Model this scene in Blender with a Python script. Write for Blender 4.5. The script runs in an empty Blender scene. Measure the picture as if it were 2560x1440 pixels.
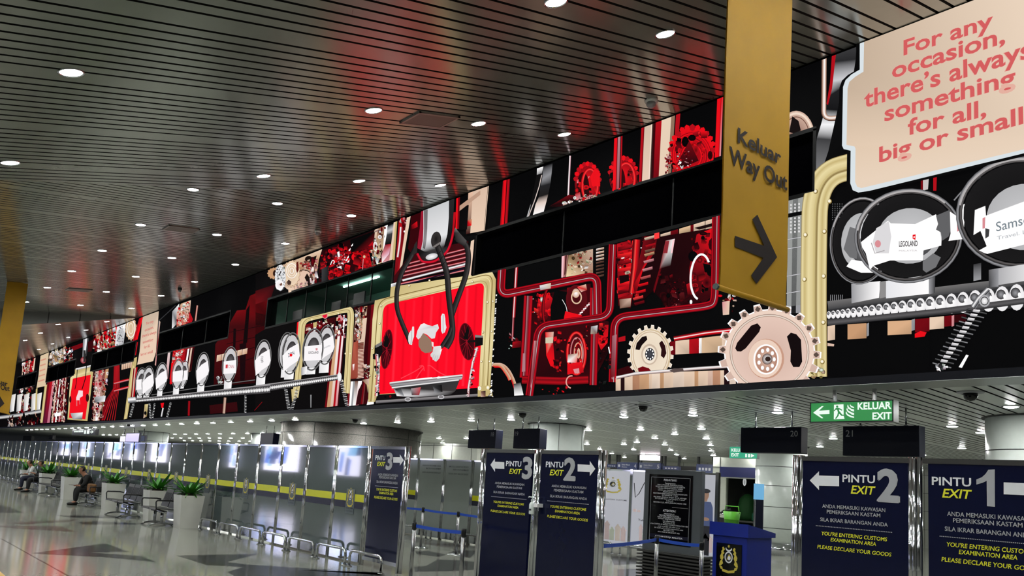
import bpy, bmesh, math, random
import numpy as np
from mathutils import Matrix, Vector
from mathutils.geometry import tessellate_polygon

SC = bpy.context.scene
COL = SC.collection

# ------------------------------------------------------------------ camera
F_PX, CX, CY, CAM_H = 1906.0, 1280.0, 960.0, 1.6
_t = 0.0636
def _n(v): return v / np.linalg.norm(v)
_v1 = np.array([-440.0 - CX, 1094.0 - CY, F_PX])
_v2 = np.array([1000.0, 1094.0 + _t * (CX + 1000.0 + 440.0) - CY, F_PX])
_up = _n(np.cross(_v1, _v2))
if _up[1] > 0: _up = -_up
_X = -_n(_v1)
_Y = _n(np.cross(_up, _X))
if _Y[2] < 0: _Y = -_Y
ROT = np.array([_X, _Y, _up])            # world <- camera (right, down, forward)
CAMP = np.array([0.0, 0.0, CAM_H])
def _ray(p): return ROT @ np.array([p[0] - CX, p[1] - CY, F_PX])
def on_y(p, y):
    r = _ray(p); return Vector(CAMP + r * (y / r[1]))
def on_z(p, z):
    r = _ray(p); return Vector(CAMP + r * ((z - CAM_H) / r[2]))
def on_x(p, x):
    r = _ray(p); return Vector(CAMP + r * (x / r[0]))

cam = bpy.data.cameras.new('camera')
cam_o = bpy.data.objects.new('camera', cam)
COL.objects.link(cam_o)
r_, d_, f_ = ROT[:, 0], ROT[:, 1], ROT[:, 2]
cam_o.matrix_world = Matrix(((r_[0], -d_[0], -f_[0], 0), (r_[1], -d_[1], -f_[1], 0),
                             (r_[2], -d_[2], -f_[2], CAM_H), (0, 0, 0, 1)))
cam.sensor_width = 36.0
cam.lens = F_PX / 2560.0 * 36.0
cam.shift_y = (CY - 720.0) / 2560.0
cam.clip_end = 400
SC.camera = cam_o

# ------------------------------------------------------------------ world, exposure
W = bpy.data.worlds.new('world'); SC.world = W
W.use_nodes = True
W.node_tree.nodes['Background'].inputs[0].default_value = (0.55, 0.6, 0.62, 1)
W.node_tree.nodes['Background'].inputs[1].default_value = 0.06
SC.view_settings.view_transform = 'Standard'
SC.view_settings.look = 'None'
SC.view_settings.exposure = 0.0
SC.view_settings.gamma = 1.0
SC.view_settings.use_curve_mapping = False
SC.cycles.max_bounces = 6
SC.cycles.diffuse_bounces = 3
SC.cycles.glossy_bounces = 4
SC.cycles.transmission_bounces = 4
SC.cycles.transparent_max_bounces = 8
SC.cycles.caustics_reflective = False
SC.cycles.caustics_refractive = False
SC.cycles.sample_clamp_indirect = 6.0
HALL_LAMP, LOW_LAMP, SCREEN_LIGHT = 370.0, 350.0, 1.05

# ------------------------------------------------------------------ materials
def lin(c):
    o = []
    for v in c[:3]:
        v = v / 255.0
        o.append(v / 12.92 if v <= 0.04045 else ((v + 0.055) / 1.055) ** 2.4)
    return (o[0], o[1], o[2], 1.0)
MATS = {}
def mat(name, col, rough=0.5, metal=0.0, spec=0.5, noise=0.0, scale=8.0, alpha=1.0, bump=0.0, coat=0.0):
    if name in MATS: return MATS[name]
    m = bpy.data.materials.new(name); m.use_nodes = True
    nt = m.node_tree; b = nt.nodes['Principled BSDF']
    c = lin(col)
    b.inputs['Base Color'].default_value = c
    b.inputs['Roughness'].default_value = rough
    b.inputs['Metallic'].default_value = metal
    b.inputs['Specular IOR Level'].default_value = spec
    b.inputs['Coat Weight'].default_value = coat
    if alpha < 1: b.inputs['Alpha'].default_value = alpha
    tc = nt.nodes.new('ShaderNodeTexCoord')
    nz = nt.nodes.new('ShaderNodeTexNoise'); nz.inputs['Scale'].default_value = scale
    nz.inputs['Detail'].default_value = 3
    nt.links.new(tc.outputs['Object'], nz.inputs['Vector'])
    a = max(noise, 0.03)
    rp = nt.nodes.new('ShaderNodeValToRGB')
    rp.color_ramp.elements[0].position = 0.3; rp.color_ramp.elements[1].position = 0.7
    rp.color_ramp.elements[0].color = (c[0] * (1 - a), c[1] * (1 - a), c[2] * (1 - a), 1)
    rp.color_ramp.elements[1].color = (min(1, c[0] * (1 + a)), min(1, c[1] * (1 + a)), min(1, c[2] * (1 + a)), 1)
    nt.links.new(nz.outputs['Fac'], rp.inputs['Fac'])
    nt.links.new(rp.outputs['Color'], b.inputs['Base Color'])
    if bump:
        bp = nt.nodes.new('ShaderNodeBump'); bp.inputs['Strength'].default_value = bump
        bp.inputs['Distance'].default_value = 0.01
        nt.links.new(nz.outputs['Fac'], bp.inputs['Height'])
        nt.links.new(bp.outputs['Normal'], b.inputs['Normal'])
    MATS[name] = m
    return m
def emat(name, col, strength):
    if name in MATS: return MATS[name]
    m = bpy.data.materials.new(name); m.use_nodes = True
    nt = m.node_tree; b = nt.nodes['Principled BSDF']
    b.inputs['Base Color'].default_value = (0.02, 0.02, 0.02, 1)
    b.inputs['Roughness'].default_value = 0.3
    b.inputs['Emission Color'].default_value = lin(col)
    b.inputs['Emission Strength'].default_value = strength
    MATS[name] = m
    return m
def terrazzo(name, base, dark, light, rough):
    m = bpy.data.materials.new(name); m.use_nodes = True
    nt = m.node_tree; b = nt.nodes['Principled BSDF']
    b.inputs['Roughness'].default_value = rough
    tc = nt.nodes.new('ShaderNodeTexCoord')
    v = nt.nodes.new('ShaderNodeTexVoronoi'); v.inputs['Scale'].default_value = 55
    nz = nt.nodes.new('ShaderNodeTexNoise'); nz.inputs['Scale'].default_value = 0.9
    nt.links.new(tc.outputs['Object'], v.inputs['Vector'])
    nt.links.new(tc.outputs['Object'], nz.inputs['Vector'])
    rp = nt.nodes.new('ShaderNodeValToRGB')
    rp.color_ramp.elements[0].color = lin(dark)
    rp.color_ramp.elements[1].color = lin(light)
    e = rp.color_ramp.elements.new(0.45); e.color = lin(base)
    nt.links.new(v.outputs['Color'], rp.inputs['Fac'])
    mx = nt.nodes.new('ShaderNodeMixRGB'); mx.blend_type = 'MULTIPLY'; mx.inputs[0].default_value = 0.10
    nt.links.new(rp.outputs['Color'], mx.inputs[1]); nt.links.new(nz.outputs['Color'], mx.inputs[2])
    nt.links.new(mx.outputs[0], b.inputs['Base Color'])
    MATS[name] = m
    return m

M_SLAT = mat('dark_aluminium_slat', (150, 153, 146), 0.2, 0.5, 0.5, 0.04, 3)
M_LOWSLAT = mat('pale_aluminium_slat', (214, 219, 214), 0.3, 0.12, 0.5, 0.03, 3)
M_VOIDSHADE = mat('void_and_gap_shade', (10, 9, 9), 0.9)  # near-black void; on slat sides it is painted gap shade
M_BLACK = mat('black_metal', (12, 12, 15), 0.35, 0.2)
M_FASCIA = mat('navy_black_fascia', (9, 10, 20), 0.4, 0.0, 0.12)
M_WBLACK = mat('matt_black_frame', (4, 4, 5), 0.6, 0.0, 0.08)
M_SOFFIT = mat('brushed_soffit', (150, 154, 152), 0.3, 0.6)
M_PANEL = mat('grey_wall_panel', (104, 108, 106), 0.45, 0.2)
M_CHROME = mat('polished_steel', (205, 207, 212), 0.09, 1.0)
M_BRUSH = mat('brushed_steel', (165, 166, 168), 0.25, 1.0)
M_FROST = mat('grey_filmed_glass', (82, 93, 94), 0.07, 0.0, 0.8, 0.03, 2, coat=1.0)
M_FROSTLIT = mat('lit_grey_filmed_glass', (134, 141, 137), 0.15, 0.0, 0.5, 0.03, 2)  # same filmed glass, painted paler for the light on the inner barrier
M_YELLOW = mat('yellow_film', (205, 205, 10), 0.3, 0, 0.4)
M_NAVYF = mat('navy_film', (26, 26, 44), 0.25, 0, 0.4)
M_NAVY = mat('navy_sign_face', (14, 18, 46), 0.14, 0.0, 0.35)
M_SIGNBOX = mat('dark_blue_sign_box', (6, 10, 30), 0.45, 0.0, 0.2)
M_WHITEP = mat('white_print', (225, 226, 232), 0.5)
M_YELP = mat('yellow_print', (222, 222, 40), 0.5)
M_GREYP = mat('grey_print', (165, 166, 172), 0.5)
M_GOLDP = mat('gold_print', (196, 176, 70), 0.5)
M_DARKP = mat('dark_print', (30, 30, 40), 0.5)
M_WHITE = mat('white_lacquer', (232, 232, 234), 0.4)
M_POT = mat('white_planter_shell', (206, 206, 200), 0.35, noise=0.05, scale=3)
M_SOIL = mat('dark_soil', (40, 30, 20), 0.9, noise=0.4, scale=40, bump=0.8)
M_LEAF = mat('glossy_leaf', (58, 128, 36), 0.35, noise=0.35, scale=9)
M_SEAT = mat('black_perforated_metal', (20, 20, 22), 0.4, 0.3)
M_BANNER = mat('yellow_banner_cloth', (182, 136, 10), 0.65, noise=0.06, scale=2.5, bump=0.15)
M_BROWN = mat('dark_brown_print', (30, 18, 18), 0.7)
M_COLUMN = mat('white_column_cladding', (204, 212, 206), 0.22, 0.0, 0.5)
M_SEAM = mat('dark_seam', (40, 44, 42), 0.7)
M_GRANITE = mat('speckled_granite', (96, 94, 90), 0.16, 0.0, 0.5, 0.45, 60)
M_BLUE = mat('royal_blue_laminate', (12, 34, 130), 0.35)
M_BELT = mat('blue_webbing', (8, 66, 172), 0.6)
M_BOARD = mat('grey_board_frame', (92, 97, 102), 0.35, 0.4)
M_BLKGLOSS = mat('black_gloss_plate', (8, 8, 10), 0.08)
M_LOUV = mat('dark_louvre', (46, 45, 44), 0.5)
M_TINT = mat('tinted_window_glass', (4, 8, 7), 0.2, 0, 0.02, alpha=0.2)
M_TINTD = mat('dark_window_glass', (2, 2, 3), 0.3, 0, 0.0, alpha=0.95)
M_OFFICE = mat('office_wall', (84, 124, 108), 0.7)
M_WALL = mat('grey_rear_wall', (120, 122, 120), 0.5)
M_TILE = mat('pale_wall_tile', (168, 172, 160), 0.3, noise=0.04)
M_SKIN = mat('skin', (150, 104, 80), 0.55)
M_HAIR = mat('black_hair', (10, 9, 9), 0.5)
M_CLOTHB = mat('black_cloth', (9, 9, 11), 0.85)
M_CLOTHN = mat('navy_cloth', (18, 22, 44), 0.85)
M_SHIRT = mat('white_shirt', (196, 200, 198), 0.8, noise=0.25, scale=30)
M_SHOE = mat('black_leather', (10, 9, 9), 0.3)
M_PAPER = mat('bottle_white_plastic', (214, 222, 222), 0.35)
M_FLOOR = terrazzo('pale_terrazzo', (146, 148, 138), (134, 136, 127), (156, 158, 148), 0.1)
M_FLOORD = terrazzo('charcoal_terrazzo', (52, 52, 54), (36, 36, 38), (70, 70, 70), 0.12)
M_FLOORB = terrazzo('brown_terrazzo', (92, 82, 78), (74, 64, 60), (110, 98, 92), 0.12)
M_FLOORY = mat('yellow_floor_strip', (196, 150, 20), 0.3)
M_LAMP = emat('hall_lamp_glow', (250, 252, 247), HALL_LAMP)
M_LOWL = emat('low_lamp_glow', (252, 252, 250), LOW_LAMP)
M_GREEN = emat('green_lit_sign', (22, 140, 62), 0.9)
M_TEAL = emat('teal_lit_sign', (20, 160, 120), 1.0)
M_LITW = emat('white_lit_print', (235, 250, 240), 1.0)
M_LITBOX = emat('lit_display_white', (235, 232, 255), 6.0)

# ------------------------------------------------------------------ mesh helpers
class MB:
    def __init__(s): s.v = []; s.f = []; s.m = []
    def face(s, pts, m=0):
        b = len(s.v); s.v += [tuple(p) for p in pts]; s.f.append(tuple(range(b, b + len(pts)))); s.m.append(m)
        return s
    def box(s, x0, x1, y0, y1, z0, z1, m=0, ch=0.0):
        if ch > 0:
            # a box with chamfered vertical and horizontal edges
            bm = bmesh.new()
            bmesh.ops.create_cube(bm, size=1.0)
            for v in bm.verts:
                v.co = Vector(((x0 + x1) / 2 + v.co.x * (x1 - x0), (y0 + y1) / 2 + v.co.y * (y1 - y0), (z0 + z1) / 2 + v.co.z * (z1 - z0)))
            bmesh.ops.bevel(bm, geom=list(bm.edges), offset=ch, segments=2, affect='EDGES', profile=0.5)
            b = len(s.v); bm.verts.index_update()
            s.v += [tuple(v.co) for v in bm.verts]
            for f in bm.faces: s.f.append(tuple(b + v.index for v in f.verts)); s.m.append(m)
            bm.free(); return s
        b = len(s.v)
        s.v += [(x0, y0, z0), (x1, y0, z0), (x1, y1, z0), (x0, y1, z0), (x0, y0, z1), (x1, y0, z1), (x1, y1, z1), (x0, y1, z1)]
        for f in ((0, 3, 2, 1), (4, 5, 6, 7), (0, 1, 5, 4), (1, 2, 6, 5), (2, 3, 7, 6), (3, 0, 4, 7)):
            s.f.append(tuple(b + i for i in f)); s.m.append(m)
        return s
    def hexa(s, bot, top, m=0):
        b = len(s.v); s.v += [tuple(p) for p in bot] + [tuple(p) for p in top]
        for f in ((0, 3, 2, 1), (4, 5, 6, 7), (0, 1, 5, 4), (1, 2, 6, 5), (2, 3, 7, 6), (3, 0, 4, 7)):
            s.f.append(tuple(b + i for i in f)); s.m.append(m)
        return s
    def tube(s, pts, r, n=10, m=0, cap=True):
        pts = [Vector(p) for p in pts]; b = len(s.v); k = len(pts)
        rr = r if isinstance(r, (list, tuple)) else [r] * k
        for i, p in enumerate(pts):
            d = (pts[min(i + 1, k - 1)] - pts[max(i - 1, 0)]).normalized()
            a = d.cross(Vector((0, 0, 1)))
            if a.length < 0.05: a = d.cross(Vector((0, 1, 0)))
            a.normalize(); c = a.cross(d)
            for j in range(n):
                t = 2 * math.pi * j / n
                s.v.append(tuple(p + a * (rr[i] * math.cos(t)) + c * (rr[i] * math.sin(t))))
        for i in range(k - 1):
            for j in range(n):
                s.f.append((b + i * n + j, b + i * n + (j + 1) % n, b + (i + 1) * n + (j + 1) % n, b + (i + 1) * n + j)); s.m.append(m)
        if cap:
            s.f.append(tuple(b + j for j in range(n - 1, -1, -1))); s.m.append(m)
            s.f.append(tuple(b + (k - 1) * n + j for j in range(n))); s.m.append(m)
        return s
    def lathe(s, prof, n=20, c=(0, 0, 0), m=0, ax=None):
        b = len(s.v); k = len(prof)
        for (r, z) in prof:
            for j in range(n):
                t = 2 * math.pi * j / n
                p = Vector((r * math.cos(t), r * math.sin(t), z))
                if ax: p = ax @ p
                s.v.append(tuple(Vector(c) + p))
        for i in range(k - 1):
            for j in range(n):
                s.f.append((b + i * n + j, b + i * n + (j + 1) % n, b + (i + 1) * n + (j + 1) % n, b + (i + 1) * n + j)); s.m.append(m)
        if prof[0][0] > 1e-4: s.f.append(tuple(b + j for j in range(n - 1, -1, -1))); s.m.append(m)
        if prof[-1][0] > 1e-4: s.f.append(tuple(b + (k - 1) * n + j for j in range(n))); s.m.append(m)
        return s
    def build(s, name, mats, parent=None, smooth=False, loc=None):
        me = bpy.data.meshes.new(name)
        me.from_pydata(s.v, [], s.f)
        for m in (mats if isinstance(mats, (list, tuple)) else [mats]): me.materials.append(m)
        me.polygons.foreach_set('material_index', s.m)
        if smooth: me.polygons.foreach_set('use_smooth', [True] * len(s.f))
        me.update()
        o = bpy.data.objects.new(name, me); COL.objects.link(o)
        if loc is not None: o.location = loc
        if parent is not None: o.parent = parent
        return o
def tag(o, label=None, cat=None, group=None, kind=None):
    if label: o['label'] = label
    if cat: o['category'] = cat
    if group: o['group'] = group
    if kind: o['kind'] = kind
    return o
def thing(name, label, cat, loc=(0, 0, 0), group=None, rz=0.0):
    o = bpy.data.objects.new(name, None); COL.objects.link(o)
    o.location = loc; o.rotation_euler = (0, 0, rz); o.empty_display_size = 0.2
    return tag(o, label, cat, group)
def struct(o): o['kind'] = 'structure'; return o
def dup(o, loc=None, label=None, rz=None):
    r = o.copy(); COL.objects.link(r)
    if loc is not None: r.location = loc
    if rz is not None: r.rotation_euler = (0, 0, rz)
    if label: r['label'] = label
    for ch in list(o.children):
        c = ch.copy(); COL.objects.link(c); c.parent = r
        for g in list(ch.children):
            d = g.copy(); COL.objects.link(d); d.parent = c
    return r
def ordn(i):
    w = ['first', 'second', 'third', 'fourth', 'fifth', 'sixth', 'seventh', 'eighth', 'ninth', 'tenth', 'eleventh', 'twelfth']
    if i <= 12: return w[i - 1]
    return '%d%s' % (i, {1: 'st', 2: 'nd', 3: 'rd'}.get(i % 10 if i not in (11, 12, 13) else 0, 'th'))

# lettering: built-in font turned into flat polygons, unit cap height
_TG = {}
def text_geo(body, bold=0.0, shear=0.0):
    k = (body, bold, shear)
    if k in _TG: return _TG[k]
    cu = bpy.data.curves.new('lettering', 'FONT'); cu.body = body
    cu.offset = bold; cu.shear = shear; cu.resolution_u = 3; cu.fill_mode = 'FRONT'
    ob = bpy.data.objects.new('lettering', cu); COL.objects.link(ob)
    dg = bpy.context.evaluated_depsgraph_get()
    me = bpy.data.meshes.new_from_object(ob.evaluated_get(dg))
    vs = [(v.co.x, v.co.y) for v in me.vertices]; fs = [tuple(p.vertices) for p in me.polygons]
    bpy.data.objects.remove(ob); bpy.data.curves.remove(cu); bpy.data.meshes.remove(me)
    x0 = min(v[0] for v in vs); x1 = max(v[0] for v in vs)
    cap = 0.729
    vs = [((x - x0) / (x1 - x0), y / cap) for x, y in vs]
    _TG[k] = (vs, fs, (x1 - x0) / cap)
    return _TG[k]
def sign_text(mb, body, origin, right, up, m=0, bold=0.012, shear=0.0, heavy=0.0):
    """lettering from origin (left end of the baseline), spanning vector right, caps as high as vector up"""
    vs, fs, _ = text_geo(body, bold, shear)
    o = Vector(origin); r = Vector(right); u = Vector(up); h = u.length * heavy / max(r.length, 1e-6)
    nn = r.cross(u).normalized()
    for kk, (dx, dy) in enumerate(((0, 0),) if not heavy else ((-h, 0), (h, 0), (0, heavy * .6), (0, -heavy * .6), (0, 0))):
        b = len(mb.v)
        mb.v += [tuple(o + nn * (.0005 * kk) + r * (h + x * (1 - 2 * h) + dx) + u * (heavy * .6 + y * (1 - 1.2 * heavy) + dy)) for x, y in vs]
        for f in fs: mb.f.append(tuple(b + i for i in f)); mb.m.append(m)
def poly2(mb, pts, m=0):
    """a flat polygon, concave allowed, from 3D points"""
    P = [Vector(p) for p in pts]
    b = len(mb.v); mb.v += [tuple(p) for p in P]
    for t in tessellate_polygon([P]): mb.f.append((b + t[0], b + t[1], b + t[2])); mb.m.append(m)

def ell(cx, cy, rx, ry, n=24, a0=0.0, a1=2 * math.pi, rot=0.0):
    o = []
    for i in range(n):
        t = a0 + (a1 - a0) * i / (n if abs(a1 - a0 - 2 * math.pi) < 1e-6 else n - 1)
        x, y = rx * math.cos(t), ry * math.sin(t)
        o.append((cx + x * math.cos(rot) - y * math.sin(rot), cy + x * math.sin(rot) + y * math.cos(rot)))
    return o
def crest(mb, origin, right, up, mg=0, mw=1, md=2):
    """a coat of arms in a unit box: two beasts beside a round shield, crescent and star above, ribbon below"""
    o, r, u = Vector(origin), Vector(right), Vector(up)
    P = lambda L, k=0.0: [o + r * x + u * y + r.cross(u).normalized() * k for x, y in L]
    beast = [(-.19, .60), (-.26, .72), (-.33, .68), (-.31, .58), (-.37, .50), (-.36, .40), (-.43, .26), (-.41, .12), (-.36, .10), (-.44, -.02), (-.47, -.18),
             (-.38, -.20), (-.27, -.08), (-.31, .06), (-.25, .2), (-.29, .34), (-.21, .42), (-.27, .5)]
    for s in (1, -1):
        B = [(s * x, y) for x, y in beast]
        poly2(mb, P(B if s == 1 else B[::-1]), mg)
    poly2(mb, P(ell(0, .24, .2, .28, 20), .0006), mw)
    poly2(mb, P(ell(0, .24, .15, .21, 18), .0012), md)
    poly2(mb, P([(-.1, .12), (.02, .4), (.1, .3), (.12, .16)], .0018), mg)
    poly2(mb, P(ell(.03, .2, .07, .1, 14), .0024), mw)
    cr = ell(0, .66, .16, .15, 14, math.pi, 2 * math.pi) + ell(0, .7, .13, .11, 14, 2 * math.pi, math.pi)
    poly2(mb, P(cr, .0006), mw)
    st = [((.075 if i % 2 == 0 else .035) * math.sin(math.pi * i / 7), .76 + (.09 if i % 2 == 0 else .04) * math.cos(math.pi * i / 7)) for i in range(14)]
    poly2(mb, P(st[::-1], .0009), mg)
    rb = [(-.46, -.2), (-.3, -.24), (-.28, -.34), (0, -.4), (.28, -.34), (.3, -.24), (.46, -.2), (.4, -.34), (.32, -.36), (.3, -.46), (0, -.52), (-.3, -.46), (-.32, -.36), (-.4, -.34)]
    poly2(mb, P(rb[::-1], .0006), mg)

# ------------------------------------------------------------------ the screen wall
D = 9.71                    # the wall plane
ZLIT0, ZTOP = 3.2, 7.74     # lit part of the wall
WIN = [(-12.36, -4.86), (-22.62, -15.48), (-33.0, -25.5), (-43.6, -36.1), (-54.2, -47.0), (-64.2, -57.4)]
WZ0, WZ1 = 5.82, 6.75

class Pic:
    """the moving picture on the screen: flat coloured shapes stacked on the wall plane"""
    def __init__(s): s.v = []; s.f = []; s.c = []; s.y = D - 0.004; s.step = 0.00009
    def lift(s): s.y -= s.step
    def level(s, k): s.y = D - 0.004 - 0.012 * k
    def emit(s, pts, cols):
        # pts (x, z) wall coordinates with one linear colour each, convex; clipped to the lit area and round the windows
        poly = [(p[0], p[1]) + tuple(c[:3]) for p, c in zip(pts, cols)]
        def half(P, ax, lim, keep_less):
            o = []
            for i in range(len(P)):
                a, b = P[i], P[(i + 1) % len(P)]
                ia = (a[ax] <= lim) if keep_less else (a[ax] >= lim)
                ib = (b[ax] <= lim) if keep_less else (b[ax] >= lim)
                if ia: o.append(a)
                if ia != ib:
                    t = (lim - a[ax]) / (b[ax] - a[ax])
                    o.append(tuple(a[j] + t * (b[j] - a[j]) for j in range(5)))
            return o
        for ax, lim, less in ((1, ZTOP, True), (1, ZLIT0, False)):
            poly = half(poly, ax, lim, less)
            if len(poly) < 3: return
        todo = [poly]
        for (a, b) in WIN:
            nx = []
            for P in todo:
                xs = [p[0] for p in P]; zs = [p[1] for p in P]
                if max(xs) <= a or min(xs) >= b or max(zs) <= WZ0 or min(zs) >= WZ1: nx.append(P); continue
                L = half(P, 0, a, True); R = half(P, 0, b, False)
                Mid = half(half(P, 0, a, False) or [], 0, b, True) if P else []
                for Q in (L, R, half(Mid, 1, WZ0, True) if Mid else [], half(Mid, 1, WZ1, False) if Mid else []):
                    if len(Q) >= 3: nx.append(Q)
            todo = nx
        for P in todo:
            b = len(s.v)
            s.v += [(p[0], s.y, p[1]) for p in P]
            s.f.append(tuple(range(b, b + len(P)))); s.c += [(p[2], p[3], p[4], 1.0) for p in P]
    def wall(s, p):
        q = on_y(p, D); return (q.x, q.z)
    def poly(s, V, pts, col):
        s.lift()
        P = [s.wall(V(p)) for p in pts]
        if isinstance(col, list): C = [lin(c) for c in col]
        else: C = [lin(col)] * len(P)
        for t in tessellate_polygon([[Vector((p[0], p[1], 0)) for p in P]]):
            s.emit([P[i] for i in t], [C[i] for i in t])
    def band(s, V, left, right, cols):
        """cross sections left[i]-right[i], one colour each"""
        s.lift()
        L = [s.wall(V(p)) for p in left]; R = [s.wall(V(p)) for p in right]; C = [lin(c) for c in cols]
        for i in range(len(L) - 1):
            s.emit([L[i], R[i], R[i + 1], L[i + 1]], [C[i], C[i], C[i + 1], C[i + 1]])
    def stripes(s, V, TL, TR, BL, BR, st):
        """upright stripes between two edges, (t0, t1, colour)"""
        s.lift()
        mix = lambda a, b, t: (a[0] + (b[0] - a[0]) * t, a[1] + (b[1] - a[1]) * t)
        for t0, t1, c in st:
            q = [s.wall(V(p)) for p in (mix(TL, TR, t0), mix(TL, TR, t1), mix(BL, BR, t1), mix(BL, BR, t0))]
            c2 = c[0] if isinstance(c, list) else c; c3 = c[1] if isinstance(c, list) else c
            s.emit(q, [lin(c2), lin(c2), lin(c3), lin(c3)])
    def stroke(s, V, path, w, prof):
        """a pipe: prof is a list of (t across 0..1, colour), colours blend between"""
        s.lift()
        P = [V(p) for p in path]; k = len(P); N = []
        sc = V.s
        for i in range(k):
            a, b = P[max(i - 1, 0)], P[min(i + 1, k - 1)]
            dx, dy = b[0] - a[0], b[1] - a[1]; l = math.hypot(dx, dy) or 1
            N.append((-dy / l, dx / l))
        ww = w if isinstance(w, list) else [w] * k
        for j in range(len(prof) - 1):
            t0, c0 = prof[j]; t1, c1 = prof[j + 1]
            if t1 - t0 < 1e-6: continue
            for i in range(k - 1):
                q = []
                for (ii, t) in ((i, t0), (i, t1), (i + 1, t1), (i + 1, t0)):
                    off = (t - 0.5) * ww[ii] / sc
                    q.append(s.wall((P[ii][0] + N[ii][0] * off, P[ii][1] + N[ii][1] * off)))
                s.emit(q, [lin(c0), lin(c1), lin(c1), lin(c0)])
    def ell(s, V, cx, cy, rx, ry, col, rot=0.0, n=28, col2=None):
        s.lift()
        R = [s.wall(V(p)) for p in ell(cx, cy, rx, ry, n, rot=rot)]
        c = s.wall(V((cx, cy))); a = lin(col); b = lin(col2) if col2 else a
        for i in range(n): s.emit([c, R[i], R[(i + 1) % n]], [b, a, a])
    def ring(s, V, cx, cy, rx, ry, w, col, rot=0.0, a0=0.0, a1=2 * math.pi, n=36):
        t = [a0 + (a1 - a0) * i / n for i in range(n + 1)]
        pts = [(cx + rx * math.cos(u) * math.cos(rot) - ry * math.sin(u) * math.sin(rot), cy + rx * math.cos(u) * math.sin(rot) + ry * math.sin(u) * math.cos(rot)) for u in t]
        s.stroke(V, pts, w, [(0, col), (1, col)] if not isinstance(col, list) else col)
    def gear(s, V, cx, cy, rx, ry, teeth, col, edge, rot=0.0, tooth=0.13):
        n = teeth; P1 = []
        for i in range(n):
            for da, rr in ((-.3, 1.0), (-.2, 1 + tooth), (.2, 1 + tooth), (.3, 1.0)):
                a = 2 * math.pi * (i + da) / n + rot
                P1.append((cx + rx * rr * math.cos(a), cy + ry * rr * math.sin(a)))
        s.poly(V, [(cx + (x - cx) * 1.03, cy + (y - cy) * 1.03) for x, y in P1], edge)
        s.poly(V, P1, col)
    def text(s, V, body, left, right, top, col, bold=0.02):
        s.lift()
        L, R, T = s.wall(V(left)), s.wall(V(right)), s.wall(V(top))
        vs, fs, _ = text_geo(body, bold, 0.0)
        r = (R[0] - L[0], R[1] - L[1]); u = (T[0] - L[0], T[1] - L[1])
        c = lin(col)
        for f in fs:
            s.emit([(L[0] + r[0] * vs[i][0] + u[0] * vs[i][1], L[1] + r[1] * vs[i][0] + u[1] * vs[i][1]) for i in f], [c] * len(f))
    def clutter(s, V, quad, n, pal, smin, smax, seed, tall=1.0):
        """small machine parts strewn over a four-cornered region"""
        rd = random.Random(seed); s.step = 0.00002
        (a, b, c, d) = quad
        for i in range(n):
            u, v = rd.random(), rd.random()
            x = (a[0] * (1 - u) + b[0] * u) * (1 - v) + (d[0] * (1 - u) + c[0] * u) * v
            y = (a[1] * (1 - u) + b[1] * u) * (1 - v) + (d[1] * (1 - u) + c[1] * u) * v
            z = smin + (smax - smin) * rd.random() ** 2; h = z * tall * (0.5 + rd.random())
            c1 = rd.choice(pal); c2 = rd.choice(pal) if rd.random() < .2 else tuple(int(q * (.25 + .3 * rd.random())) for q in c1)
            if rd.random() < .5: c1, c2 = c2, c1
            if rd.random() < 0.4: s.ell(V, x, y, z * .6, h * .6, c1, n=10, col2=c2)
            else:
                k = (rd.random() - .5) * z * .5; j = (rd.random() - .5) * h * .35
                s.poly(V, [(x - z / 2 + j, y - h / 2 + k), (x + z / 2 + j, y - h / 2 - k), (x + z / 2 - j, y + h / 2 - k), (x - z / 2 - j, y + h / 2 + k)], [c1, c1, c2, c2])
        s.step = 0.00009
    def build(s, name, parent):
        me = bpy.data.meshes.new(name); me.from_pydata(s.v, [], s.f)
        at = me.color_attributes.new('picture', 'FLOAT_COLOR', 'CORNER')
        at.data.foreach_set('color', [x for c in s.c for x in c])
        m = bpy.data.materials.new('lit_screen'); m.use_nodes = True
        nt = m.node_tree; b = nt.nodes['Principled BSDF']
        b.inputs['Base Color'].default_value = (0.0015, 0.0015, 0.0015, 1); b.inputs['Roughness'].default_value = 0.9
        b.inputs['Specular IOR Level'].default_value = 0.0
        ca = nt.nodes.new('ShaderNodeVertexColor'); ca.layer_name = 'picture'
        nt.links.new(ca.outputs['Color'], b.inputs['Emission Color'])
        b.inputs['Emission Strength'].default_value = SCREEN_LIGHT
        me.materials.append(m)
        o = bpy.data.objects.new(name, me); COL.objects.link(o); o.parent = parent
        return o
class View:
    """reading of a part of the screen at some magnification"""
    def __init__(s, ox, oy, k): s.ox = ox; s.oy = oy; s.s = k
    def __call__(s, p): return (s.ox + p[0] / s.s, s.oy + p[1] / s.s)
def rnd(path, r, n=6):
    o = [path[0]]
    for i in range(1, len(path) - 1):
        p, a, b = path[i], path[i - 1], path[i + 1]
        la = math.hypot(a[0] - p[0], a[1] - p[1]); lb = math.hypot(b[0] - p[0], b[1] - p[1])
        ra, rb = min(r, la * .5), min(r, lb * .5)
        q0 = (p[0] + (a[0] - p[0]) * ra / la, p[1] + (a[1] - p[1]) * ra / la)
        q1 = (p[0] + (b[0] - p[0]) * rb / lb, p[1] + (b[1] - p[1]) * rb / lb)
        for j in range(n + 1):
            t = j / n
            o.append(((1 - t) ** 2 * q0[0] + 2 * t * (1 - t) * p[0] + t * t * q1[0], (1 - t) ** 2 * q0[1] + 2 * t * (1 - t) * p[1] + t * t * q1[1]))
    return o + [path[-1]]

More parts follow.
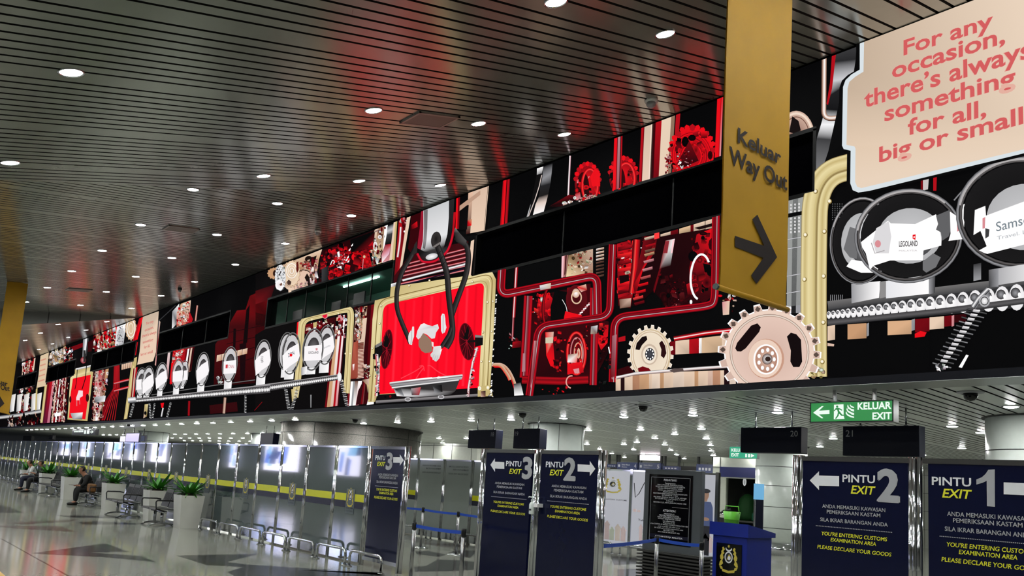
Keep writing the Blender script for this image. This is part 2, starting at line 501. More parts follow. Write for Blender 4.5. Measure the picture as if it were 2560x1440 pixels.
A = View(2040, 0, 2.881); B = View(2040, 440, 2.881); Cv = View(1780, 420, 2.572); Dv = View(1500, 540, 3.2)
E = View(1220, 620, 3.788); Fv = View(1220, 240, 4.235); G = View(900, 480, 4.5); H = View(900, 720, 4.8)
I = View(640, 540, 4.8); J = View(640, 760, 5.142); K = View(320, 740, 4.644); L = View(0, 780, 4.8)
BK, WT = (7, 7, 8), (252, 250, 250)
BEI, TAN, GOLD, GOLDL, GOLDD = (228, 200, 176), (196, 150, 112), (196, 176, 118), (228, 213, 160), (132, 110, 60)
RED, MRED, DRED, VRED, PINK = (230, 14, 26), (176, 14, 26), (112, 8, 18), (52, 5, 10), (214, 140, 146)
CHR, CHD, CHL, BRZ, BRD = (150, 150, 154), (52, 52, 54), (226, 226, 230), (214, 182, 164), (120, 84, 70)
P_RED = [RED, RED, MRED, DRED, VRED, (240, 40, 40), BK]
P_MIX = [RED, MRED, DRED, VRED, BK, BEI, WT, BRZ, TAN]
P_GRY = [CHR, CHD, CHL, WT, BK, (90, 90, 92)]
P_BRZ = [BRZ, BEI, BRD, (240, 220, 200), DRED, WT, (80, 40, 30)]
PRD, PMD = (196, 12, 30), (138, 8, 24)
PIPE = [(0, VRED), (.1, PMD), (.2, PRD), (.3, DRED), (.35, (150, 110, 116)), (.39, (216, 200, 204)), (.44, (96, 10, 22)), (.6, PMD), (.78, (90, 6, 16)), (.9, PRD), (1, VRED)]
PIPEV = [(0, VRED), (.15, PRD), (.35, PMD), (.5, (120, 66, 74)), (.6, (176, 124, 132)), (.66, VRED), (.85, PRD), (1, DRED)]
GFR = [(0, GOLDD), (.05, GOLDL), (.16, GOLD), (.3, GOLDL), (.5, (210, 192, 136)), (.6, GOLDD), (.66, GOLDL), (.8, GOLD), (.94, GOLDL), (1, GOLDD)]
CHP = [(0, CHD), (.2, CHR), (.35, WT), (.55, CHR), (.8, (20, 20, 22)), (1, CHR)]
CAB = [(0, (14, 14, 14)), (.3, (66, 62, 62)), (.5, (44, 42, 42)), (1, (12, 12, 12))]
PIPER = [(1 - t, c) for t, c in PIPE[::-1]]
S = Pic()
for k in range(20): S.emit([(-104 + 5.5 * k, ZLIT0), (-98.5 + 5.5 * k, ZLIT0), (-98.5 + 5.5 * k, ZTOP), (-104 + 5.5 * k, ZTOP)], [lin(BK)] * 4)

S.level(1)
# -- far right: message card, glass domes and bead conveyor (from the card downwards)
S.poly(Cv, [(540, -660), (760, -760), (1400, -1000), (1400, 1380), (0, 1380), (0, 0)], BK)
S.ell(Cv, 545, -200, 118, 165, BRZ, col2=(120, 74, 62)); S.ring(Cv, 545, -200, 104, 148, 14, (236, 214, 196)); S.ring(Cv, 545, -200, 84, 126, 6, BRD)
S.poly(Cv, [(520, -330), (560, -300), (575, -240), (540, -215), (500, -230)], (20, 12, 12))
S.band(A, [(128, 375), (125, 450), (112, 590), (90, 700), (70, 790), (40, 900), (10, 1000), (-20, 1240)],
       [(296, 315), (290, 430), (270, 560), (215, 620), (200, 800), (165, 900), (120, 1010), (40, 1250)],
       [(60, 60, 62), (40, 40, 42), (200, 200, 204), (30, 30, 32), (18, 18, 20), (240, 240, 242), (60, 60, 62), (120, 120, 122)])
S.stroke(A, rnd([(62, 390), (58, 860), (200, 850)], 60), 38, [(0, BRD), (.2, BRZ), (.45, WT), (.6, BRZ), (.85, BRD), (1, BK)])
S.poly(A, [(120, 380), (150, 370), (120, 640), (90, 760), (80, 750), (105, 600)], MRED)
S.poly(A, [(300, 560), (200, 610), (60, 1240), (230, 1330), (560, 1420), (560, 560)], BK)
S.stripes(Cv, (490, 195), (604, 186), (484, 900), (584, 900), [(0, 1, (150, 152, 150)), (.3, .6, [(96, 98, 98), (40, 40, 42)]), (.6, 1, [(170, 172, 168), (110, 110, 110)])])
for y in (455, 515, 690, 800): S.stroke(Cv, [(482, y + 8), (586, y - 10)], 8, [(0, BK), (.5, CHL), (1, (70, 70, 72))])
for r in range(9):
    for c in range(3): S.ell(Cv, 512 + 26 * c, 240 + 22 * r - c * 3, 6, 7, WT, n=8, col2=CHR)
S.poly(Cv, [(492, 296), (600, 276), (600, 300), (492, 322)], BK)
S.stripes(Cv, (484, 896), (584, 880), (484, 940), (584, 930), [(0, .3, CHL), (.3, .6, (30, 30, 32)), (.6, 1, CHR)])
for r in range(8):
    for c in range(5): S.ell(B, 125 + 17 * c, 205 + 16 * r, 4, 5, (92, 92, 94), n=6)
for c in range(7): S.stroke(B, [(112 + 14 * c, 858), (110 + 14 * c, 900)], 4, [(0, CHR), (1, CHR)])
S.poly(B, [(770, 20), (778, -10), (820, -10), (812, 100), (770, 110)], (200, 190, 190)); S.poly(B, [(850, 0), (876, -10), (872, 110), (850, 110)], MRED); S.poly(B, [(760, 40), (776, 30), (776, 110), (760, 110)], DRED)
def dome(V, cx, cy, rx, ry, rot, ticket, base, inner=0.66, off=(0, 0)):
    S.ring(V, cx, cy, rx, ry, rx * .10, [(0, (60, 60, 62)), (.3, CHR), (.5, (20, 20, 20)), (.8, (96, 92, 92)), (1, BK)], rot)
    S.ell(V, cx, cy, rx * .93, ry * .93, (26, 25, 26), rot, col2=(14, 14, 15))
    S.ell(V, cx + off[0], cy + off[1], rx * inner, ry * inner, (176, 176, 178), rot, col2=(198, 198, 200))
    S.ell(V, cx + off[0] + rx * .06, cy + off[1] + ry * .12, rx * inner * .66, ry * inner * .6, (70, 70, 72), rot, col2=(120, 120, 122))
    if base: S.poly(V, base[0], base[1])
    if ticket: S.poly(V, ticket, WT)
    S.ring(V, cx, cy, rx, ry, rx * .035, (176, 172, 172), rot, 3.4, 5.6)
bs = [(210, 210, 212), WT, WT, (200, 200, 202)]
S.band(B, [(92, 950), (92, 940), (92, 1080)], [(1700, 740), (1700, 730), (1700, 930)], [(60, 60, 62), (50, 50, 52), (44, 44, 46)])
S.stroke(B, [(92, 935), (900, 830), (1240, 790), (1700, 730)], 60, [(0, (112, 110, 110)), (1, (64, 64, 66))])
S.poly(B, [(260, 780), (470, 760), (460, 880), (262, 920)], [CHR, WT, WT, CHR])
S.poly(B, [(465, 765), (530, 755), (530, 870), (465, 885)], (140, 138, 138))
S.poly(B, [(510, 760), (830, 715), (830, 850), (510, 885)], [CHL, WT, WT, CHL])
S.poly(B, [(818, 716), (865, 710), (862, 846), (818, 856)], [CHR, CHD, CHD, CHR])
dome(B, 330, 470, 215, 305, .1, [(225, 655), (262, 605), (470, 640), (440, 700), (330, 700)], None)
S.poly(B, [(245, 495), (290, 400), (360, 310), (340, 440), (300, 480)], (210, 210, 212))
S.poly(B, [(205, 530), (250, 370), (300, 385), (300, 600), (250, 590)], (110, 110, 112))
dome(B, 672, 435, 372, 322, -.12, None, None, 0.62, (10, 0))
S.poly(B, [(330, 480), (525, 325), (545, 345), (720, 350), (870, 280), (885, 320), (910, 460), (908, 505), (780, 540), (775, 610), (540, 612), (420, 650), (395, 680), (365, 560), (340, 520)], WT)
S.poly(B, [(440, 380), (530, 330), (548, 440), (530, 560), (440, 560), (415, 480)], (216, 214, 216))
S.ell(B, 452, 492, 22, 26, PINK, n=14); S.stroke(B, [(405, 485), (430, 560), (500, 540)], 7, [(0, (170, 166, 168)), (1, (170, 166, 168))])
S.poly(B, [(870, 290), (965, 250), (985, 300), (990, 360), (960, 440), (915, 470), (905, 410), (870, 390), (885, 350)], (96, 96, 98))
S.poly(B, [(775, 620), (850, 560), (905, 590), (870, 660), (800, 700), (775, 680)], (112, 112, 114))
S.text(B, 'LEGOLAND', (604, 512), (738, 508), (604, 472), (60, 58, 60), .02)
S.text(B, 'MALAYSIA', (604, 548), (735, 546), (604, 536), (186, 182, 184), .0)
S.poly(B, [(702, 428), (724, 424), (722, 465), (702, 455)], RED); S.poly(B, [(708, 440), (718, 438), (718, 448), (708, 450)], WT)
S.poly(B, [(1050, 215), (1080, 205), (1070, 420), (1090, 455), (960, 472), (975, 420), (970, 260), (1030, 300)], WT)
S.poly(B, [(1022, 345), (1042, 335), (1038, 400), (1022, 405)], PINK)
S.stroke(B, rnd([(1000, 180), (1060, 110), (1190, 10)], 60), 14, [(0, BK), (.5, CHR), (1, BK)])
S.band(B, [(1140, 640), (1140, 760)], [(1195, 630), (1195, 750)], [CHD, CHR])
dome(B, 1480, 270, 445, 385, -.1, None, None, 0.62, (30, 30))
S.poly(B, [(1180, 540), (1235, 510), (1190, 400), (1140, 430), (1150, 250), (1225, 220), (1230, 290), (1500, 190), (1800, 80), (1800, 400), (1498, 500), (1240, 565), (1220, 560)], WT)
S.poly(B, [(1225, 380), (1255, 390), (1250, 440), (1225, 455)], (60, 60, 62))
S.poly(B, [(1205, 310), (1225, 300), (1222, 380), (1205, 385)], PINK)
S.text(B, 'Samsonite', (1305, 405), (1705, 305), (1300, 335), (120, 132, 140), .004)
S.text(B, 'Travel. Lifestyle. Bag.', (1310, 465), (1830, 350), (1308, 437), (170, 176, 182), .0)
S.poly(B, [(1250, 680), (1700, 610), (1700, 730), (1250, 800)], [CHR, WT, WT, CHR]); S.poly(B, [(1250, 680), (1320, 670), (1320, 800), (1250, 805)], [(90, 88, 90), CHR, CHR, CHD])
x = 100.0
while x < 1650:
    w = 26 + (x - 100) * .048; y = 1004 - (x - 100) * .093
    S.ell(B, x, y, w * .62, w * 1.05, (232, 230, 232), n=16, col2=WT); S.ell(B, x - w * .1, y - w * .35, w * .4, w * .42, (40, 38, 40), n=12, col2=CHR)
    S.ell(B, x + w * .2, y - w * .2, w * .12, w * .2, WT, n=8)
    x += w * 1.22
S.stroke(B, [(92, 1062), (900, 980), (1700, 880)], 44, [(0, (60, 58, 60)), (.5, (92, 90, 92)), (1, (30, 30, 32))])
for (x0, x1, y0, y1, c) in ((92, 146, 1085, 1190, BEI), (236, 372, 1072, 1180, TAN), (374, 390, 1068, 1160, CHR), (524, 696, 1050, 1150, (214, 170, 132)), (696, 720, 1040, 1120, CHR), (722, 826, 1035, 1130, DRED),
                            (826, 930, 1022, 1110, BEI), (932, 985, 1015, 1090, DRED), (985, 1003, 1012, 1090, PINK), (1003, 1090, 1005, 1060, VRED)):
    S.poly(B, [(x0, y0), (x1, y0 - 8), (x1, y1 - 8), (x0, y1)], [c, c, tuple(int(v * .85) for v in c), c])
S.poly(B, [(720, 1140), (760, 1120), (805, 1130), (790, 1160), (720, 1168)], RED); S.poly(B, [(92, 1205), (140, 1215), (138, 1230), (92, 1228)], BRZ)
# spring strut
for i in range(14):
    t = i / 13; x = 1165 - t * 250; y = 975 + t * 390; w = 150 - 10 * t
    S.stroke(B, [(x - w * .48, y - 14), (x, y + 6), (x + w * .48, y + 22)], 15, [(0, BK), (.4, CHR if i % 2 else (90, 90, 92)), (.7, (30, 30, 30)), (1, BK)])
    S.poly(B, [(x - 22, y - 12), (x + 26, y - 4), (x + 16, y + 16), (x - 30, y + 8)], [(230, 222, 226), WT, (80, 76, 78), CHR])
S.stroke(B, [(1140, 950), (1180, 890), (1250, 820)], 40, CHP); S.ell(B, 1222, 905, 40, 44, CHR, n=16, col2=WT); S.ring(B, 1222, 905, 26, 28, 6, (60, 60, 62))
S.poly(B, [(1090, 1290), (1108, 1296), (1060, 1385), (1036, 1380)], WT); S.clutter(B, [(865, 1370), (960, 1360), (950, 1392), (870, 1394)], 14, P_GRY, 10, 30, 5)
S.level(4)
# gold arch
S.stroke(Cv, rnd([(668, 1345), (664, 700), (676, 60), (1000, -28)], 260, 12), 168, GFR)
S.stroke(Cv, rnd([(668, 1345), (664, 700), (676, 60), (1000, -28)], 260, 12), 10, [(0, (204, 186, 128)), (1, (204, 186, 128))])
for p in ((613, 437), (735, 415), (607, 722), (730, 702), (728, 998), (722, 1250), (678, 158), (768, 222)):
    S.ell(Cv, p[0], p[1], 15, 16, GOLDD, n=10); S.ell(Cv, p[0] - 2, p[1] - 2, 11, 12, GOLDL, n=10, col2=WT)
S.clutter(Cv, [(645, 1290), (735, 1280), (735, 1350), (645, 1350)], 16, [GOLD, BRZ, WT, GOLDD, BRD], 14, 34, 8)
S.level(5)
# message card
card = [(330, 303), (330, 515), (270, 550), (228, 590), (210, 640), (203, 1060), (215, 1085), (265, 1097), (262, 1330), (280, 1380), (320, 1397), (400, 1385), (1498, 1120), (1760, 1058), (1760, -420), (1400, -230)]
S.poly(A, [(x - (26 if x < 420 else 0), y + (22 if x > 300 and y > 1000 else 4)) for x, y in card], BK)
S.poly(A, card, (214, 222, 226))
S.poly(A, [(362, 292), (357, 530), (300, 565), (255, 603), (243, 650), (235, 1055), (292, 1066), (300, 1082), (297, 1320), (312, 1355), (342, 1365), (1498, 1092), (1740, 1034), (1740, -420), (1400, -230)],
       [(196, 174, 152)] * 5 + [(222, 198, 174)] * 3 + [(228, 206, 184)] * 7)
CT = (208, 92, 92)
for body, l, r, t in (('For any', (645, 412), (1288, 212), (645, 302)), ('occasion,', (562, 578), (1375, 322), (562, 462)), ("there’s always", (362, 788), (1570, 425), (362, 668)),
                      ('something', (508, 886), (1450, 622), (508, 770)), ('for all,', (676, 985), (1240, 846), (676, 868)), ('big or small', (470, 1180), (1506, 902), (470, 1068))):
    S.text(A, body, l, r, t, (224, 172, 156), .034); S.text(A, body, l, r, t, CT, .02)
S.level(6)
# large gear
S.gear(Cv, 388, 1190, 284, 268, 20, (206, 176, 162), WT, .06, .14)
for k in range(20):
    a = 2 * math.pi * k / 20 + .06
    if 0.15 < (a % (2 * math.pi)) < 2.9: continue
    S.ell(Cv, 388 + 300 * math.cos(a), 1190 + 284 * math.sin(a), 20, 18, (90, 74, 66), rot=a, n=4)
S.ell(Cv, 388, 1190, 284, 268, (232, 206, 190), n=44); S.ring(Cv, 388, 1190, 248, 236, 16, [(0, BRD), (.5, (240, 226, 212)), (1, (150, 110, 92))], n=44); S.ell(Cv, 388, 1192, 240, 228, (224, 194, 180), n=40, col2=(206, 174, 160))
S.poly(Cv, [(168, 1165), (180, 1130), (270, 1020), (310, 1005), (332, 1030), (322, 1060), (235, 1165), (205, 1186), (180, 1184)], (22, 10, 12))
S.poly(Cv, [(500, 1090), (525, 1065), (560, 1075), (590, 1110), (598, 1250), (580, 1285), (540, 1285), (522, 1250), (525, 1180)], (18, 10, 12))
S.ell(Cv, 366, 1232, 116, 128, (196, 150, 128)); S.ell(Cv, 360, 1230, 108, 122, (232, 204, 186)); S.ring(Cv, 366, 1236, 76, 92, 10, WT); S.ell(Cv, 368, 1236, 70, 86, (176, 128, 108), col2=BRZ)
for k in range(9): S.ell(Cv, 368 + 50 * math.cos(k * .7), 1236 + 62 * math.sin(k * .7), 11, 14, WT, n=8)
S.ell(Cv, 374, 1234, 34, 36, (90, 60, 50), n=16, col2=WT); S.ell(Cv, 378, 1234, 18, 16, (50, 34, 30), n=12)
S.level(1)
# -- machine hall of red pipes (between the banner and the gold curtain frame)
S.poly(Dv, [(140, 225), (910, 60), (905, 640), (720, 730), (560, 745), (430, 600), (300, 720), (150, 720)], [(20, 4, 6), (36, 5, 9), (44, 6, 11), (30, 4, 8), (40, 5, 10), (22, 3, 6), (26, 4, 7), (20, 3, 6)])
S.poly(Dv, [(140, 225), (250, 195), (300, 420), (250, 740), (150, 720)], [MRED, DRED, RED, VRED, VRED])
S.clutter(Dv, [(140, 230), (360, 180), (300, 640), (145, 660)], 64, P_RED + [WT, BRZ], 8, 43, 11)
S.poly(Dv, [(165, 330), (205, 305), (200, 340), (180, 345)], WT); S.poly(Dv, [(140, 500), (260, 460), (265, 620), (150, 660)], [RED, RED, DRED, MRED])
for k in range(7): S.poly(Dv, [(150, 250 + 58 * k), (262 - 4 * k, 232 + 58 * k), (262 - 4 * k, 262 + 58 * k), (150, 284 + 58 * k)], [RED, (250, 40, 40), MRED, DRED] if k % 2 else [DRED, MRED, VRED, VRED])
S.stroke(Dv, [(300, 190), (285, 420), (262, 620)], 60, [(0, VRED), (.3, MRED), (.5, RED), (.6, (240, 80, 70)), (.8, DRED), (1, VRED)])
S.poly(Dv, [(160, 480), (235, 470), (240, 520), (165, 545)], (20, 6, 8))
S.poly(Dv, [(160, 670), (255, 658), (250, 728), (165, 742)], [BRD, BRZ, (110, 80, 66), BRD])
S.poly(Dv, [(362, 165), (470, 155), (440, 300), (370, 400), (350, 430), (290, 640), (270, 560)], [DRED, VRED, DRED, MRED, RED, VRED, DRED])
for k, (x, y, c) in enumerate(((400, 170, BEI), (410, 230, MRED), (405, 270, BRD), (400, 300, TAN), (395, 355, PINK), (385, 420, PINK), (370, 485, (200, 90, 90)), (350, 543, RED), (330, 600, RED), (310, 650, (240, 60, 60)), (320, 690, DRED))):
    S.poly(Dv, [(x - 42, y + 8), (x + 40, y - 14), (x + 42, y + 8), (x - 34, y + 28)], [c, c, tuple(v // 2 for v in c), tuple(v // 2 for v in c)])
S.poly(Dv, [(440, 140), (480, 130), (480, 180), (440, 190)], (250, 60, 60))
for x0, x1, c in ((490, 570, BEI), (570, 630, DRED), (640, 730, (226, 190, 150)), (730, 755, DRED), (755, 845, BEI), (850, 912, BEI)):
    S.poly(Dv, [(x0, 165 - (x0 - 440) * .30), (x1, 165 - (x1 - 440) * .30), (x1, 165 - (x1 - 490) * .16), (x0, 168 - (x0 - 490) * .16)], [c, c, tuple(int(v * .7) for v in c), tuple(int(v * .8) for v in c)])
S.poly(Dv, [(760, 98), (905, 60), (905, 85), (800, 112)], (24, 10, 10))
S.poly(Dv, [(530, 200), (605, 185), (570, 400), (500, 420), (440, 620), (430, 590), (480, 430)], [(150, 60, 60), WT, (40, 14, 16), VRED, DRED, VRED, DRED])
S.poly(Dv, [(588, 192), (604, 190), (586, 298), (572, 300)], (250, 200, 206)); S.poly(Dv, [(530, 205), (560, 200), (545, 300), (510, 300)], (140, 40, 48))
S.clutter(Dv, [(480, 470), (720, 500), (720, 720), (530, 735)], 49, [VRED, DRED, VRED, BK, (90, 20, 26)], 14, 50, 12)
S.clutter(Dv, [(540, 520), (660, 520), (650, 720), (540, 735)], 15, [PINK, BK, MRED, DRED], 6, 12, 13)
S.poly(Dv, [(780, 150), (910, 100), (905, 640), (840, 700), (720, 640), (720, 420)], [MRED, RED, VRED, VRED, VRED, DRED])
S.clutter(Dv, [(740, 160), (912, 110), (910, 620), (730, 620)], 57, [VRED, DRED, MRED, (150, 12, 20), BK], 16, 64, 14)
S.ring(Dv, 812, 490, 80, 180, 17, WT, .05, 1.75, 5.55)
S.ell(Dv, 735, 690, 11, 18, WT, n=10)
S.stroke(Dv, rnd([(108, 1330), (125, 815), (880, 722), (925, 690), (936, -20)], 95, 8), 66, PIPER)
S.poly(Dv, [(105, 960), (140, 950), (125, 1280), (105, 1310), (95, 1290)], [(150, 90, 100), (176, 120, 128), (120, 40, 48), (200, 150, 156), DRED])
S.poly(Dv, [(155, 975), (210, 960), (210, 1000), (155, 1010)], MRED)
S.clutter(Dv, [(965, 620), (1090, 640), (1080, 790), (970, 700)], 21, P_MIX, 9, 31, 15); S.poly(Dv, [(985, 690), (1045, 680), (1040, 790), (990, 795)], [PINK, BEI, BEI, BRZ])
S.level(2)
# drive belt behind the gears
for x0, x1, c in ((570, 612, DRED), (612, 722, BEI), (722, 800, MRED), (800, 822, WT), (822, 985, (214, 180, 146)), (985, 1060, BEI), (1060, 1090, MRED)):
    S.poly(Dv, [(x0, 1008 - (x0 - 570) * .12), (x1, 1008 - (x1 - 570) * .12), (x1, 1112 - (x1 - 570) * .05), (x0, 1112 - (x0 - 570) * .05)], [c, c, tuple(int(v * .8) for v in c), c])
S.stroke(Dv, [(600, 985), (850, 940), (1090, 912)], 40, [(0, VRED), (.3, MRED), (.5, WT), (.6, RED), (1, VRED)])
S.gear(Dv, 412, 1108, 158, 200, 20, (232, 216, 196), (250, 240, 228), .1, .14)
S.ell(Dv, 415, 1110, 160, 202, (206, 184, 150)); S.ell(Dv, 412, 1110, 150, 192, (236, 222, 200), col2=(226, 206, 184)); S.ring(Dv, 412, 1110, 138, 180, 8, (200, 176, 150))
S.poly(Dv, [(292, 1070), (302, 1020), (345, 970), (380, 962), (388, 990), (345, 1035), (325, 1075)], (20, 10, 12)); S.poly(Dv, [(482, 1020), (505, 998), (530, 1040), (540, 1100), (520, 1142), (496, 1120), (500, 1070)], (40, 12, 16)); S.poly(Dv, [(312, 1220), (350, 1205), (400, 1220), (425, 1250), (320, 1255)], DRED)
S.ell(Dv, 405, 1110, 66, 84, (200, 180, 160)); S.ell(Dv, 405, 1112, 54, 70, (238, 224, 206)); S.ell(Dv, 408, 1108, 38, 50, (36, 38, 44), col2=(70, 72, 80))
for k in range(9): S.ell(Dv, 408 + 29 * math.cos(k * .7), 1108 + 38 * math.sin(k * .7), 6, 8, WT, n=8)
S.poly(Dv, [(150, 1230), (240, 1200), (290, 1260), (150, 1300)], VRED)
xs = [(135, 175, BEI), (175, 206, (36, 14, 18)), (206, 270, BEI), (270, 325, (180, 130, 100)), (325, 402, (206, 160, 122)), (402, 425, BEI), (425, 490, (236, 214, 194)), (490, 520, TAN), (520, 596, BEI), (596, 682, (226, 204, 186)), (682, 766, BEI), (766, 796, TAN), (796, 872, BEI),
      (872, 912, BRZ), (912, 972, (190, 140, 110)), (972, 1002, BEI), (1002, 1046, (34, 14, 18)), (1046, 1096, (236, 214, 196)), (1096, 1150, (24, 12, 14)), (1150, 1190, BEI)]
for x0, x1, c in xs:
    yt = lambda q: 1292 - (q - 135) * .24 if q < 300 else 1252 - (q - 300) * .03
    S.poly(Dv, [(x0, yt(x0) + 6), (x1, yt(x1) + 6), (x1, 1420), (x0, 1420)], [c, c, tuple(int(v * .9) for v in c), tuple(int(v * .8) for v in c)])
S.stroke(Dv, [(140, 1296), (290, 1264), (520, 1244), (800, 1222), (1200, 1196)], 26, [(0, (90, 70, 66)), (.3, WT), (.6, (220, 200, 196)), (1, (60, 30, 34))])
S.poly(Dv, [(565, 1240), (600, 1222), (675, 1222), (680, 1244), (600, 1256)], (88, 74, 72))
S.level(1)
# pipe maze
S.poly(E, [(430, 470), (700, 400), (1000, 380), (1010, 640), (1150, 700), (1140, 1000), (1010, 1250), (360, 1262), (400, 800)], [(30, 4, 8), (44, 6, 11), (60, 8, 14), (30, 4, 7), (52, 6, 12), (26, 4, 7), (60, 7, 13), (40, 5, 10), (52, 6, 11)])
S.poly(E, [(705, 78), (768, 65), (745, 275), (700, 280)], [PINK, BRD, BRD, PINK]); S.poly(E, [(704, 80), (725, 76), (716, 280), (700, 282)], (240, 190, 196)); S.poly(E, [(738, 75), (752, 70), (738, 250), (728, 260)], VRED)
S.poly(E, [(770, 70), (1000, 10), (1000, 240), (745, 275)], [(130, 104, 70), (200, 170, 150), (170, 130, 110), (240, 214, 170)])
S.clutter(E, [(770, 60), (1000, 15), (1000, 230), (760, 270)], 49, [BEI, (214, 204, 180), (150, 110, 80), (90, 60, 40), (240, 220, 190), MRED, WT], 9, 33, 21)
for k in range(9): S.poly(E, [(1030, 10 + 32 * k), (1105, -6 + 32 * k), (1105, 14 + 32 * k), (1030, 30 + 32 * k)], [WT, BEI, BRD, BRD] if k < 4 else [BRD, (90, 60, 50), BK, BK])
S.stroke(E, [(278, 180), (250, 660)], 32, [(0, VRED), (.3, MRED), (.5, PINK), (.62, WT), (.8, MRED), (1, VRED)]); S.stroke(E, [(248, 660), (238, 880)], 20, [(0, VRED), (.4, (150, 50, 60)), (.7, PINK), (1, VRED)])
S.clutter(E, [(205, 800), (260, 860), (320, 900), (200, 960)], 12, [MRED, PINK, DRED, WT, VRED], 9, 36, 22); S.poly(E, [(240, 890), (320, 880), (330, 940), (235, 950)], [MRED, DRED, VRED, DRED])
S.poly(E, [(490, 440), (580, 430), (625, 490), (590, 600), (560, 700), (480, 700), (470, 560)], [RED, RED, MRED, DRED, VRED, VRED, MRED])
S.clutter(E, [(430, 440), (620, 430), (640, 690), (430, 740)], 42, P_RED + [WT], 8, 43, 23)
S.poly(E, [(640, 400), (760, 420), (750, 670), (600, 690), (600, 560)], BK); S.stroke(E, rnd([(710, 490), (750, 560), (760, 640)], 30), 5, [(0, WT), (1, WT)])
S.poly(E, [(755, 380), (980, 340), (985, 640), (860, 640), (760, 560)], [DRED, VRED, VRED, VRED, DRED])
S.ell(E, 845, 490, 100, 140, (90, 12, 20), col2=(60, 8, 14)); S.ell(E, 840, 430, 36, 44, (200, 150, 120), col2=WT, n=16); S.ring(E, 845, 470, 46, 58, 12, (226, 190, 160), n=18); S.poly(E, [(850, 370), (935, 345), (945, 400), (890, 420)], [RED, BEI, MRED, BRZ])
for k in range(8): S.poly(E, [(860 + 16 * k, 630 - 18 * k), (890 + 16 * k, 622 - 18 * k), (890 + 16 * k, 632 - 18 * k), (860 + 16 * k, 642 - 18 * k)], WT if k % 2 else PINK)
S.ring(E, 620, 560, 92, 230, 26, [(0, BK), (.4, DRED), (.6, MRED), (1, BK)], .06, 1.9, 4.4)
S.poly(E, [(740, 600), (900, 640), (880, 670), (720, 700)], RED)
S.poly(E, [(550, 800), (630, 795), (625, 900), (640, 1090), (660, 1140), (600, 1120), (560, 1020)], [RED, BRZ, MRED, RED, DRED, RED, RED]); S.poly(E, [(552, 850), (625, 845), (622, 900), (552, 905)], (206, 196, 170))
S.clutter(E, [(640, 800), (760, 790), (700, 1180), (640, 1160)], 21, P_RED, 11, 43, 24)
S.ell(E, 845, 1000, 90, 205, VRED, col2=DRED); S.ring(E, 845, 1000, 84, 195, 34, [(0, VRED), (.3, RED), (.5, (250, 80, 70)), (.7, MRED), (1, VRED)]); S.ring(E, 862, 1000, 34, 96, 22, [(0, DRED), (.4, (226, 190, 160)), (.6, RED), (1, VRED)]); S.ell(E, 866, 1000, 16, 50, (236, 200, 170), col2=MRED, n=14); S.ring(E, 850, 1000, 60, 150, 14, [(0, DRED), (.5, PINK), (1, DRED)])
S.clutter(E, [(770, 840), (920, 840), (910, 1190), (760, 1190)], 35, P_RED + [PINK, BRZ], 7, 31, 25)
S.poly(E, [(765, 1010), (860, 1000), (850, 1090), (760, 1085)], [BRD, BRZ, RED, WT]); S.poly(E, [(760, 1100), (900, 1080), (915, 1180), (760, 1200)], [RED, RED, MRED, RED]); S.poly(E, [(815, 1150), (870, 1140), (875, 1185), (830, 1190)], PINK)
S.clutter(E, [(915, 740), (960, 740), (955, 960), (915, 960)], 11, [RED, DRED, BRZ, VRED], 9, 21, 26)
S.poly(E, [(1060, 730), (1150, 730), (1140, 900), (1080, 970), (1050, 900)], [DRED, MRED, RED, MRED, RED]); S.clutter(E, [(1060, 720), (1150, 720), (1140, 920), (1060, 940)], 16, P_RED, 14, 43, 27)
S.clutter(E, [(1060, 950), (1170, 950), (1160, 1320), (1050, 1330)], 16, [VRED, BK, (60, 10, 14), (30, 30, 32)], 9, 43, 28); S.poly(E, [(1145, 940), (1155, 935), (1168, 1000), (1158, 1002)], WT)
S.stroke(E, [(1010, 380), (1005, 690)], 70, PIPEV)
S.stroke(E, rnd([(140, 200), (125, 450), (1040, 262), (1050, 700)], 95, 8), 82, PIPER)
S.poly(E, [(497, 358), (605, 334), (602, 385), (505, 402)], [CHL, BEI, (190, 170, 150), CHR])
S.stroke(E, [(392, 455), (375, 800), (350, 1230)], 84, PIPEV); S.stroke(E, [(330, 1250), (700, 1262), (960, 1250)], 78, [(0, VRED), (.2, MRED), (.4, DRED), (.7, MRED), (1, VRED)])
S.stroke(E, [(1018, 810), (1005, 1300)], 72, PIPEV); S.poly(E, [(985, 745), (1048, 735), (1040, 815), (980, 818)], [CHR, CHL, BRD, (170, 150, 130)])
S.stroke(E, rnd([(1190, -30), (1162, 650), (490, 745), (400, 1400)], 105, 8), 76, PIPE)
S.poly(E, [(445, 880), (475, 880), (440, 1220), (415, 1330), (410, 1300)], [PINK, (120, 60, 66), (130, 50, 60), (220, 170, 176), (150, 70, 80)])
S.poly(E, [(340, 1000), (362, 1000), (362, 1170), (330, 1175)], (170, 120, 130)); S.ring(E, 800, 1270, 50, 58, 12, (220, 160, 150), 0, 1.7, 4.9)
S.clutter(E, [(520, 1330), (760, 1320), (740, 1400), (520, 1390)], 9, [RED, DRED, VRED], 9, 24, 29)
S.stroke(E, rnd([(68, 1112), (170, 1112), (240, 1230), (272, 1330)], 70), [44, 44, 40, 36, 34, 32, 32, 34, 36][:len(rnd([(68, 1112), (170, 1112), (240, 1230), (272, 1330)], 70))] + [36] * 20, [(0, BRZ), (.5, TAN), (.8, MRED), (1, RED)])
S.poly(E, [(252, 1290), (318, 1275), (346, 1395), (258, 1400)], [(40, 40, 42), (60, 60, 62), WT, WT])
S.level(1)
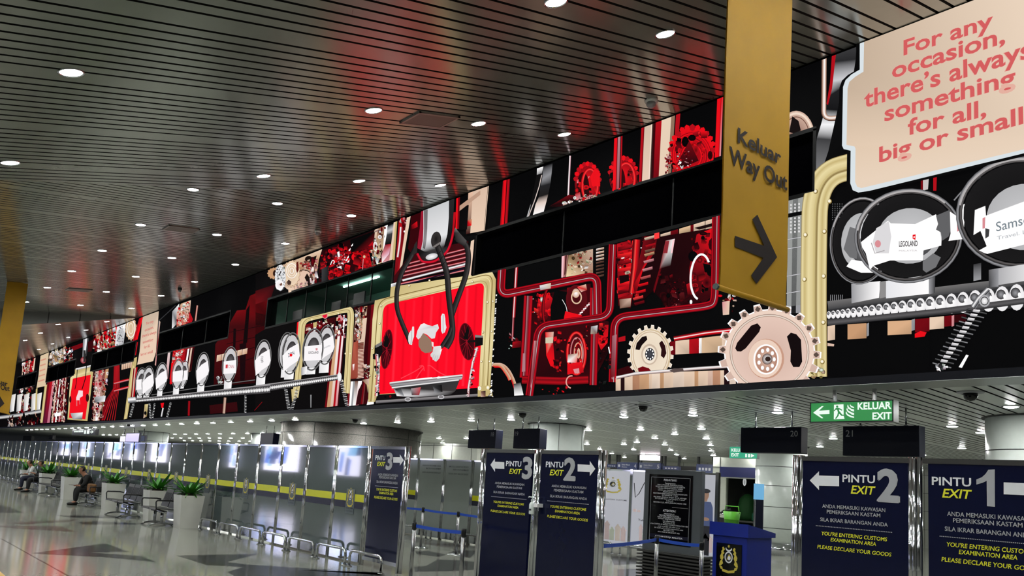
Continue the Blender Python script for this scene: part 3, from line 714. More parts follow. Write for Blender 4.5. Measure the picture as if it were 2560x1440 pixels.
# upper strip over the black windows
S.stripes(Fv, (165, 900), (240, 880), (135, 1388), (212, 1372), [(0, .18, MRED), (.18, .5, RED), (.5, .62, VRED), (.62, .9, MRED), (.9, 1, DRED)])
S.band(Fv, [(525, 770), (522, 860), (505, 960), (470, 1110), (410, 1300)], [(592, 750), (575, 830), (535, 960), (500, 1100), (430, 1295)], [WT, (80, 80, 82), CHR, WT, CHR])
S.poly(Fv, [(520, 840), (575, 820), (480, 1240), (430, 1290)], (16, 15, 16)); S.stroke(Fv, [(575, 840), (548, 960), (500, 1110), (430, 1290)], 10, [(0, CHR), (.5, (240, 214, 200)), (1, CHR)])
S.band(Fv, [(592, 750), (580, 880), (560, 960), (545, 1070), (510, 1150), (478, 1280)], [(690, 715), (680, 820), (668, 930), (645, 1040), (625, 1120), (590, 1250)], [(24, 24, 26), (140, 140, 144), (36, 36, 38), (30, 28, 28), (220, 200, 190), WT])
S.poly(Fv, [(300, 1330), (415, 1290), (400, 1310), (310, 1335)], BRZ)
S.stroke(Fv, [(876, 636), (855, 1075)], 20, [(0, (110, 70, 76)), (.4, (240, 200, 210)), (.7, WT), (1, (70, 30, 36))]); S.poly(Fv, [(860, 1050), (640, 1180), (820, 1170), (1000, 1060)], [DRED, BK, VRED, VRED]); S.clutter(Fv, [(800, 1130), (890, 1100), (890, 1160), (805, 1175)], 17, [WT, BRZ, BK], 14, 36, 31)
def red_gear(cx, cy, rx, ry, seed):
    S.ell(Fv, cx, cy, rx, ry, DRED, col2=RED)
    for k in range(11):
        a = -2.9 + k * .27; S.ell(Fv, cx + rx * .95 * math.cos(a), cy + ry * .95 * math.sin(a), rx * .2, ry * .12, RED if k % 2 else MRED, rot=a, n=6)
    S.ell(Fv, cx - rx * .35, cy + ry * .25, rx * .5, ry * .8, VRED, col2=BK)
    S.clutter(Fv, [(cx - rx * .9, cy - ry * .4), (cx + rx * .9, cy - ry * .6), (cx + rx * .9, cy + ry), (cx - rx * .9, cy + ry)], 20, P_RED + [PINK], 14, 60, seed, 1.5)
    S.ring(Fv, cx + rx * .2, cy + ry * .1, rx * .62, ry * .8, rx * .22, [(0, VRED), (.4, RED), (.7, (250, 60, 60)), (1, DRED)])
red_gear(1060, 930, 135, 220, 32); red_gear(1440, 860, 150, 210, 33)
S.poly(Fv, [(1140, 770), (1190, 800), (1195, 960), (1110, 960), (1090, 860)], RED)
S.clutter(Fv, [(910, 1080), (1180, 1020), (1170, 1090), (910, 1140)], 44, [WT, RED, BRZ, PINK, DRED], 9, 33, 34)
S.stripes(Fv, (1345, 455), (1432, 425), (1328, 1005), (1418, 975), [(0, .35, RED), (.35, .45, DRED), (.45, .75, [(170, 130, 136), (160, 80, 90)]), (.75, .85, VRED), (.85, 1, MRED)])
S.stripes(Fv, (1632, 345), (1760, 298), (1605, 915), (1735, 880), [(0, .18, MRED), (.18, .26, DRED), (.26, .8, [(206, 184, 164), BEI]), (.8, .9, (240, 214, 196)), (.9, 1, (60, 40, 36))])
S.stripes(Fv, (1762, 296), (2045, 185), (1738, 880), (2000, 800), [(0, .08, VRED), (.08, .3, [MRED, DRED]), (.3, .66, [(226, 204, 180), BEI]), (.66, .8, (140, 110, 90)), (.8, .84, BK), (.84, 1, MRED)])
S.ell(Fv, 2170, 620, 230, 280, RED, col2=DRED)
for k in range(13): S.ell(Fv, 2170 + 225 * math.cos(-3.0 + k * .24), 610 + 270 * math.sin(-3.0 + k * .24), 40, 30, RED if k % 3 else MRED, rot=-3 + k * .24, n=6)
[S.ring(Fv, 2165, 640, r, r * 1.2, 26, [(0, VRED), (.4, c), (.7, RED), (1, DRED)]) for r, c in ((196, RED), (150, MRED), (104, RED))]
S.clutter(Fv, [(1960, 420), (2330, 360), (2390, 660), (1900, 820)], 34, P_RED + [MRED], 16, 70, 35, 1.3); S.poly(Fv, [(2140, 480), (2240, 690), (2060, 770), (2010, 720)], [DRED, VRED, VRED, VRED])
S.clutter(Fv, [(2020, 620), (2150, 560), (2180, 740), (2010, 770)], 51, [PINK, RED, WT, VRED, DRED], 6, 24, 36)
S.clutter(Fv, [(1880, 640), (1960, 600), (1940, 810), (1880, 820)], 30, [MRED, PINK, DRED, VRED], 9, 36, 37)
S.stripes(Fv, (2438, 20), (2500, 0), (2410, 660), (2475, 640), [(0, .6, RED), (.6, .75, MRED), (.75, 1, [RED, PINK])])
PX = View(0, 0, 1.0)
S.level(1)
# -- gear strip and red machinery above the office window
S.poly(I, [(0, 700), (800, 380), (1660, 40), (1660, 1440), (0, 1440)], (12, 10, 11))
S.poly(I, [(0, 900), (240, 820), (180, 1000), (0, 1060)], [(70, 10, 14), (40, 8, 12), (60, 10, 14), (110, 14, 20)])
S.poly(I, [(150, 655), (500, 520), (800, 400), (760, 530), (715, 830), (480, 905), (380, 880), (250, 750), (170, 740)], [(214, 180, 150), (204, 176, 150), BEI, TAN, (214, 180, 160), BRZ, BEI, BRD, TAN])
S.gear(I, 215, 690, 66, 62, 12, TAN, BK); S.ell(I, 235, 690, 26, 40, (40, 20, 14), n=14); S.ell(I, 640, 520, 48, 40, (30, 18, 14), n=10); S.poly(I, [(640, 540), (700, 490), (735, 475), (720, 540), (660, 580)], (24, 14, 12))
S.poly(I, [(545, 590), (650, 560), (720, 600), (700, 720), (660, 640), (600, 600)], (180, 60, 60)); S.clutter(I, [(545, 570), (740, 500), (730, 640), (600, 640)], 51, [MRED, PINK, BRD, BEI, DRED], 9, 43, 51)
S.gear(I, 590, 850, 120, 190, 14, (224, 190, 168), BRD, .1, .1); S.ring(I, 580, 720, 90, 70, 10, (40, 24, 20), 0, 3.5, 6.0); S.poly(I, [(590, 740), (620, 690), (650, 740), (665, 860), (640, 880), (620, 800)], (26, 16, 14)); S.clutter(I, [(490, 800), (620, 790), (620, 890), (490, 900)], 34, [PINK, BRZ, (226, 150, 140)], 11, 36, 52)
S.clutter(I, [(660, 560), (760, 520), (720, 820), (660, 840)], 44, [BRZ, PINK, DRED, WT, BRD, VRED], 9, 38, 53, 2.2)
S.gear(I, 437, 690, 90, 148, 16, (214, 184, 150), BRD, .1, .12); S.ell(I, 437, 690, 88, 144, (232, 208, 180), col2=(214, 186, 158)); S.ring(I, 437, 660, 62, 86, 7, WT); S.ring(I, 437, 660, 42, 60, 6, (250, 240, 226)); S.ring(I, 437, 660, 22, 32, 6, WT)
S.poly(I, [(492, 560), (515, 545), (520, 650), (500, 690), (490, 640)], (90, 24, 20)); S.poly(I, [(378, 790), (400, 765), (432, 790), (425, 825), (390, 828)], (70, 50, 44)); S.poly(I, [(395, 870), (440, 860), (430, 925), (398, 925)], BEI)
S.gear(I, 300, 740, 62, 150, 26, (226, 226, 228), CHR, .1, .06); S.clutter(I, [(260, 600), (350, 580), (345, 880), (245, 880)], 119, [WT, CHL, CHR, CHD, (100, 96, 96)], 6, 18, 54); S.ell(I, 290, 830, 50, 60, WT, n=16, col2=(230, 220, 222)); S.poly(I, [(290, 820), (320, 800), (325, 835), (298, 840)], BRD)
S.poly(I, [(800, 420), (1460, 160), (1450, 560), (1420, 600), (760, 800), (770, 620)], (40, 5, 9))
S.clutter(I, [(790, 440), (1120, 320), (1120, 640), (780, 760)], 153, [DRED, VRED, MRED, BK, RED, (30, 30, 32)], 16, 72, 55)
S.poly(I, [(1180, 470), (1300, 420), (1440, 400), (1430, 590), (1200, 650)], [(170, 6, 12), RED, RED, MRED, MRED]); S.clutter(I, [(1180, 330), (1440, 280), (1430, 600), (1190, 640)], 102, [RED, MRED, DRED, (200, 10, 20), VRED], 21, 72, 56); S.poly(I, [(1140, 290), (1440, 180), (1400, 380), (1160, 440)], [BK, BK, DRED, BK]); S.poly(I, [(1360, 360), (1450, 270), (1450, 310), (1380, 370)], MRED)
S.poly(I, [(985, 440), (1010, 425), (1020, 490), (995, 500)], WT); S.clutter(I, [(970, 480), (1090, 440), (1110, 560), (980, 620)], 68, [RED, PINK, WT, DRED, (240, 80, 80)], 7, 24, 57); S.poly(I, [(985, 620), (1035, 600), (1040, 640), (1015, 705), (1000, 680)], WT)
for p in ((1165, 345), (1135, 400), (1115, 490), (1120, 540), (1100, 520)): S.poly(I, [(p[0] - 12, p[1] + 14), (p[0] + 12, p[1] - 14), (p[0] + 10, p[1] + 14), (p[0] - 8, p[1] + 26)], WT)
S.stroke(I, rnd([(905, 590), (930, 530), (955, 545), (945, 580)], 20), 10, [(0, WT), (1, WT)]); S.poly(I, [(800, 640), (880, 600), (890, 790), (800, 800)], [(60, 60, 62), (30, 30, 32), BK, CHD])
S.clutter(I, [(880, 700), (1000, 640), (1150, 680), (900, 780)], 34, [MRED, RED, DRED], 14, 57, 58); S.ell(I, 1312, 492, 16, 20, TAN, n=10, col2=BEI); S.stroke(I, [(1300, 520), (1290, 660)], 8, [(0, PINK), (1, PINK)])
S.level(2)
# -- gold frame with glass domes, left of the curtain
S.poly(J, [(120, 330), (560, 220), (1300, 40), (1560, -20), (1600, 1290), (0, 1400), (0, 400)], (12, 10, 11))
S.stripes(J, (540, 240), (580, 220), (530, 430), (560, 420), [(0, .5, RED), (.5, 1, BRZ)])
S.stripes(J, (1300, 60), (1560, 0), (1180, 1310), (1480, 1280), [(0, .2, [BRD, DRED]), (.2, .55, [TAN, BRZ]), (.55, .75, VRED), (.75, 1, [DRED, VRED])])
S.clutter(J, [(1290, 60), (1430, 40), (1400, 480), (1280, 500)], 136, [WT, BRZ, DRED, MRED, BRD, BEI, VRED, (240, 210, 190)], 8, 43, 61, 1.6)
S.stripes(J, (1390, 190), (1440, 180), (1350, 620), (1400, 620), [(0, 1, [BEI, BRZ])])
S.poly(J, [(1270, 500), (1330, 470), (1330, 940), (1290, 970), (1225, 960)], [(180, 90, 70), (150, 60, 44), (150, 70, 56), DRED, (140, 60, 46)]); S.poly(J, [(1255, 780), (1280, 770), (1275, 850), (1258, 860)], [WT, WT, PINK, PINK])
for k in range(26):
    y = 500 + 18 * k; S.poly(J, [(1325, y), (1400, y - 8), (1398, y), (1324, y + 9)], (236, 204, 184) if k > 4 else BRD)
    S.poly(J, [(1325, y + 9), (1398, y), (1398, y + 9), (1324, y + 18)], (120, 50, 40))
S.clutter(J, [(1390, 800), (1480, 780), (1460, 960), (1390, 960)], 44, [BRZ, BRD, WT, BK, DRED], 8, 36, 62); S.poly(J, [(1220, 965), (1400, 955), (1400, 990), (1215, 1000)], (30, 14, 16))
S.stripes(J, (1215, 1000), (1380, 990), (1195, 1315), (1340, 1300), [(0, .12, DRED), (.12, .3, WT), (.3, .45, CHR), (.45, .7, [BRD, WT]), (.7, 1, [WT, PINK])])
S.poly(J, [(1395, 990), (1440, 1040), (1450, 1140), (1420, 1290), (1300, 1300), (1330, 1120)], (50, 10, 16)); S.stripes(J, (1400, 1000), (1440, 1040), (1360, 1290), (1420, 1290), [(0, .4, DRED), (.4, .6, (120, 60, 60)), (.6, 1, VRED)])
S.poly(J, [(1380, 980), (1470, 960), (1520, 1080), (1510, 1150), (1450, 1140), (1440, 1040)], [BRD, BRZ, BEI, CHR, (60, 50, 46), GOLD]); S.poly(J, [(1470, 1180), (1540, 1170), (1530, 1290), (1440, 1300)], WT)
S.stripes(J, (1030, 180), (1180, 150), (900, 1330), (1080, 1310), [(0, .15, [VRED, DRED]), (.15, .4, [(214, 170, 130), TAN]), (.4, .6, [WT, BRZ]), (.6, .75, [DRED, MRED]), (.75, .9, [WT, PINK]), (.9, 1, VRED)])
S.clutter(J, [(1040, 180), (1190, 150), (1170, 420), (1030, 420)], 61, [MRED, WT, DRED, BK, PINK], 8, 40, 63, 1.8); S.poly(J, [(650, 270), (1030, 170), (1020, 330), (660, 420)], [DRED, VRED, BK, VRED]); S.clutter(J, [(660, 270), (1000, 180), (1000, 290), (660, 360)], 51, [MRED, DRED, BEI, WT, BK], 9, 43, 64); S.poly(J, [(750, 245), (800, 232), (795, 300), (755, 310)], GOLD)
S.poly(J, [(470, 1100), (560, 1090), (530, 1200), (480, 1260)], GOLD)
S.stroke(J, rnd([(520, 1200), (560, 940), (612, 200), (1210, 60), (1240, 120), (1180, 1150)], 110, 8), 84, GFR)
S.poly(J, [(860, 150), (940, 130), (935, 180), (905, 195), (875, 180)], PINK); S.poly(J, [(872, 148), (932, 134), (925, 172), (902, 186), (880, 172)], (226, 20, 50))
for p in ((1165, 640), (1228, 640), (1130, 990), (1075, 125), (735, 205)): S.ell(J, p[0], p[1], 9, 12, GOLDL, n=8, col2=WT)
# bead conveyor running left, with its legs
def beads(V, p0, p1, h0, h1, n):
    dx, dy = p1[0] - p0[0], p1[1] - p0[1]
    S.poly(V, [(p0[0], p0[1] - h0 * .75), (p1[0], p1[1] - h1 * .75), (p1[0], p1[1] + h1 * .85), (p0[0], p0[1] + h0 * .85)], (70, 68, 70))
    S.poly(V, [(p0[0], p0[1] - h0 * .8), (p1[0], p1[1] - h1 * .8), (p1[0], p1[1] - h1 * .55), (p0[0], p0[1] - h0 * .55)], (150, 146, 148))
    for k in range(n):
        t = (k + .5) / n; x, y = p0[0] + dx * t, p0[1] + dy * t; h = h0 + (h1 - h0) * t; w = abs(dx) / n * .46
        S.ell(V, x, y + h * .15, w, h * .44, (232, 230, 230), n=9, col2=WT); S.ell(V, x - w * .2, y - h * .12, w * .5, h * .14, (60, 58, 60), n=6)
def leg(V, x0, y0, x1, y1, w, n):
    for k in range(n):
        t = k / (n - 1); x, y = x0 + (x1 - x0) * t, y0 + (y1 - y0) * t
        S.stroke(V, [(x - w / 2, y - 4), (x + w / 2, y + 6)], abs(y1 - y0) / n * .62, [(0, BK), (.5, WT if k % 2 else CHR), (1, BK)])
leg(J, 400, 1100, 440, 1350, 44, 13); leg(J, 545, 1110, 480, 1350, 40, 13); leg(J, 1110, 970, 1190, 1310, 50, 15); leg(K, 1380, 1160, 1378, 1350, 24, 12); leg(K, 510, 1240, 470, 1400, 22, 12); leg(K, 265, 1250, 275, 1415, 24, 12); leg(K, 80, 1250, 40, 1400, 26, 12); leg(K, 325, 1250, 300, 1410, 20, 10)
S.poly(J, [(720, 1170), (735, 1170), (732, 1335), (722, 1335)], (150, 150, 152)); S.stroke(J, [(0, 1370), (100, 1260)], 6, [(0, VRED), (1, MRED)])
S.level(1)
# dark red wall behind the left domes
S.poly(K, [(1160, 360), (1270, 170), (1370, 160), (1420, 0), (1640, -100), (1700, 330), (1640, 520), (1660, 1000), (1240, 1030), (1000, 1040), (1020, 560)], [(60, 8, 12), (120, 12, 18), (110, 10, 16), (90, 10, 14), (130, 14, 20), (60, 8, 12), (70, 8, 12), (40, 6, 9), (46, 6, 9), (50, 6, 9), (76, 9, 14)])
S.poly(K, [(1230, 380), (1260, 380), (1240, 1000), (1215, 1000)], (18, 6, 9)); S.poly(K, [(1380, 160), (1420, 100), (1390, 540), (1340, 560)], (14, 6, 8)); S.poly(K, [(1300, 560), (1380, 540), (1360, 980), (1310, 1000)], (24, 6, 10)); S.poly(K, [(950, 1270), (1270, 1230), (1280, 1340), (960, 1370)], (50, 8, 12))
for k in range(4): S.stroke(K, [(1150, 430 + 130 * k), (1640, 330 + 110 * k)], 8, [(0, (30, 6, 9)), (1, (30, 6, 9))])
# parts above and below the left black window
S.poly(K, [(520, 180), (600, 90), (575, 320), (515, 385)], [CHR, WT, CHD, WT]); S.poly(K, [(570, 190), (620, 90), (735, 50), (715, 330), (570, 372)], [BRZ, TAN, BEI, MRED, RED]); S.clutter(K, [(590, 110), (735, 60), (720, 330), (570, 370)], 136, [BRZ, TAN, BEI, RED, MRED, BRD, WT], 7, 31, 71); S.poly(K, [(720, 180), (760, 270), (745, 310), (705, 330)], MRED); S.stroke(K, [(812, 110), (790, 290)], 20, [(0, DRED), (.5, BRZ), (1, MRED)])
S.stroke(K, [(362, 290), (560, 110)], 10, [(0, CHD), (1, CHD)])
S.poly(K, [(530, 640), (780, 590), (740, 870), (690, 900), (500, 1030), (490, 960)], [(200, 30, 36), DRED, BRD, VRED, RED, RED]); S.clutter(K, [(540, 640), (660, 625), (620, 760), (520, 790)], 68, [RED, WT, MRED, (250, 90, 90), BRZ], 8, 36, 72); S.stripes(K, (680, 620), (780, 595), (640, 880), (740, 870), [(0, .2, DRED), (.2, .4, WT), (.4, .55, VRED), (.55, .75, BRZ), (.75, 1, VRED)]); S.poly(K, [(510, 780), (570, 740), (530, 1000), (490, 1020)], RED)
S.stripes(K, (470, 660), (498, 655), (440, 960), (470, 960), [(0, 1, [(220, 200, 200), PINK])]); S.stroke(K, [(1135, 1180), (1120, 1365)], 32, [(0, BRD), (.4, BRZ), (1, BRD)]); S.stroke(K, [(718, 1220), (712, 1390)], 28, [(0, VRED), (.5, MRED), (1, VRED)]); S.poly(K, [(385, 1245), (425, 1240), (415, 1300), (395, 1300)], RED); S.stroke(K, [(415, 1300), (395, 1400)], 16, [(0, CHR), (1, WT)])
S.poly(K, [(200, 1260), (240, 1255), (225, 1400), (185, 1420)], [GOLD, GOLDL, GOLDD, BRZ]); S.ell(K, 208, 1360, 16, 22, BK, n=8)
for k in range(6): S.poly(K, [(1040 + 60 * k, 690 - 14 * k), (1096 + 60 * k, 676 - 14 * k), (1090 + 60 * k, 750 - 16 * k), (1034 + 60 * k, 764 - 16 * k)], [BEI, BRZ, TAN, BRZ])
S.clutter(K, [(1040, 940), (1110, 930), (1110, 1010), (1040, 1020)], 37, [WT, CHR, CHD], 9, 28, 73)
S.stroke(K, [(280, 1150), (1000, 1040), (1672, 950)], 14, [(0, BK), (.5, (120, 118, 118)), (1, BK)])
S.level(3)
def bulb(V, cx, cy, rx, ry, tk, by, bw, rot=.1):
    bx = cx - (ry * rot) * .9
    S.poly(V, [(bx - bw, cy + ry * .9), (bx + bw, cy + ry * .86), (bx + bw - 8, by - 6), (bx - bw - 8, by)], [CHL, WT, WT, (220, 218, 220)])
    S.ring(V, cx, cy, rx, ry, rx * .16, [(0, CHD), (.3, (150, 148, 148)), (.6, (26, 25, 25)), (1, (90, 88, 88))], rot, n=30)
    S.ell(V, cx, cy, rx * .86, ry * .9, (196, 194, 196), rot, n=24, col2=(214, 212, 214)); S.ell(V, cx + rx * .05, cy - ry * .05, rx * .6, ry * .55, (50, 46, 48), rot, n=18, col2=(110, 106, 108))
    if tk:
        S.poly(V, [(cx + x * rx, cy + y * ry) for x, y in tk], (246, 242, 244))
TK = [(-1.0, .1), (-.2, -.25), (.85, -.5), (1.0, .1), (.8, .35), (-.1, .6), (-.9, .9)]
TK2 = [(-.85, -.15), (.9, -.25), (.85, .5), (-.9, .55)]
for V, cx, cy, rx, ry, tk, by, bw in ((K, 400, 940, 68, 165, TK, 1165, 30), (K, 660, 900, 52, 150, TK2, 1080, 20), (K, 590, 905, 66, 170, TK2, 1150, 34), (K, 880, 850, 74, 195, TK, 1120, 40), (K, 1196, 795, 84, 205, TK2, 1090, 44), (K, 1580, 730, 92, 220, TK, 1040, 52),
                                      (K, 165, 1000, 66, 165, TK2, 1185, 30), (K, 245, 990, 68, 175, TK, 1180, 34), (J, 405, 610, 96, 240, None, 950, 40), (J, 470, 640, 112, 265, TK, 975, 60), (J, 920, 530, 108, 250, TK, 890, 62), (J, 750, 590, 128, 265, TK2, 910, 60)):
    bulb(V, cx, cy, rx, ry, tk, by, bw)
S.poly(J, [(600, 820), (680, 800), (665, 905), (600, 920)], [CHR, WT, WT, CHR])
S.text(J, 'ZON', (432, 690), (512, 650), (428, 640), (70, 70, 90), .01); S.ell(J, 468, 660, 18, 20, RED, n=10); S.text(J, 'LEGOLAND', (694, 642), (824, 640), (694, 612), (90, 84, 88), .02); S.text(J, 'Samsonite', (880, 585), (975, 545), (878, 556), (150, 150, 156), 0); S.poly(J, [(785, 572), (812, 570), (810, 598), (788, 600)], PINK); S.text(J, 'HERS', (110, 760), (112, 670), (78, 758), (150, 148, 150), .01)
S.text(K, 'CNN', (1178, 838), (1246, 840), (1178, 800), (206, 150, 156), .02); S.poly(K, [(1150, 800), (1176, 798), (1172, 842), (1148, 842)], (206, 60, 70)); S.text(K, '66', (1560, 760), (1590, 770), (1558, 735), (150, 148, 150), .01)
beads(J, (-10, 1100), (1090, 940), 60, 44, 44); S.ell(J, 1096, 940, 28, 60, (230, 228, 230), n=14, col2=WT)
beads(K, (100, 1215), (1672, 1075), 26, 62, 84); S.stroke(K, [(20, 1215), (110, 1206)], 66, [(0, CHR), (.4, WT), (.7, CHR), (1, CHD)])
S.level(1)
# -- far stretch of the screen
S.poly(L, [(0, 700), (500, 500), (1640, 60), (1720, 40), (1720, 1280), (0, 1400)], (10, 8, 9))
S.stripes(L, (1580, 640), (1640, 610), (1490, 1290), (1530, 1280), [(0, 1, GOLD), (.4, .6, GOLDL)]); S.poly(L, [(1600, 560), (1650, 540), (1640, 640), (1590, 650)], GOLD)
S.stripes(L, (1605, 680), (1655, 660), (1575, 1020), (1620, 1020), [(0, .3, DRED), (.3, .6, BRZ), (.6, 1, MRED)])
for k in range(5): S.poly(L, [(1465 + 26 * k, 620 - 6 * k), (1488 + 26 * k, 614 - 6 * k), (1484 + 26 * k, 690 - 6 * k), (1462 + 26 * k, 694 - 6 * k)], [BEI, BRZ, TAN, BRZ])
card2 = [(1690, 80), (1795, 30), (1740, 740), (1640, 890), (1610, 690), (1655, 560)]
S.poly(PX, [(357, 792), (398, 778), (396, 806), (391, 880), (384, 903), (344, 912), (350, 880)], [(196, 176, 156)] * 2 + [BEI] * 5)
S.poly(PX, [(398, 800), (402, 805), (397, 850), (391, 915), (388, 912), (394, 860)], [CHR, BRZ, MRED, PINK, BRZ, DRED])
for body, l, r, t in (('For any', (367, 812), (385, 806), (367, 805)), ('occasion,', (363, 829), (385, 821), (363, 822)), ("there's always", (356, 844), (392, 833), (356, 837)), ('something', (358, 859), (384, 852), (358, 852)), ('for all,', (361, 872), (376, 867), (361, 865)), ('big or small', (353, 890), (383, 882), (353, 883))):
    S.text(PX, body, l, r, t, (206, 110, 104), .02)
S.poly(L, [(1370, 640), (1440, 600), (1400, 900), (1360, 960), (1330, 1100), (1260, 1300), (1180, 1300), (1260, 1080), (1360, 920)], DRED)
for k in range(6): S.stroke(L, [(1385 + 10 * k, 640), (1375 + 12 * k, 900), (1230 + 30 * k, 1300)], 9, [(0, VRED), (.5, (220, 30, 40)), (1, DRED)])
for y in (830, 920): S.stroke(L, [(1370, y + 25), (1550, y - 20)], 30, [(0, VRED), (.4, RED), (.6, PINK), (1, DRED)])
S.stripes(L, (1125, 720), (1310, 680), (1110, 1310), (1220, 1300), [(0, .12, VRED), (.12, .35, [(200, 160, 150), BRZ]), (.35, .6, [MRED, WT]), (.6, .8, [DRED, BRZ]), (.8, 1, [TAN, VRED])]); S.clutter(L, [(1130, 720), (1300, 690), (1240, 1290), (1110, 1300)], 220, [WT, BRZ, DRED, MRED, BRD, BK, PINK, BEI], 6, 30, 81, 1.3); S.poly(L, [(1140, 1020), (1275, 1005), (1265, 1075), (1140, 1090)], [CHR, CHL, WT, CHD])
S.poly(L, [(815, 1290), (850, 790), (905, 740), (905, 690), (1095, 650), (1090, 710), (1125, 720), (1055, 1310)], [GOLD, GOLDL, GOLD, GOLD, GOLD, GOLDL, GOLD, GOLD]); S.stroke(L, [(915, 690), (1100, 648)], 22, [(0, WT), (1, CHR)])
S.poly(L, [(880, 800), (1095, 752), (1080, 900), (1030, 1290), (835, 1270), (850, 1010)], (236, 14, 30)); S.stroke(L, [(935, 690), (920, 860), (905, 930)], 8, [(0, BK), (1, BK)]); S.stroke(L, [(1045, 640), (1030, 800), (990, 930)], 10, [(0, BK), (1, BK)])
S.poly(L, [(935, 990), (950, 940), (1000, 945), (1000, 1010), (965, 1030), (960, 1060), (920, 1060), (920, 1030)], (244, 214, 218)); S.stroke(L, [(925, 1060), (925, 1130)], 14, [(0, PINK), (1, RED)]); S.stroke(L, [(960, 1060), (962, 1110)], 10, [(0, PINK), (1, RED)])
S.ell(L, 1055, 1030, 20, 50, (60, 8, 14), n=12); S.ell(L, 850, 1050, 14, 40, (60, 8, 14), n=12); S.poly(L, [(850, 1215), (1000, 1205), (990, 1290), (880, 1290)], [CHR, WT, CHD, CHR])
S.stripes(L, (1005, 330), (1075, 310), (995, 540), (1045, 530), [(0, .3, CHR), (.3, .7, CHL), (.7, 1, CHD)]); S.ell(L, 1005, 580, 34, 40, (120, 20, 34), n=14, col2=PINK); S.stroke(L, [(1020, 460), (1020, 600)], 26, CAB)
S.poly(L, [(860, 420), (1000, 370), (1000, 420), (870, 470)], DRED); S.poly(L, [(1060, 360), (1130, 330), (1130, 470), (1060, 480)], VRED)
S.stripes(L, (1130, 290), (1410, 175), (1125, 480), (1385, 415), [(0, .2, DRED), (.2, .3, BRZ), (.3, .45, MRED), (.45, .6, [RED, BRZ]), (.6, .7, WT), (.7, .85, MRED), (.85, 1, RED)]); S.clutter(L, [(1130, 290), (1400, 190), (1380, 420), (1125, 480)], 180, [RED, BRZ, WT, MRED, DRED, TAN, BK], 7, 38, 82, 1.6)
S.poly(L, [(1410, 180), (1520, 140), (1490, 390), (1385, 410)], [CHL, WT, CHR, CHL]); S.ell(L, 1450, 280, 40, 90, (190, 190, 192), rot=.2); S.clutter(L, [(1420, 190), (1500, 160), (1480, 390), (1400, 400)], 60, P_GRY, 5, 13, 83)
S.gear(L, 1580, 200, 62, 130, 14, (214, 184, 150), BRD, .2, .1); S.ring(L, 1580, 200, 48, 104, 8, WT); S.ring(L, 1580, 200, 26, 60, 8, (240, 226, 206)); S.stripes(L, (1680, 80), (1725, 60), (1600, 350), (1660, 330), [(0, .5, MRED), (.5, 1, RED)])
S.poly(L, [(1650, 370), (1665, 360), (1640, 520), (1630, 520)], MRED)
S.clutter(L, [(600, 500), (780, 430), (770, 600), (600, 640)], 160, [WT, BEI, GOLD, CHR, TAN, BRD], 8, 33, 84, 1.5); S.clutter(L, [(770, 430), (880, 400), (880, 580), (770, 600)], 80, [BRZ, MRED, DRED, WT, BK], 7, 27, 85, 1.6)
S.stripes(L, (575, 850), (830, 780), (500, 1340), (790, 1310), [(0, .12, [DRED, (70, 20, 40)]), (.12, .25, [MRED, (90, 20, 50)]), (.25, .36, [PINK, (190, 110, 130)]), (.36, .42, BK), (.42, .5, BRZ), (.5, .58, DRED), (.58, .64, WT), (.64, .72, VRED), (.72, .78, PINK), (.78, .84, DRED), (.84, .9, BRZ), (.9, 1, VRED)])
S.clutter(L, [(640, 850), (840, 800), (790, 1310), (620, 1330)], 180, [BRZ, DRED, VRED, WT, BK, MRED, BEI], 5, 16, 86, 2.5); S.poly(L, [(660, 1215), (740, 1205), (735, 1245), (665, 1255)], WT)
S.stripes(L, (545, 880), (575, 870), (490, 1330), (520, 1330), [(0, 1, GOLD), (.4, .7, GOLDL)])
S.poly(PX, [(103, 890), (124, 881), (121, 910), (116, 965), (93, 970), (98, 940)], (216, 192, 160))
for k in range(5): S.stroke(PX, [(103 - k * 1.4, 902 + k * 13), (117 - k * 1.0, 897 + k * 13)], 5, [(0, (216, 192, 160)), (.5, (206, 130, 110)), (1, (216, 192, 160))])
S.stripes(L, (280, 610), (435, 550), (270, 760), (415, 710), [(0, .2, BRZ), (.2, .35, DRED), (.35, .5, BRD), (.5, .6, BRZ), (.6, .9, MRED), (.9, 1, BEI)]); S.clutter(L, [(280, 610), (430, 560), (415, 710), (275, 750)], 80, [BRZ, MRED, WT, DRED, BK], 6, 22, 87, 1.6)
S.clutter(L, [(230, 940), (400, 890), (390, 1190), (220, 1210)], 120, [BEI, DRED, MRED, BRD, BK, WT], 8, 33, 88, 1.4)
for cx in (165, 245, 330, 420, 480): S.poly(L, [(cx - 30, 1010 - cx * .05), (cx + 34, 990 - cx * .05), (cx + 10, 1200 - cx * .06), (cx - 40, 1215 - cx * .06)], [(190, 186, 180), (236, 232, 228), (250, 248, 246), CHR])
S.poly(L, [(440, 930), (460, 900), (450, 1190), (430, 1200)], GOLD)
S.stroke(L, [(-40, 1272), (250, 1236), (505, 1190)], 44, [(0, CHD), (.3, CHR), (.6, (216, 214, 212)), (1, CHD)]); S.stroke(L, [(1565, 1070), (1720, 1052)], 44, [(0, CHD), (.3, WT), (1, CHR)])
S.clutter(L, [(100, 1270), (500, 1220), (490, 1340), (90, 1380)], 100, [BRZ, DRED, BK, CHR, VRED, BK], 5, 27, 89, 2.4)

S.level(4)
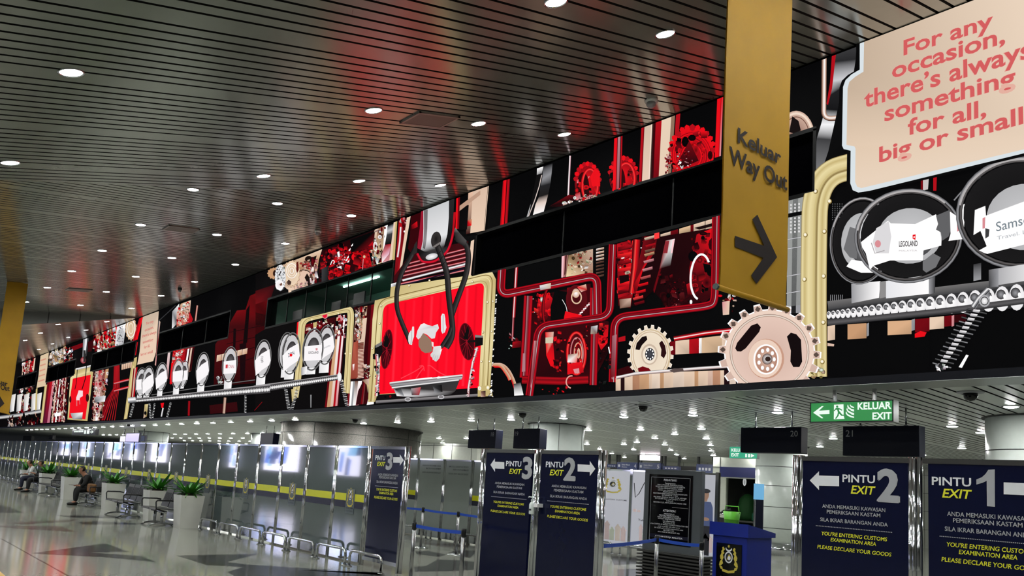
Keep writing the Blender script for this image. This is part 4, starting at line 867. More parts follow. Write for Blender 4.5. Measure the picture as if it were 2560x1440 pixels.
# -- red curtain stage
S.stripes(G, (1240, 20), (1470, -60), (1215, 480), (1425, 440), [(0, .22, [(226, 186, 160), (60, 20, 20)]), (.22, .95, [(214, 184, 162), BEI]), (.95, .97, BK), (.97, 1, BEI)])
S.poly(G, [(1225, 330), (1280, 310), (1275, 385), (1222, 395)], [MRED, TAN, RED, DRED]); S.poly(G, [(1105, 190), (1375, -10), (1375, 40), (1110, 245)], (186, 150, 128))
S.poly(G, [(1110, 245), (1245, 150), (1225, 430), (1110, 430)], BK); S.stripes(G, (1105, 80), (1145, 65), (1095, 430), (1135, 420), [(0, .5, RED), (.5, 1, DRED)])
S.poly(G, [(1270, 560), (1310, 540), (1265, 970), (1220, 990)], [BEI, BEI, (236, 200, 180), BEI])
S.stripes(G, (190, 430), (400, 350), (150, 840), (395, 770), [(0, .12, [BEI, DRED]), (.12, .5, [(150, 110, 90), (214, 190, 150)]), (.5, .68, WT), (.68, 1, BK)])
S.clutter(G, [(190, 440), (310, 400), (270, 780), (150, 820)], 40, [BEI, BRD, WT, DRED, TAN, BK], 14, 60, 41, 1.8)
S.band(G, [(330, 390), (325, 450), (320, 490), (300, 600), (262, 800)], [(400, 360), (395, 420), (392, 470), (380, 580), (350, 780)], [BK, (190, 190, 192), (60, 60, 62), BK, PINK])
S.poly(G, [(300, 600), (370, 590), (350, 700), (270, 800), (262, 720)], [(120, 20, 50), MRED, (226, 180, 200), WT, PINK])
S.stripes(G, (400, 350), (440, 335), (350, 780), (410, 770), [(0, .5, BEI), (.5, 1, GOLD)])
S.stripes(G, (440, 335), (590, 280), (395, 990), (470, 990), [(0, .12, BK), (.12, .5, [MRED, DRED]), (.5, .72, [VRED, MRED]), (.72, 1, [BEI, BEI])])
S.stroke(G, [(480, 400), (470, 560), (445, 740)], 22, [(0, (90, 40, 40)), (.5, WT), (1, PINK)]); S.ell(G, 520, 450, 9, 12, WT, n=8); S.clutter(G, [(470, 310), (550, 290), (540, 400), (470, 420)], 14, [RED, DRED, WT, PINK], 14, 40, 42)
S.poly(G, [(595, 280), (720, 230), (700, 560), (600, 700), (560, 640), (585, 470)], VRED); S.poly(G, [(600, 380), (665, 335), (670, 400), (600, 430)], [DRED, RED, MRED, VRED])
S.poly(G, [(590, 700), (1240, 560), (1235, 800), (400, 1040), (400, 960)], (60, 8, 14))
for k in range(6):
    y = 700 + k * 48; S.stroke(G, [(560 - k * 30, y + 110), (1225, y - 60)], 25, [(0, VRED), (.3, DRED), (.5, (236, 120, 126)), (.7, PINK), (1, VRED)])
S.stroke(G, [(500, 1000), (1210, 818)], 26, [(0, BK), (.3, CHL), (.6, WT), (1, (40, 30, 50))]); S.poly(G, [(370, 1040), (440, 1020), (440, 1060), (370, 1075)], [WT, WT, (40, 30, 50), CHL]); S.stroke(G, [(380, 1090), (1200, 868)], 14, [(0, (30, 20, 50)), (1, BK)])
# gold frame and curtain
fr = [(925, 1006), (936, 800), (942, 752), (984, 718), (1236, 682), (1245, 700), (1238, 860), (1229, 990)]
S.poly(PX, fr, [GOLD, GOLDL, GOLD, GOLD, GOLDL, GOLD, GOLDL, GOLD])
for off, c in ((7, GOLDD), (12, GOLDL), (19, (176, 158, 104)), (24, GOLDL)):
    S.stroke(PX, rnd([(925 + off, 1004), (944 + off, 745 + off), (1244 - off, 676 + off * 1.2), (1230 - off, 990)], 26), 2.2, [(0, c), (1, c)])
for p in ((1079, 671 + 32), (1028, 716), (1186, 706), (1238, 755), (1224, 757), (1213, 832), (1235, 830), (1209, 905), (1230, 905), (958, 766), (936, 872), (930, 940), (954, 810)):
    S.ell(PX, p[0], p[1], 3, 3.4, GOLDD, n=8); S.ell(PX, p[0] - .5, p[1] - .5, 2.2, 2.6, GOLDL, n=8, col2=WT)
cur = rnd([(951, 986), (964, 764), (1216, 707), (1202, 972)], 16)
S.poly(PX, cur, (250, 10, 36))
for k in range(11):
    t = .05 + k * .088; xt = 962 + 252 * t; xb = 952 + 250 * t
    c = [(226, 6, 28), (255, 40, 62), (232, 6, 30), (255, 24, 48)][k % 4]
    S.stroke(PX, [(xt, 770 - 57 * t), (xb, 978 - 14 * t)], 9, [(0, (250, 10, 36)), (.5, c), (1, (250, 10, 36))])
S.poly(H, [(230, 1285), (1460, 1200), (1450, 1290), (210, 1370)], (18, 14, 16)); S.stroke(H, [(215, 1372), (1450, 1290)], 34, [(0, (140, 136, 136)), (.6, (120, 116, 118)), (1, (60, 58, 60))])
for x, y in ((600, 1340), (1000, 1312)): S.ell(H, x, y, 44, 26, (130, 126, 128), n=16); S.ring(H, x, y, 34, 20, 6, CHL)
for k in range(5): S.ell(H, 330 + 60 * k, 1310 - 6 * k, 14, 16, DRED if k % 2 else BK, n=10)
S.poly(H, [(1440, 1185), (1600, 1170), (1620, 1300), (1440, 1310)], GOLD); S.ell(H, 1462, 1208, 20, 24, WT, n=12, col2=GOLDL); S.ell(H, 1562, 1200, 20, 24, GOLDL, n=12, col2=WT); S.poly(H, [(1478, 1245), (1535, 1238), (1535, 1310), (1478, 1312)], [BRD, BK, BRD, BRZ])
S.clutter(H, [(1580, 1200), (1630, 1200), (1625, 1310), (1580, 1310)], 14, [WT, CHR, BK], 10, 30, 43)
for k in range(46):
    rd = random.Random(k); y = 60 + k * 27; x = 1668 - y * .052
    S.poly(H, [(x - 6, y), (x + 9, y - 3), (x + 6, y + 16), (x - 8, y + 18)], WT if rd.random() < .5 else BK)
S.stroke(H, rnd([(1620, 930), (1720, 930), (1810, 1060), (1830, 1110)], 60), 40, [(0, BRZ), (.5, TAN), (1, RED)])
# silver bowl and splash
for l in ([(520, 1090), (700, 1000), (790, 935)], [(800, 1000), (790, 930), (740, 945)], [(1110, 1080), (960, 1010), (870, 930), (840, 940)], [(690, 1110), (760, 1000), (800, 960)]):
    S.stroke(H, rnd(l, 60), 16, [(0, (246, 20, 44)), (.5, (250, 70, 86)), (1, (246, 20, 44))])
S.poly(H, [(380, 1150), (1265, 1058), (1250, 1100), (1225, 1110), (1175, 1240), (1120, 1285), (700, 1318), (470, 1300), (425, 1200), (390, 1172)], [(150, 140, 140), (220, 216, 218), CHR, CHD, (60, 56, 56), (20, 18, 18), (110, 104, 106), (230, 228, 230), (30, 28, 28), CHR])
S.stroke(H, [(385, 1150), (640, 1118), (1260, 1056)], 30, [(0, CHR), (.3, WT), (.6, (170, 160, 164)), (1, CHD)]); S.stroke(H, [(410, 1200), (700, 1165), (1215, 1106)], 22, [(0, (40, 38, 38)), (.5, WT), (1, CHR)])
S.poly(H, [(500, 1130), (700, 1095), (890, 1075), (905, 1090), (700, 1112), (640, 1120)], WT); S.poly(H, [(940, 1078), (970, 1066), (1050, 1075), (1100, 1080), (960, 1092)], WT)
S.poly(H, [(640, 1210), (760, 1195), (740, 1290), (650, 1290)], [CHR, (200, 80, 90), (150, 30, 40), CHD]); S.poly(H, [(900, 1180), (1010, 1165), (1020, 1250), (930, 1270)], [CHD, BK, (20, 18, 18), CHR]); S.poly(H, [(450, 1220), (520, 1210), (560, 1300), (480, 1296)], [BK, CHD, CHR, WT])
# air fans at both sides
for cx, cy, rx, ry, side in ((350, 740, 62, 235, 1), (1312, 650, 88, 220, -1)):
    S.ell(H, cx, cy, rx, ry, (70, 6, 16), col2=(30, 6, 10), rot=.12 * side); S.ring(H, cx, cy, rx, ry, 9, (120, 10, 24), .12 * side)
    for k in range(13): S.stroke(H, [(cx, cy), (cx + rx * .95 * math.cos(k * .483), cy + ry * .95 * math.sin(k * .483))], 5, [(0, (150, 16, 34)), (1, (150, 16, 34))])
    S.poly(H, [(cx - 10 * side, cy - 190), (cx + 30, cy - 120), (cx + 10, cy - 20), (cx - 40, cy - 40)], (14, 12, 13))
S.poly(H, [(205, 700), (295, 645), (300, 780), (250, 870), (185, 860), (182, 800), (205, 790)], (14, 12, 13)); S.poly(H, [(215, 690), (295, 648), (290, 690), (215, 725)], (120, 116, 116))
S.poly(H, [(1410, 568), (1508, 580), (1505, 690), (1410, 715)], (16, 14, 15)); S.poly(H, [(1412, 570), (1506, 580), (1505, 602), (1412, 600)], (130, 126, 126)); S.poly(H, [(1320, 640), (1410, 630), (1410, 660), (1320, 655)], (20, 16, 18))
S.stroke(H, [(1440, 720), (1385, 900), (1360, 1050), (1335, 1200), (1330, 1310)], 30, [(0, DRED), (.4, (220, 180, 186)), (.6, WT), (1, (140, 30, 44))])
S.clutter(H, [(1410, 730), (1450, 730), (1350, 1310), (1310, 1310)], 26, [WT, BK, PINK, (90, 20, 30)], 10, 30, 44)
S.stroke(H, [(230, 800), (240, 900), (250, 1060), (225, 1300)], 42, [(0, CHD), (.4, WT), (.6, PINK), (1, MRED)]); S.clutter(H, [(215, 800), (260, 800), (260, 1380), (190, 1380)], 36, [WT, BK, CHR, PINK], 10, 36, 45)
# mixing-machine body with hoses and gloves
S.band(G, [(716, 228), (700, 420), (680, 560), (672, 650), (680, 720), (700, 770)], [(745, 218), (745, 420), (735, 560), (715, 650), (712, 720), (720, 770)], [(150, 24, 46)] * 4 + [(60, 8, 16)] * 2)
S.band(G, [(740, 220), (742, 420), (735, 560), (715, 650), (712, 700), (740, 760)], [(1035, 105), (1030, 300), (1015, 480), (990, 560), (975, 620), (930, 700)], [(196, 198, 200), (214, 214, 216), (226, 226, 228), (170, 170, 172), (60, 58, 58), (30, 28, 28)])
S.band(G, [(745, 218), (748, 420), (740, 560), (735, 640)], [(790, 205), (785, 420), (775, 560), (760, 650)], [(110, 106, 108), (120, 116, 118), (140, 136, 138), (90, 88, 88)])
S.band(G, [(1030, 106), (1028, 300), (1012, 480), (985, 600), (960, 670)], [(1090, 84), (1078, 300), (1055, 500), (1035, 620), (1000, 690)], [(40, 38, 40), (34, 32, 34), (20, 18, 20), (16, 14, 16), (20, 16, 18)])
S.poly(G, [(672, 640), (760, 680), (870, 690), (1035, 600), (1010, 680), (900, 760), (780, 790), (700, 770), (678, 720)], [BK, (30, 28, 28), (60, 60, 62), BK, CHD, (30, 28, 28), (40, 40, 42), (40, 20, 22), BK])
S.ell(G, 835, 735, 70, 34, (190, 190, 192), rot=-.25, n=20, col2=WT)
S.stroke(G, rnd([(672, 700), (720, 800), (860, 800), (1010, 690), (1060, 560), (1085, 420)], 60), 26, [(0, (190, 10, 34)), (.5, (214, 20, 46)), (1, (120, 8, 22))])
S.poly(G, [(1082, 240), (1110, 235), (1090, 430), (1062, 520)], MRED)
def hose(pts, w): S.stroke(G, rnd(pts, 90, 7), w, CAB)
hose([(650, 640), (590, 760), (500, 900), (440, 1110), (440, 1320), (500, 1480), (600, 1710)], 52)
S.poly(G, [(640, 600), (668, 560), (672, 690), (620, 720)], (44, 40, 40))
hose([(1100, 520), (1230, 590), (1255, 760), (1220, 960), (1130, 1200), (1060, 1400)], 62)
S.poly(G, [(1085, 470), (1100, 410), (1150, 470), (1230, 560), (1200, 620), (1110, 570)], [(30, 28, 28), (120, 116, 116), (70, 66, 66), (80, 76, 76), (30, 28, 28), (24, 22, 22)])
hose([(890, 590), (960, 770), (1010, 920), (1030, 1200), (1060, 1420), (1075, 1560), (1060, 1660), (1000, 1760)], 66)
S.ell(G, 884, 548, 56, 94, (34, 30, 31), rot=.14, n=22, col2=(60, 56, 56)); S.ell(G, 884, 540, 44, 78, (54, 50, 50), rot=.14, n=20, col2=(24, 22, 22)); S.poly(G, [(850, 620), (930, 570), (935, 590), (860, 640)], (120, 114, 112))
for k in range(3): S.stroke(G, [(905 + 22 * k, 715 + 62 * k), (940 + 24 * k, 670 + 60 * k)], 5, [(0, BK), (1, BK)])
S.stroke(H, [(1130, 480), (1100, 570), (1030, 680), (1005, 720)], 48, CAB)
GLV = [(224, 222, 222), (240, 238, 238)]
S.poly(H, [(610, 590), (620, 545), (650, 520), (660, 470), (680, 470), (682, 520), (680, 590), (662, 640), (655, 690), (620, 680), (610, 640)], GLV[0]); S.stroke(H, [(645, 520), (650, 600), (640, 680)], 22, [(0, GLV[0]), (.5, (180, 176, 178)), (1, GLV[1])])
S.poly(H, [(1005, 520), (1002, 350), (1020, 315), (1045, 320), (1055, 370), (1060, 440), (1070, 480), (1050, 540), (1020, 555)], GLV[0]); S.stroke(H, [(1035, 330), (1030, 440), (1035, 545)], 22, [(0, GLV[1]), (.5, (186, 182, 184)), (1, GLV[0])])
S.poly(H, [(705, 590), (720, 520), (760, 445), (800, 430), (850, 452), (900, 465), (965, 440), (980, 490), (945, 540), (930, 610), (890, 615), (840, 570), (800, 550), (760, 600), (730, 625)], [(216, 212, 214), (226, 222, 224), (238, 236, 236), (240, 238, 238), (226, 222, 224), (200, 196, 198), (240, 236, 238)] + [(220, 216, 218)] * 8)
S.poly(H, [(790, 548), (845, 590), (885, 640), (905, 760), (870, 780), (815, 788), (770, 760), (735, 700), (735, 640)], (146, 116, 98))
S.poly(H, [(890, 650), (915, 660), (915, 720), (895, 700)], (236, 220, 220))
S.poly(H, [(915, 710), (1005, 700), (1005, 780), (985, 850), (950, 888), (930, 885), (920, 868), (905, 868), (900, 845), (880, 825), (878, 800), (905, 770)], [(226, 224, 224)] * 3 + [(208, 206, 206)] * 9)
for l in ([(905, 845), (925, 800)], [(925, 868), (945, 815)], [(950, 880), (968, 815)]): S.stroke(H, l, 5, [(0, (176, 172, 174)), (1, (190, 186, 188))])
S.poly(H, [(990, 760), (1020, 735), (1005, 775)], WT)

screen = thing('led_screen', 'very long lit screen wall showing red and gold machine animation above the hall', 'screen', (0, 0, 0))
S.build('picture', screen)
bz = MB()
xs_ = [6.0] + [v for w in WIN for v in (w[1], w[0])] + [-104.0]
for i in range(0, len(xs_) - 1, 2): bz.box(xs_[i + 1], xs_[i], D, D + 0.3, ZLIT0, ZTOP + .03)
for (a, b) in WIN: bz.box(a, b, D, D + 0.3, ZLIT0, WZ0); bz.box(a, b, D, D + 0.3, WZ1, ZTOP + .03)
bz.build('screen_panel', mat('unlit_screen', (5, 5, 6), 0.7, 0, 0.05), screen)
MB().box(-104, 6, D - .05, D + .32, 3.1, ZLIT0).build('bottom_edge', M_FASCIA, screen)
MB().box(-104, 6, D - .03, D + .3, ZTOP + .03, 7.86).build('top_edge', M_WBLACK, screen)
# windows let into the screen wall
rdw = random.Random(4)
for i, (a, b) in enumerate(WIN):
    off = i == 1
    w = struct(MB().box(a, a + .05, D - .02, D + .3, WZ0, WZ1).box(b - .05, b, D - .02, D + .3, WZ0, WZ1).box(a, b, D - .02, D + .3, WZ0 - .03, WZ0 + .03).box(a, b, D - .02, D + .3, WZ1 - .03, WZ1 + .03).build('window_%d' % (i + 1), M_WBLACK))
    n = 4 if off else 3
    m = MB()
    for k in range(1, n + (2 if off else 0)): x = a + (b - a) * k / (n + (2 if off else 0)); m.box(x - .012, x + .012, D + .1, D + .13, WZ0, WZ1)
    m.build('mullion', mat('thin_mullion', (14, 15, 16), .5, .2, .1), w)
    MB().box(a, b, D + .12, D + .13, WZ0, WZ1).build('pane', M_TINT if off else M_TINTD, w)
    r = MB(); d = 2.6 if off else 1.0
    r.face([(a, D + .3, WZ0), (b, D + .3, WZ0), (b, D + d, WZ0), (a, D + d, WZ0)]).face([(a, D + .3, WZ1 + (.45 if off else .08)), (a, D + d, WZ1 + (.45 if off else .08)), (b, D + d, WZ1 + (.45 if off else .08)), (b, D + .3, WZ1 + (.45 if off else .08))])
    r.face([(a, D + d, WZ0), (b, D + d, WZ0), (b, D + d, WZ1 + (.45 if off else .08)), (a, D + d, WZ1 + (.45 if off else .08))]).face([(a, D + .3, WZ0), (a, D + d, WZ0), (a, D + d, WZ1 + (.45 if off else .08)), (a, D + .3, WZ1 + (.45 if off else .08))]).face([(b, D + .3, WZ0), (b, D + d, WZ0), (b, D + d, WZ1 + (.45 if off else .08)), (b, D + .3, WZ1 + (.45 if off else .08))])
    r.build('room_behind', M_OFFICE if off else M_VOIDSHADE, w)
    if off:
        for k, x in enumerate((-18.3, -20.6)):
            t = tag(MB().box(x, x + 2.0, D + .7 + .75 * k, D + .74 + .75 * k, WZ1 + .40, WZ1 + .44).build('office_lamp', emat('office_tube', (190, 230, 220), 22)), ('near', 'far')[k] + ' thin strip light on the ceiling behind the office window', 'lamp', 'office strip lights')
        for k, (x, w2, h2) in enumerate(((-17.4, .55, .34), (-18.6, .5, .26), (-20.9, .6, .3))):
            t = thing('office_monitor', ('dark monitor under the strip light behind the office window', 'low dark monitor left of the first behind the office window', 'dark monitor at the left end behind the office window')[k], 'monitor', (x, D + .2, WZ0), 'office monitors')
            MB().box(-w2 / 2, w2 / 2, 0, .04, .1, .1 + h2).build('display', M_BLACK, t); MB().box(-.03, .03, .01, .04, 0, .12).box(-.12, .12, -.06, .1, 0, .015).build('stand', M_BLACK, t)

# ------------------------------------------------------------------ building shell
XL, XR, YF, YB = -104.0, 6.0, -6.0, 33.0
fl = MB(); fl.face([(XL, YF, 0), (XR, YF, 0), (XR, YB, 0), (XL, YB, 0)], 0)
fv = View(0, 1250, 2.4615); fw = View(1020, 1120, 4.5); fx = View(1500, 1100, 4.235)
def inlay(V, pts, m): poly2(fl, [tuple(on_z(V(p), 0.0)[:2]) + (0.0012,) for p in pts], m)
for V, pts, m in ((fv, [(1085, 342), (1595, 331), (1395, 382), (1500, 395), (2030, 430), (2330, 445), (2340, 462), (1830, 430), (1490, 412), (1270, 400)], 1),
                  (fv, [(1400, 443), (1495, 413), (1830, 430), (2330, 447), (2420, 490), (1500, 500)], 1),
                  (fv, [(200, 327), (650, 267), (790, 318), (540, 323), (870, 345), (960, 382), (640, 352), (300, 335)], 1),
                  (fv, [(0, 158), (370, 162), (475, 197), (200, 182), (0, 165)], 2), (fv, [(480, 137), (600, 131), (930, 150), (520, 151)], 1), (fv, [(350, 95), (760, 98), (740, 113), (430, 107)], 1),
                  (fv, [(-60, 20), (50, 40), (145, 78), (-60, 80)], 1), (fv, [(40, 140), (480, 120), (420, 134), (150, 150)], 2),
                  (fv, [(0, 236), (14, 238), (450, 480), (436, 480)], 1), (fv, [(-40, 415), (0, 440), (46, 480), (-40, 480)], 3),
                  (fw, [(80, 1165), (235, 1160), (435, 1200), (350, 1225), (100, 1195)], 1), (fw, [(70, 1340), (200, 1330), (330, 1255), (600, 1265), (780, 1285), (760, 1370), (500, 1385), (80, 1392)], 1),
                  (fw, [(130, 1065), (780, 1090), (780, 1120), (420, 1110), (240, 1085)], 2), (fw, [(440, 1190), (540, 1150), (780, 1155), (700, 1240), (590, 1215)], 1),
                  (fx, [(110, 1230), (395, 1245), (390, 1310), (150, 1325)], 1), (fx, [(180, 1370), (420, 1362), (420, 1440), (190, 1470)], 1)):
    inlay(V, pts, m)
floor = struct(fl.build('floor', [M_FLOOR, M_FLOORD, M_FLOORB, M_FLOORY]))

ZC = 7.77
BAYS = [(-13.2, 6.0, .272), (-36.0, -13.2, .135), (-58.8, -36.0, .258), (-81.6, -58.8, .135), (-104.0, -81.6, .258)]
def zc(y, m): return ZC + m * (y - D)
def slat_run(mb, x0, x1, x_ref, emit):
    """ten-step slat module, one slat of double width; gap of 25 mm"""
    k0 = math.floor((x0 - x_ref) / 1.75) - 1
    k = k0
    while x_ref + k * 1.75 < x1 + 2:
        xs = [x_ref + k * 1.75 + j * .1775 for j in range(9)] + [x_ref + (k + 1) * 1.75]
        for a, b in zip(xs[:-1], xs[1:]):
            a2, b2 = max(a + .019, x0), min(b - .019, x1)
            if b2 - a2 > .02: emit(a2, b2)
        k += 1
for bi, (a, b, m) in enumerate(BAYS):
    mb = MB(); y0, y1 = YF, D - .03
    def emit(p, q):
        z0, z1 = zc(y0, m), zc(y1, m)
        # pan-shaped slat: metal face, turned-up sides painted dark as gap shade
        mb.face([(p, y0, z0), (p, y1, z1), (q, y1, z1), (q, y0, z0)])
        mb.face([(p, y0, z0), (p, y0, z0 + .035), (p, y1, z1 + .035), (p, y1, z1)], 1); mb.face([(q, y0, z0), (q, y1, z1), (q, y1, z1 + .035), (q, y0, z0 + .035)], 1)
    slat_run(mb, a, b, -8.70 if bi == 0 else (-15.68 if bi == 1 else -36.5), emit)
    c = struct(mb.build('ceiling', [M_SLAT, M_VOIDSHADE]))
    z0, z1 = zc(y0, m) + .09, zc(y1, m) + .09
    MB().face([(a, y0, z0), (b, y0, z0), (b, y1, z1), (a, y1, z1)]).build('ceiling_backing', M_VOIDSHADE, c)
f = MB(); f2 = MB()
for x, ms, mt in ((-36.0, .258, .135), (-81.6, .258, .135)):
    ys = [D - .05 - 1.15 * k for k in range(14)]
    for ya, yb in zip(ys[:-1], ys[1:]): f.face([(x + .01, ya - .02, zc(ya, ms) - .01), (x + .01, yb + .02, zc(yb, ms) - .01), (x + .01, yb + .02, zc(yb, mt) + .05), (x + .01, ya - .02, zc(ya, mt) + .05)])
    f2.face([(x - .01, D - .05, zc(D, ms) - .02), (x - .01, YF, zc(YF, ms) - .02), (x - .01, YF, zc(YF, mt) + .1), (x - .01, D - .05, zc(D, mt) + .1)])
f_ = struct(f.build('wall_ceiling_step', M_PANEL)); f2.build('joint_backing', M_SEAM, f_)
f = MB()
for x, ms, mt in ((-13.2, .272, .135), (-58.8, .258, .135)):
    f.face([(x - .01, D - .05, zc(D, ms) + .01), (x - .01, YF, zc(YF, ms) + .01), (x - .01, YF, zc(YF, mt) + .05), (x - .01, D - .05, zc(D, mt) + .05)])
struct(f.build('wall_ceiling_fold', M_PANEL))
ZU = 3.13
mb = MB()
def emit(p, q):
    mb.face([(p, 10.25, ZU), (p, YB, ZU), (q, YB, ZU), (q, 10.25, ZU)]); mb.face([(p, 10.25, ZU), (p, 10.25, ZU + .03), (p, YB, ZU + .03), (p, YB, ZU)], 1); mb.face([(q, 10.25, ZU), (q, YB, ZU), (q, YB, ZU + .03), (q, 10.25, ZU + .03)], 1)  # slat sides coloured dark here too, standing in for shade in the gaps
slat_run(mb, -90.0, XR, -3.2, emit)
c = struct(mb.build('ceiling_low', [M_LOWSLAT, M_VOIDSHADE]))
MB().face([(-90, 10.2, ZU + .06), (XR, 10.2, ZU + .06), (XR, YB, ZU + .06), (-90, YB, ZU + .06)]).build('ceiling_backing', M_VOIDSHADE, c)
struct(MB().box(XL, XR, D - .05, 10.25, 3.094, 3.10).box(XL, XR, 10.05, 10.25, 3.10, 3.2).build('trim_soffit', M_SOFFIT))
# outer walls
struct(MB().box(XL - .2, XL, YF, YB, 0, 8).build('wall_left', M_WALL))
struct(MB().box(XR, XR + .2, YF, YB, 0, 8).build('wall_right', M_WALL))
wb = MB(); ws = MB()
wb.box(XL, XR, YB, YB + .2, 0, 3.4)
wall_back = struct(wb.build('wall_back', M_TILE))
for k in range(60): x = -80 + 1.45 * k; ws.box(x, x + .012, YB - .006, YB, 0, 3.12)
for k in range(1, 5): ws.box(-82, XR, YB - .006, YB, .72 * k, .72 * k + .012)
ws.build('tile_joint', M_SEAM, wall_back)
wr = struct(MB().box(XL, XR, YF - .2, YF, 0, 6.5).build('wall_rear', M_WALL))
# tiled cross wall seen over the far barriers
tw = MB(); tj = MB()
tw.box(-40, -25.6, 21.0, 21.2, 0, ZU - .01)
for k in range(11): x = -40 + 1.4 * k; tj.box(x, x + .02, 20.99, 21.0, 0, ZU - .02)
for k in range(1, 5): tj.box(-40, -25.6, 20.99, 21.0, .75 * k, .75 * k + .02)
t_ = struct(tw.build('wall_tiled', M_TILE)); tj.build('tile_joint', M_SEAM, t_)
# columns
def column(x, y, r, z1, mm, seams, label, nj=0):
    c = MB().lathe([(r, 0), (r, z1)], 40).build('column', mm, smooth=True, loc=(x, y, 0)); struct(c); c['label'] = label
    s = MB()
    for z in seams: s.lathe([(r + .004, z - .008), (r + .004, z + .008)], 40)
    for k in range(nj):
        a = 2 * math.pi * k / nj + .35; s.tube([((r) * math.cos(a), (r) * math.sin(a), .02), ((r) * math.cos(a), (r) * math.sin(a), z1 - .02)], .008, 4)
    s.lathe([(r + .05, z1 - .02), (r + .05, z1)], 40)
    s.build('panel_joint', M_SEAM, c)
    return c
column(-14.05, 14.15, .72, ZU, M_COLUMN, (.6, 1.2, 1.8, 2.4), 'white clad round column', 6)
column(-3.45, 14.35, .72, ZU, M_COLUMN, (.6, 1.25, 1.9, 2.58), 'white clad round column', 0)
c = column(-11.45, 20.95, .72, ZU, M_COLUMN, (.75, 1.35, 1.95, 2.5), 'white clad round column', 0)
MB().lathe([(.74, .0), (.74, .34)], 40, (0, 0, 0)).build('steel_skirt', M_CHROME, c, True)
column(-24.0, 13.9, 2.45, ZU, M_GRANITE, (1.4, 2.2, 2.78), 'wide speckled granite column', 9)
column(-47.0, 14.2, .8, ZU, M_COLUMN, (1.2, 1.9, 2.6), 'white clad round column', 6)
column(-36.0, 16.2, .8, ZU, M_COLUMN, (1.2, 1.9, 2.6), 'white clad round column', 6)

# ------------------------------------------------------------------ downlights
def hall_light(x, y, m, label):
    t = thing('round_downlight', label, 'ceiling light', (x, y, zc(y, m)), 'round downlights in the slatted ceiling')
    t.rotation_euler = (math.atan(m), 0, 0)
    if not hasattr(hall_light, 'a'):
        hall_light.a = MB().lathe([(.125, 0.004), (.125, -.010), (.116, -.014), (.108, -.010), (.1, .03)], 28).build('trim_ring', M_CHROME, t, True)
        g = MB().lathe([(.001, .014), (.1, .014), (.104, -.003)], 20)
        for k in range(7):
            a = k * 2 * math.pi / 6; rr = .06 if k < 6 else 0
            g.lathe([(.001, -.012), (.018, -.009), (.027, .0), (.027, .014)], 8, (rr * math.cos(a), rr * math.sin(a), 0))
        hall_light.b = g.build('lamp', M_LAMP, hall_light.a)
    else:
        c = hall_light.a.copy(); COL.objects.link(c); c.parent = t; e = hall_light.b.copy(); COL.objects.link(e); e.parent = c
rows = [(8.6, 'first out from the screen wall'), (6.76, 'second out from the screen wall'), (4.95, 'third out from the screen wall'), (1.4, 'fourth out from the screen wall'), (-.35, 'fifth out from the screen wall'), (-2.1, 'sixth out from the screen wall')]  # rows out of view carry the grid on, added to light the hall
bn = ['near', 'middle', 'far', 'farthest']
for bi, xs in enumerate(([1.7, -1.78, -5.27, -8.75, -12.25], [-15.8, -19.3, -22.7, -26.15, -29.6, -33.3], [-36.9, -40.5, -44.1, -47.7, -51.3], [-61, -64.5])):
    for xi, x in enumerate(xs):
        for y, wd in rows:
            hall_light(x, y, BAYS[bi][2], 'round downlight %s, %s row of %s ceiling bay' % (wd, ordn(xi + 1), bn[bi]))
def low_light(x, y):
    if not hasattr(low_light, 'o'):
        g = MB().lathe([(.12, .0), (.12, -.012), (.1, -.01), (.095, .0)], 16, m=0); g.lathe([(.001, -.021), (.06, -.019), (.09, -.012), (.096, -.004)], 14, m=1)
        o = low_light.o = g.build('recessed_spotlight', [M_CHROME, M_LOWL])
        tag(o, 'small bright round spotlight in the low pale ceiling below the screen wall', 'ceiling light', 'spotlights in the low pale ceiling')
    else: o = low_light.o.copy(); COL.objects.link(o)
    o.location = (x, y, ZU)
for x, y in ((-3.37, 12.68), (-7.0, 12.65), (-8.84, 12.7), (-10.6, 12.7), (-12.36, 12.65), (-14.18, 12.65), (-15.7, 12.6), (-17.5, 12.6), (-19.2, 12.6), (-21.2, 12.65), (-5.06, 15.46), (-4.98, 16.79), (-10.5, 15.45), (-12.37, 15.5), (-14.17, 15.5), (-12.25, 16.8),
             (-8.6, 18.2), (-12.2, 18.2), (-13.86, 18.05), (-15.8, 19.64), (-6.66, 21.0), (-10.27, 20.93)): low_light(x, y)
for j, y in enumerate((20.7, 23.4, 26.2, 29.2)):
    for k in range(30):
        x = -13.72 - 1.75 * k
        if x < (-62, -62, -62, -60)[j] or (x < -25.5 and x > -40.2 and y > 20.5 and k % 2): continue
        low_light(x, y)
for y in (11.15, 15.5, 18.2):
    for k in range(26):
        x = -22.9 - 1.75 * k
        if math.hypot(x + 24, y - 13.9) < 2.75 or math.hypot(x + 36, y - 16.2) < 1.1 or math.hypot(x + 47, y - 14.2) < 1.1: continue
        low_light(x, y)
for x, y in ((-1.6, 18.1), (.2, 12.65), (-8.62, 23.9), (-3.4, 20.8), (-1.6, 23.4), (-5.1, 26.2), (-12.0, 23.4), (-8.6, 29)): low_light(x, y)

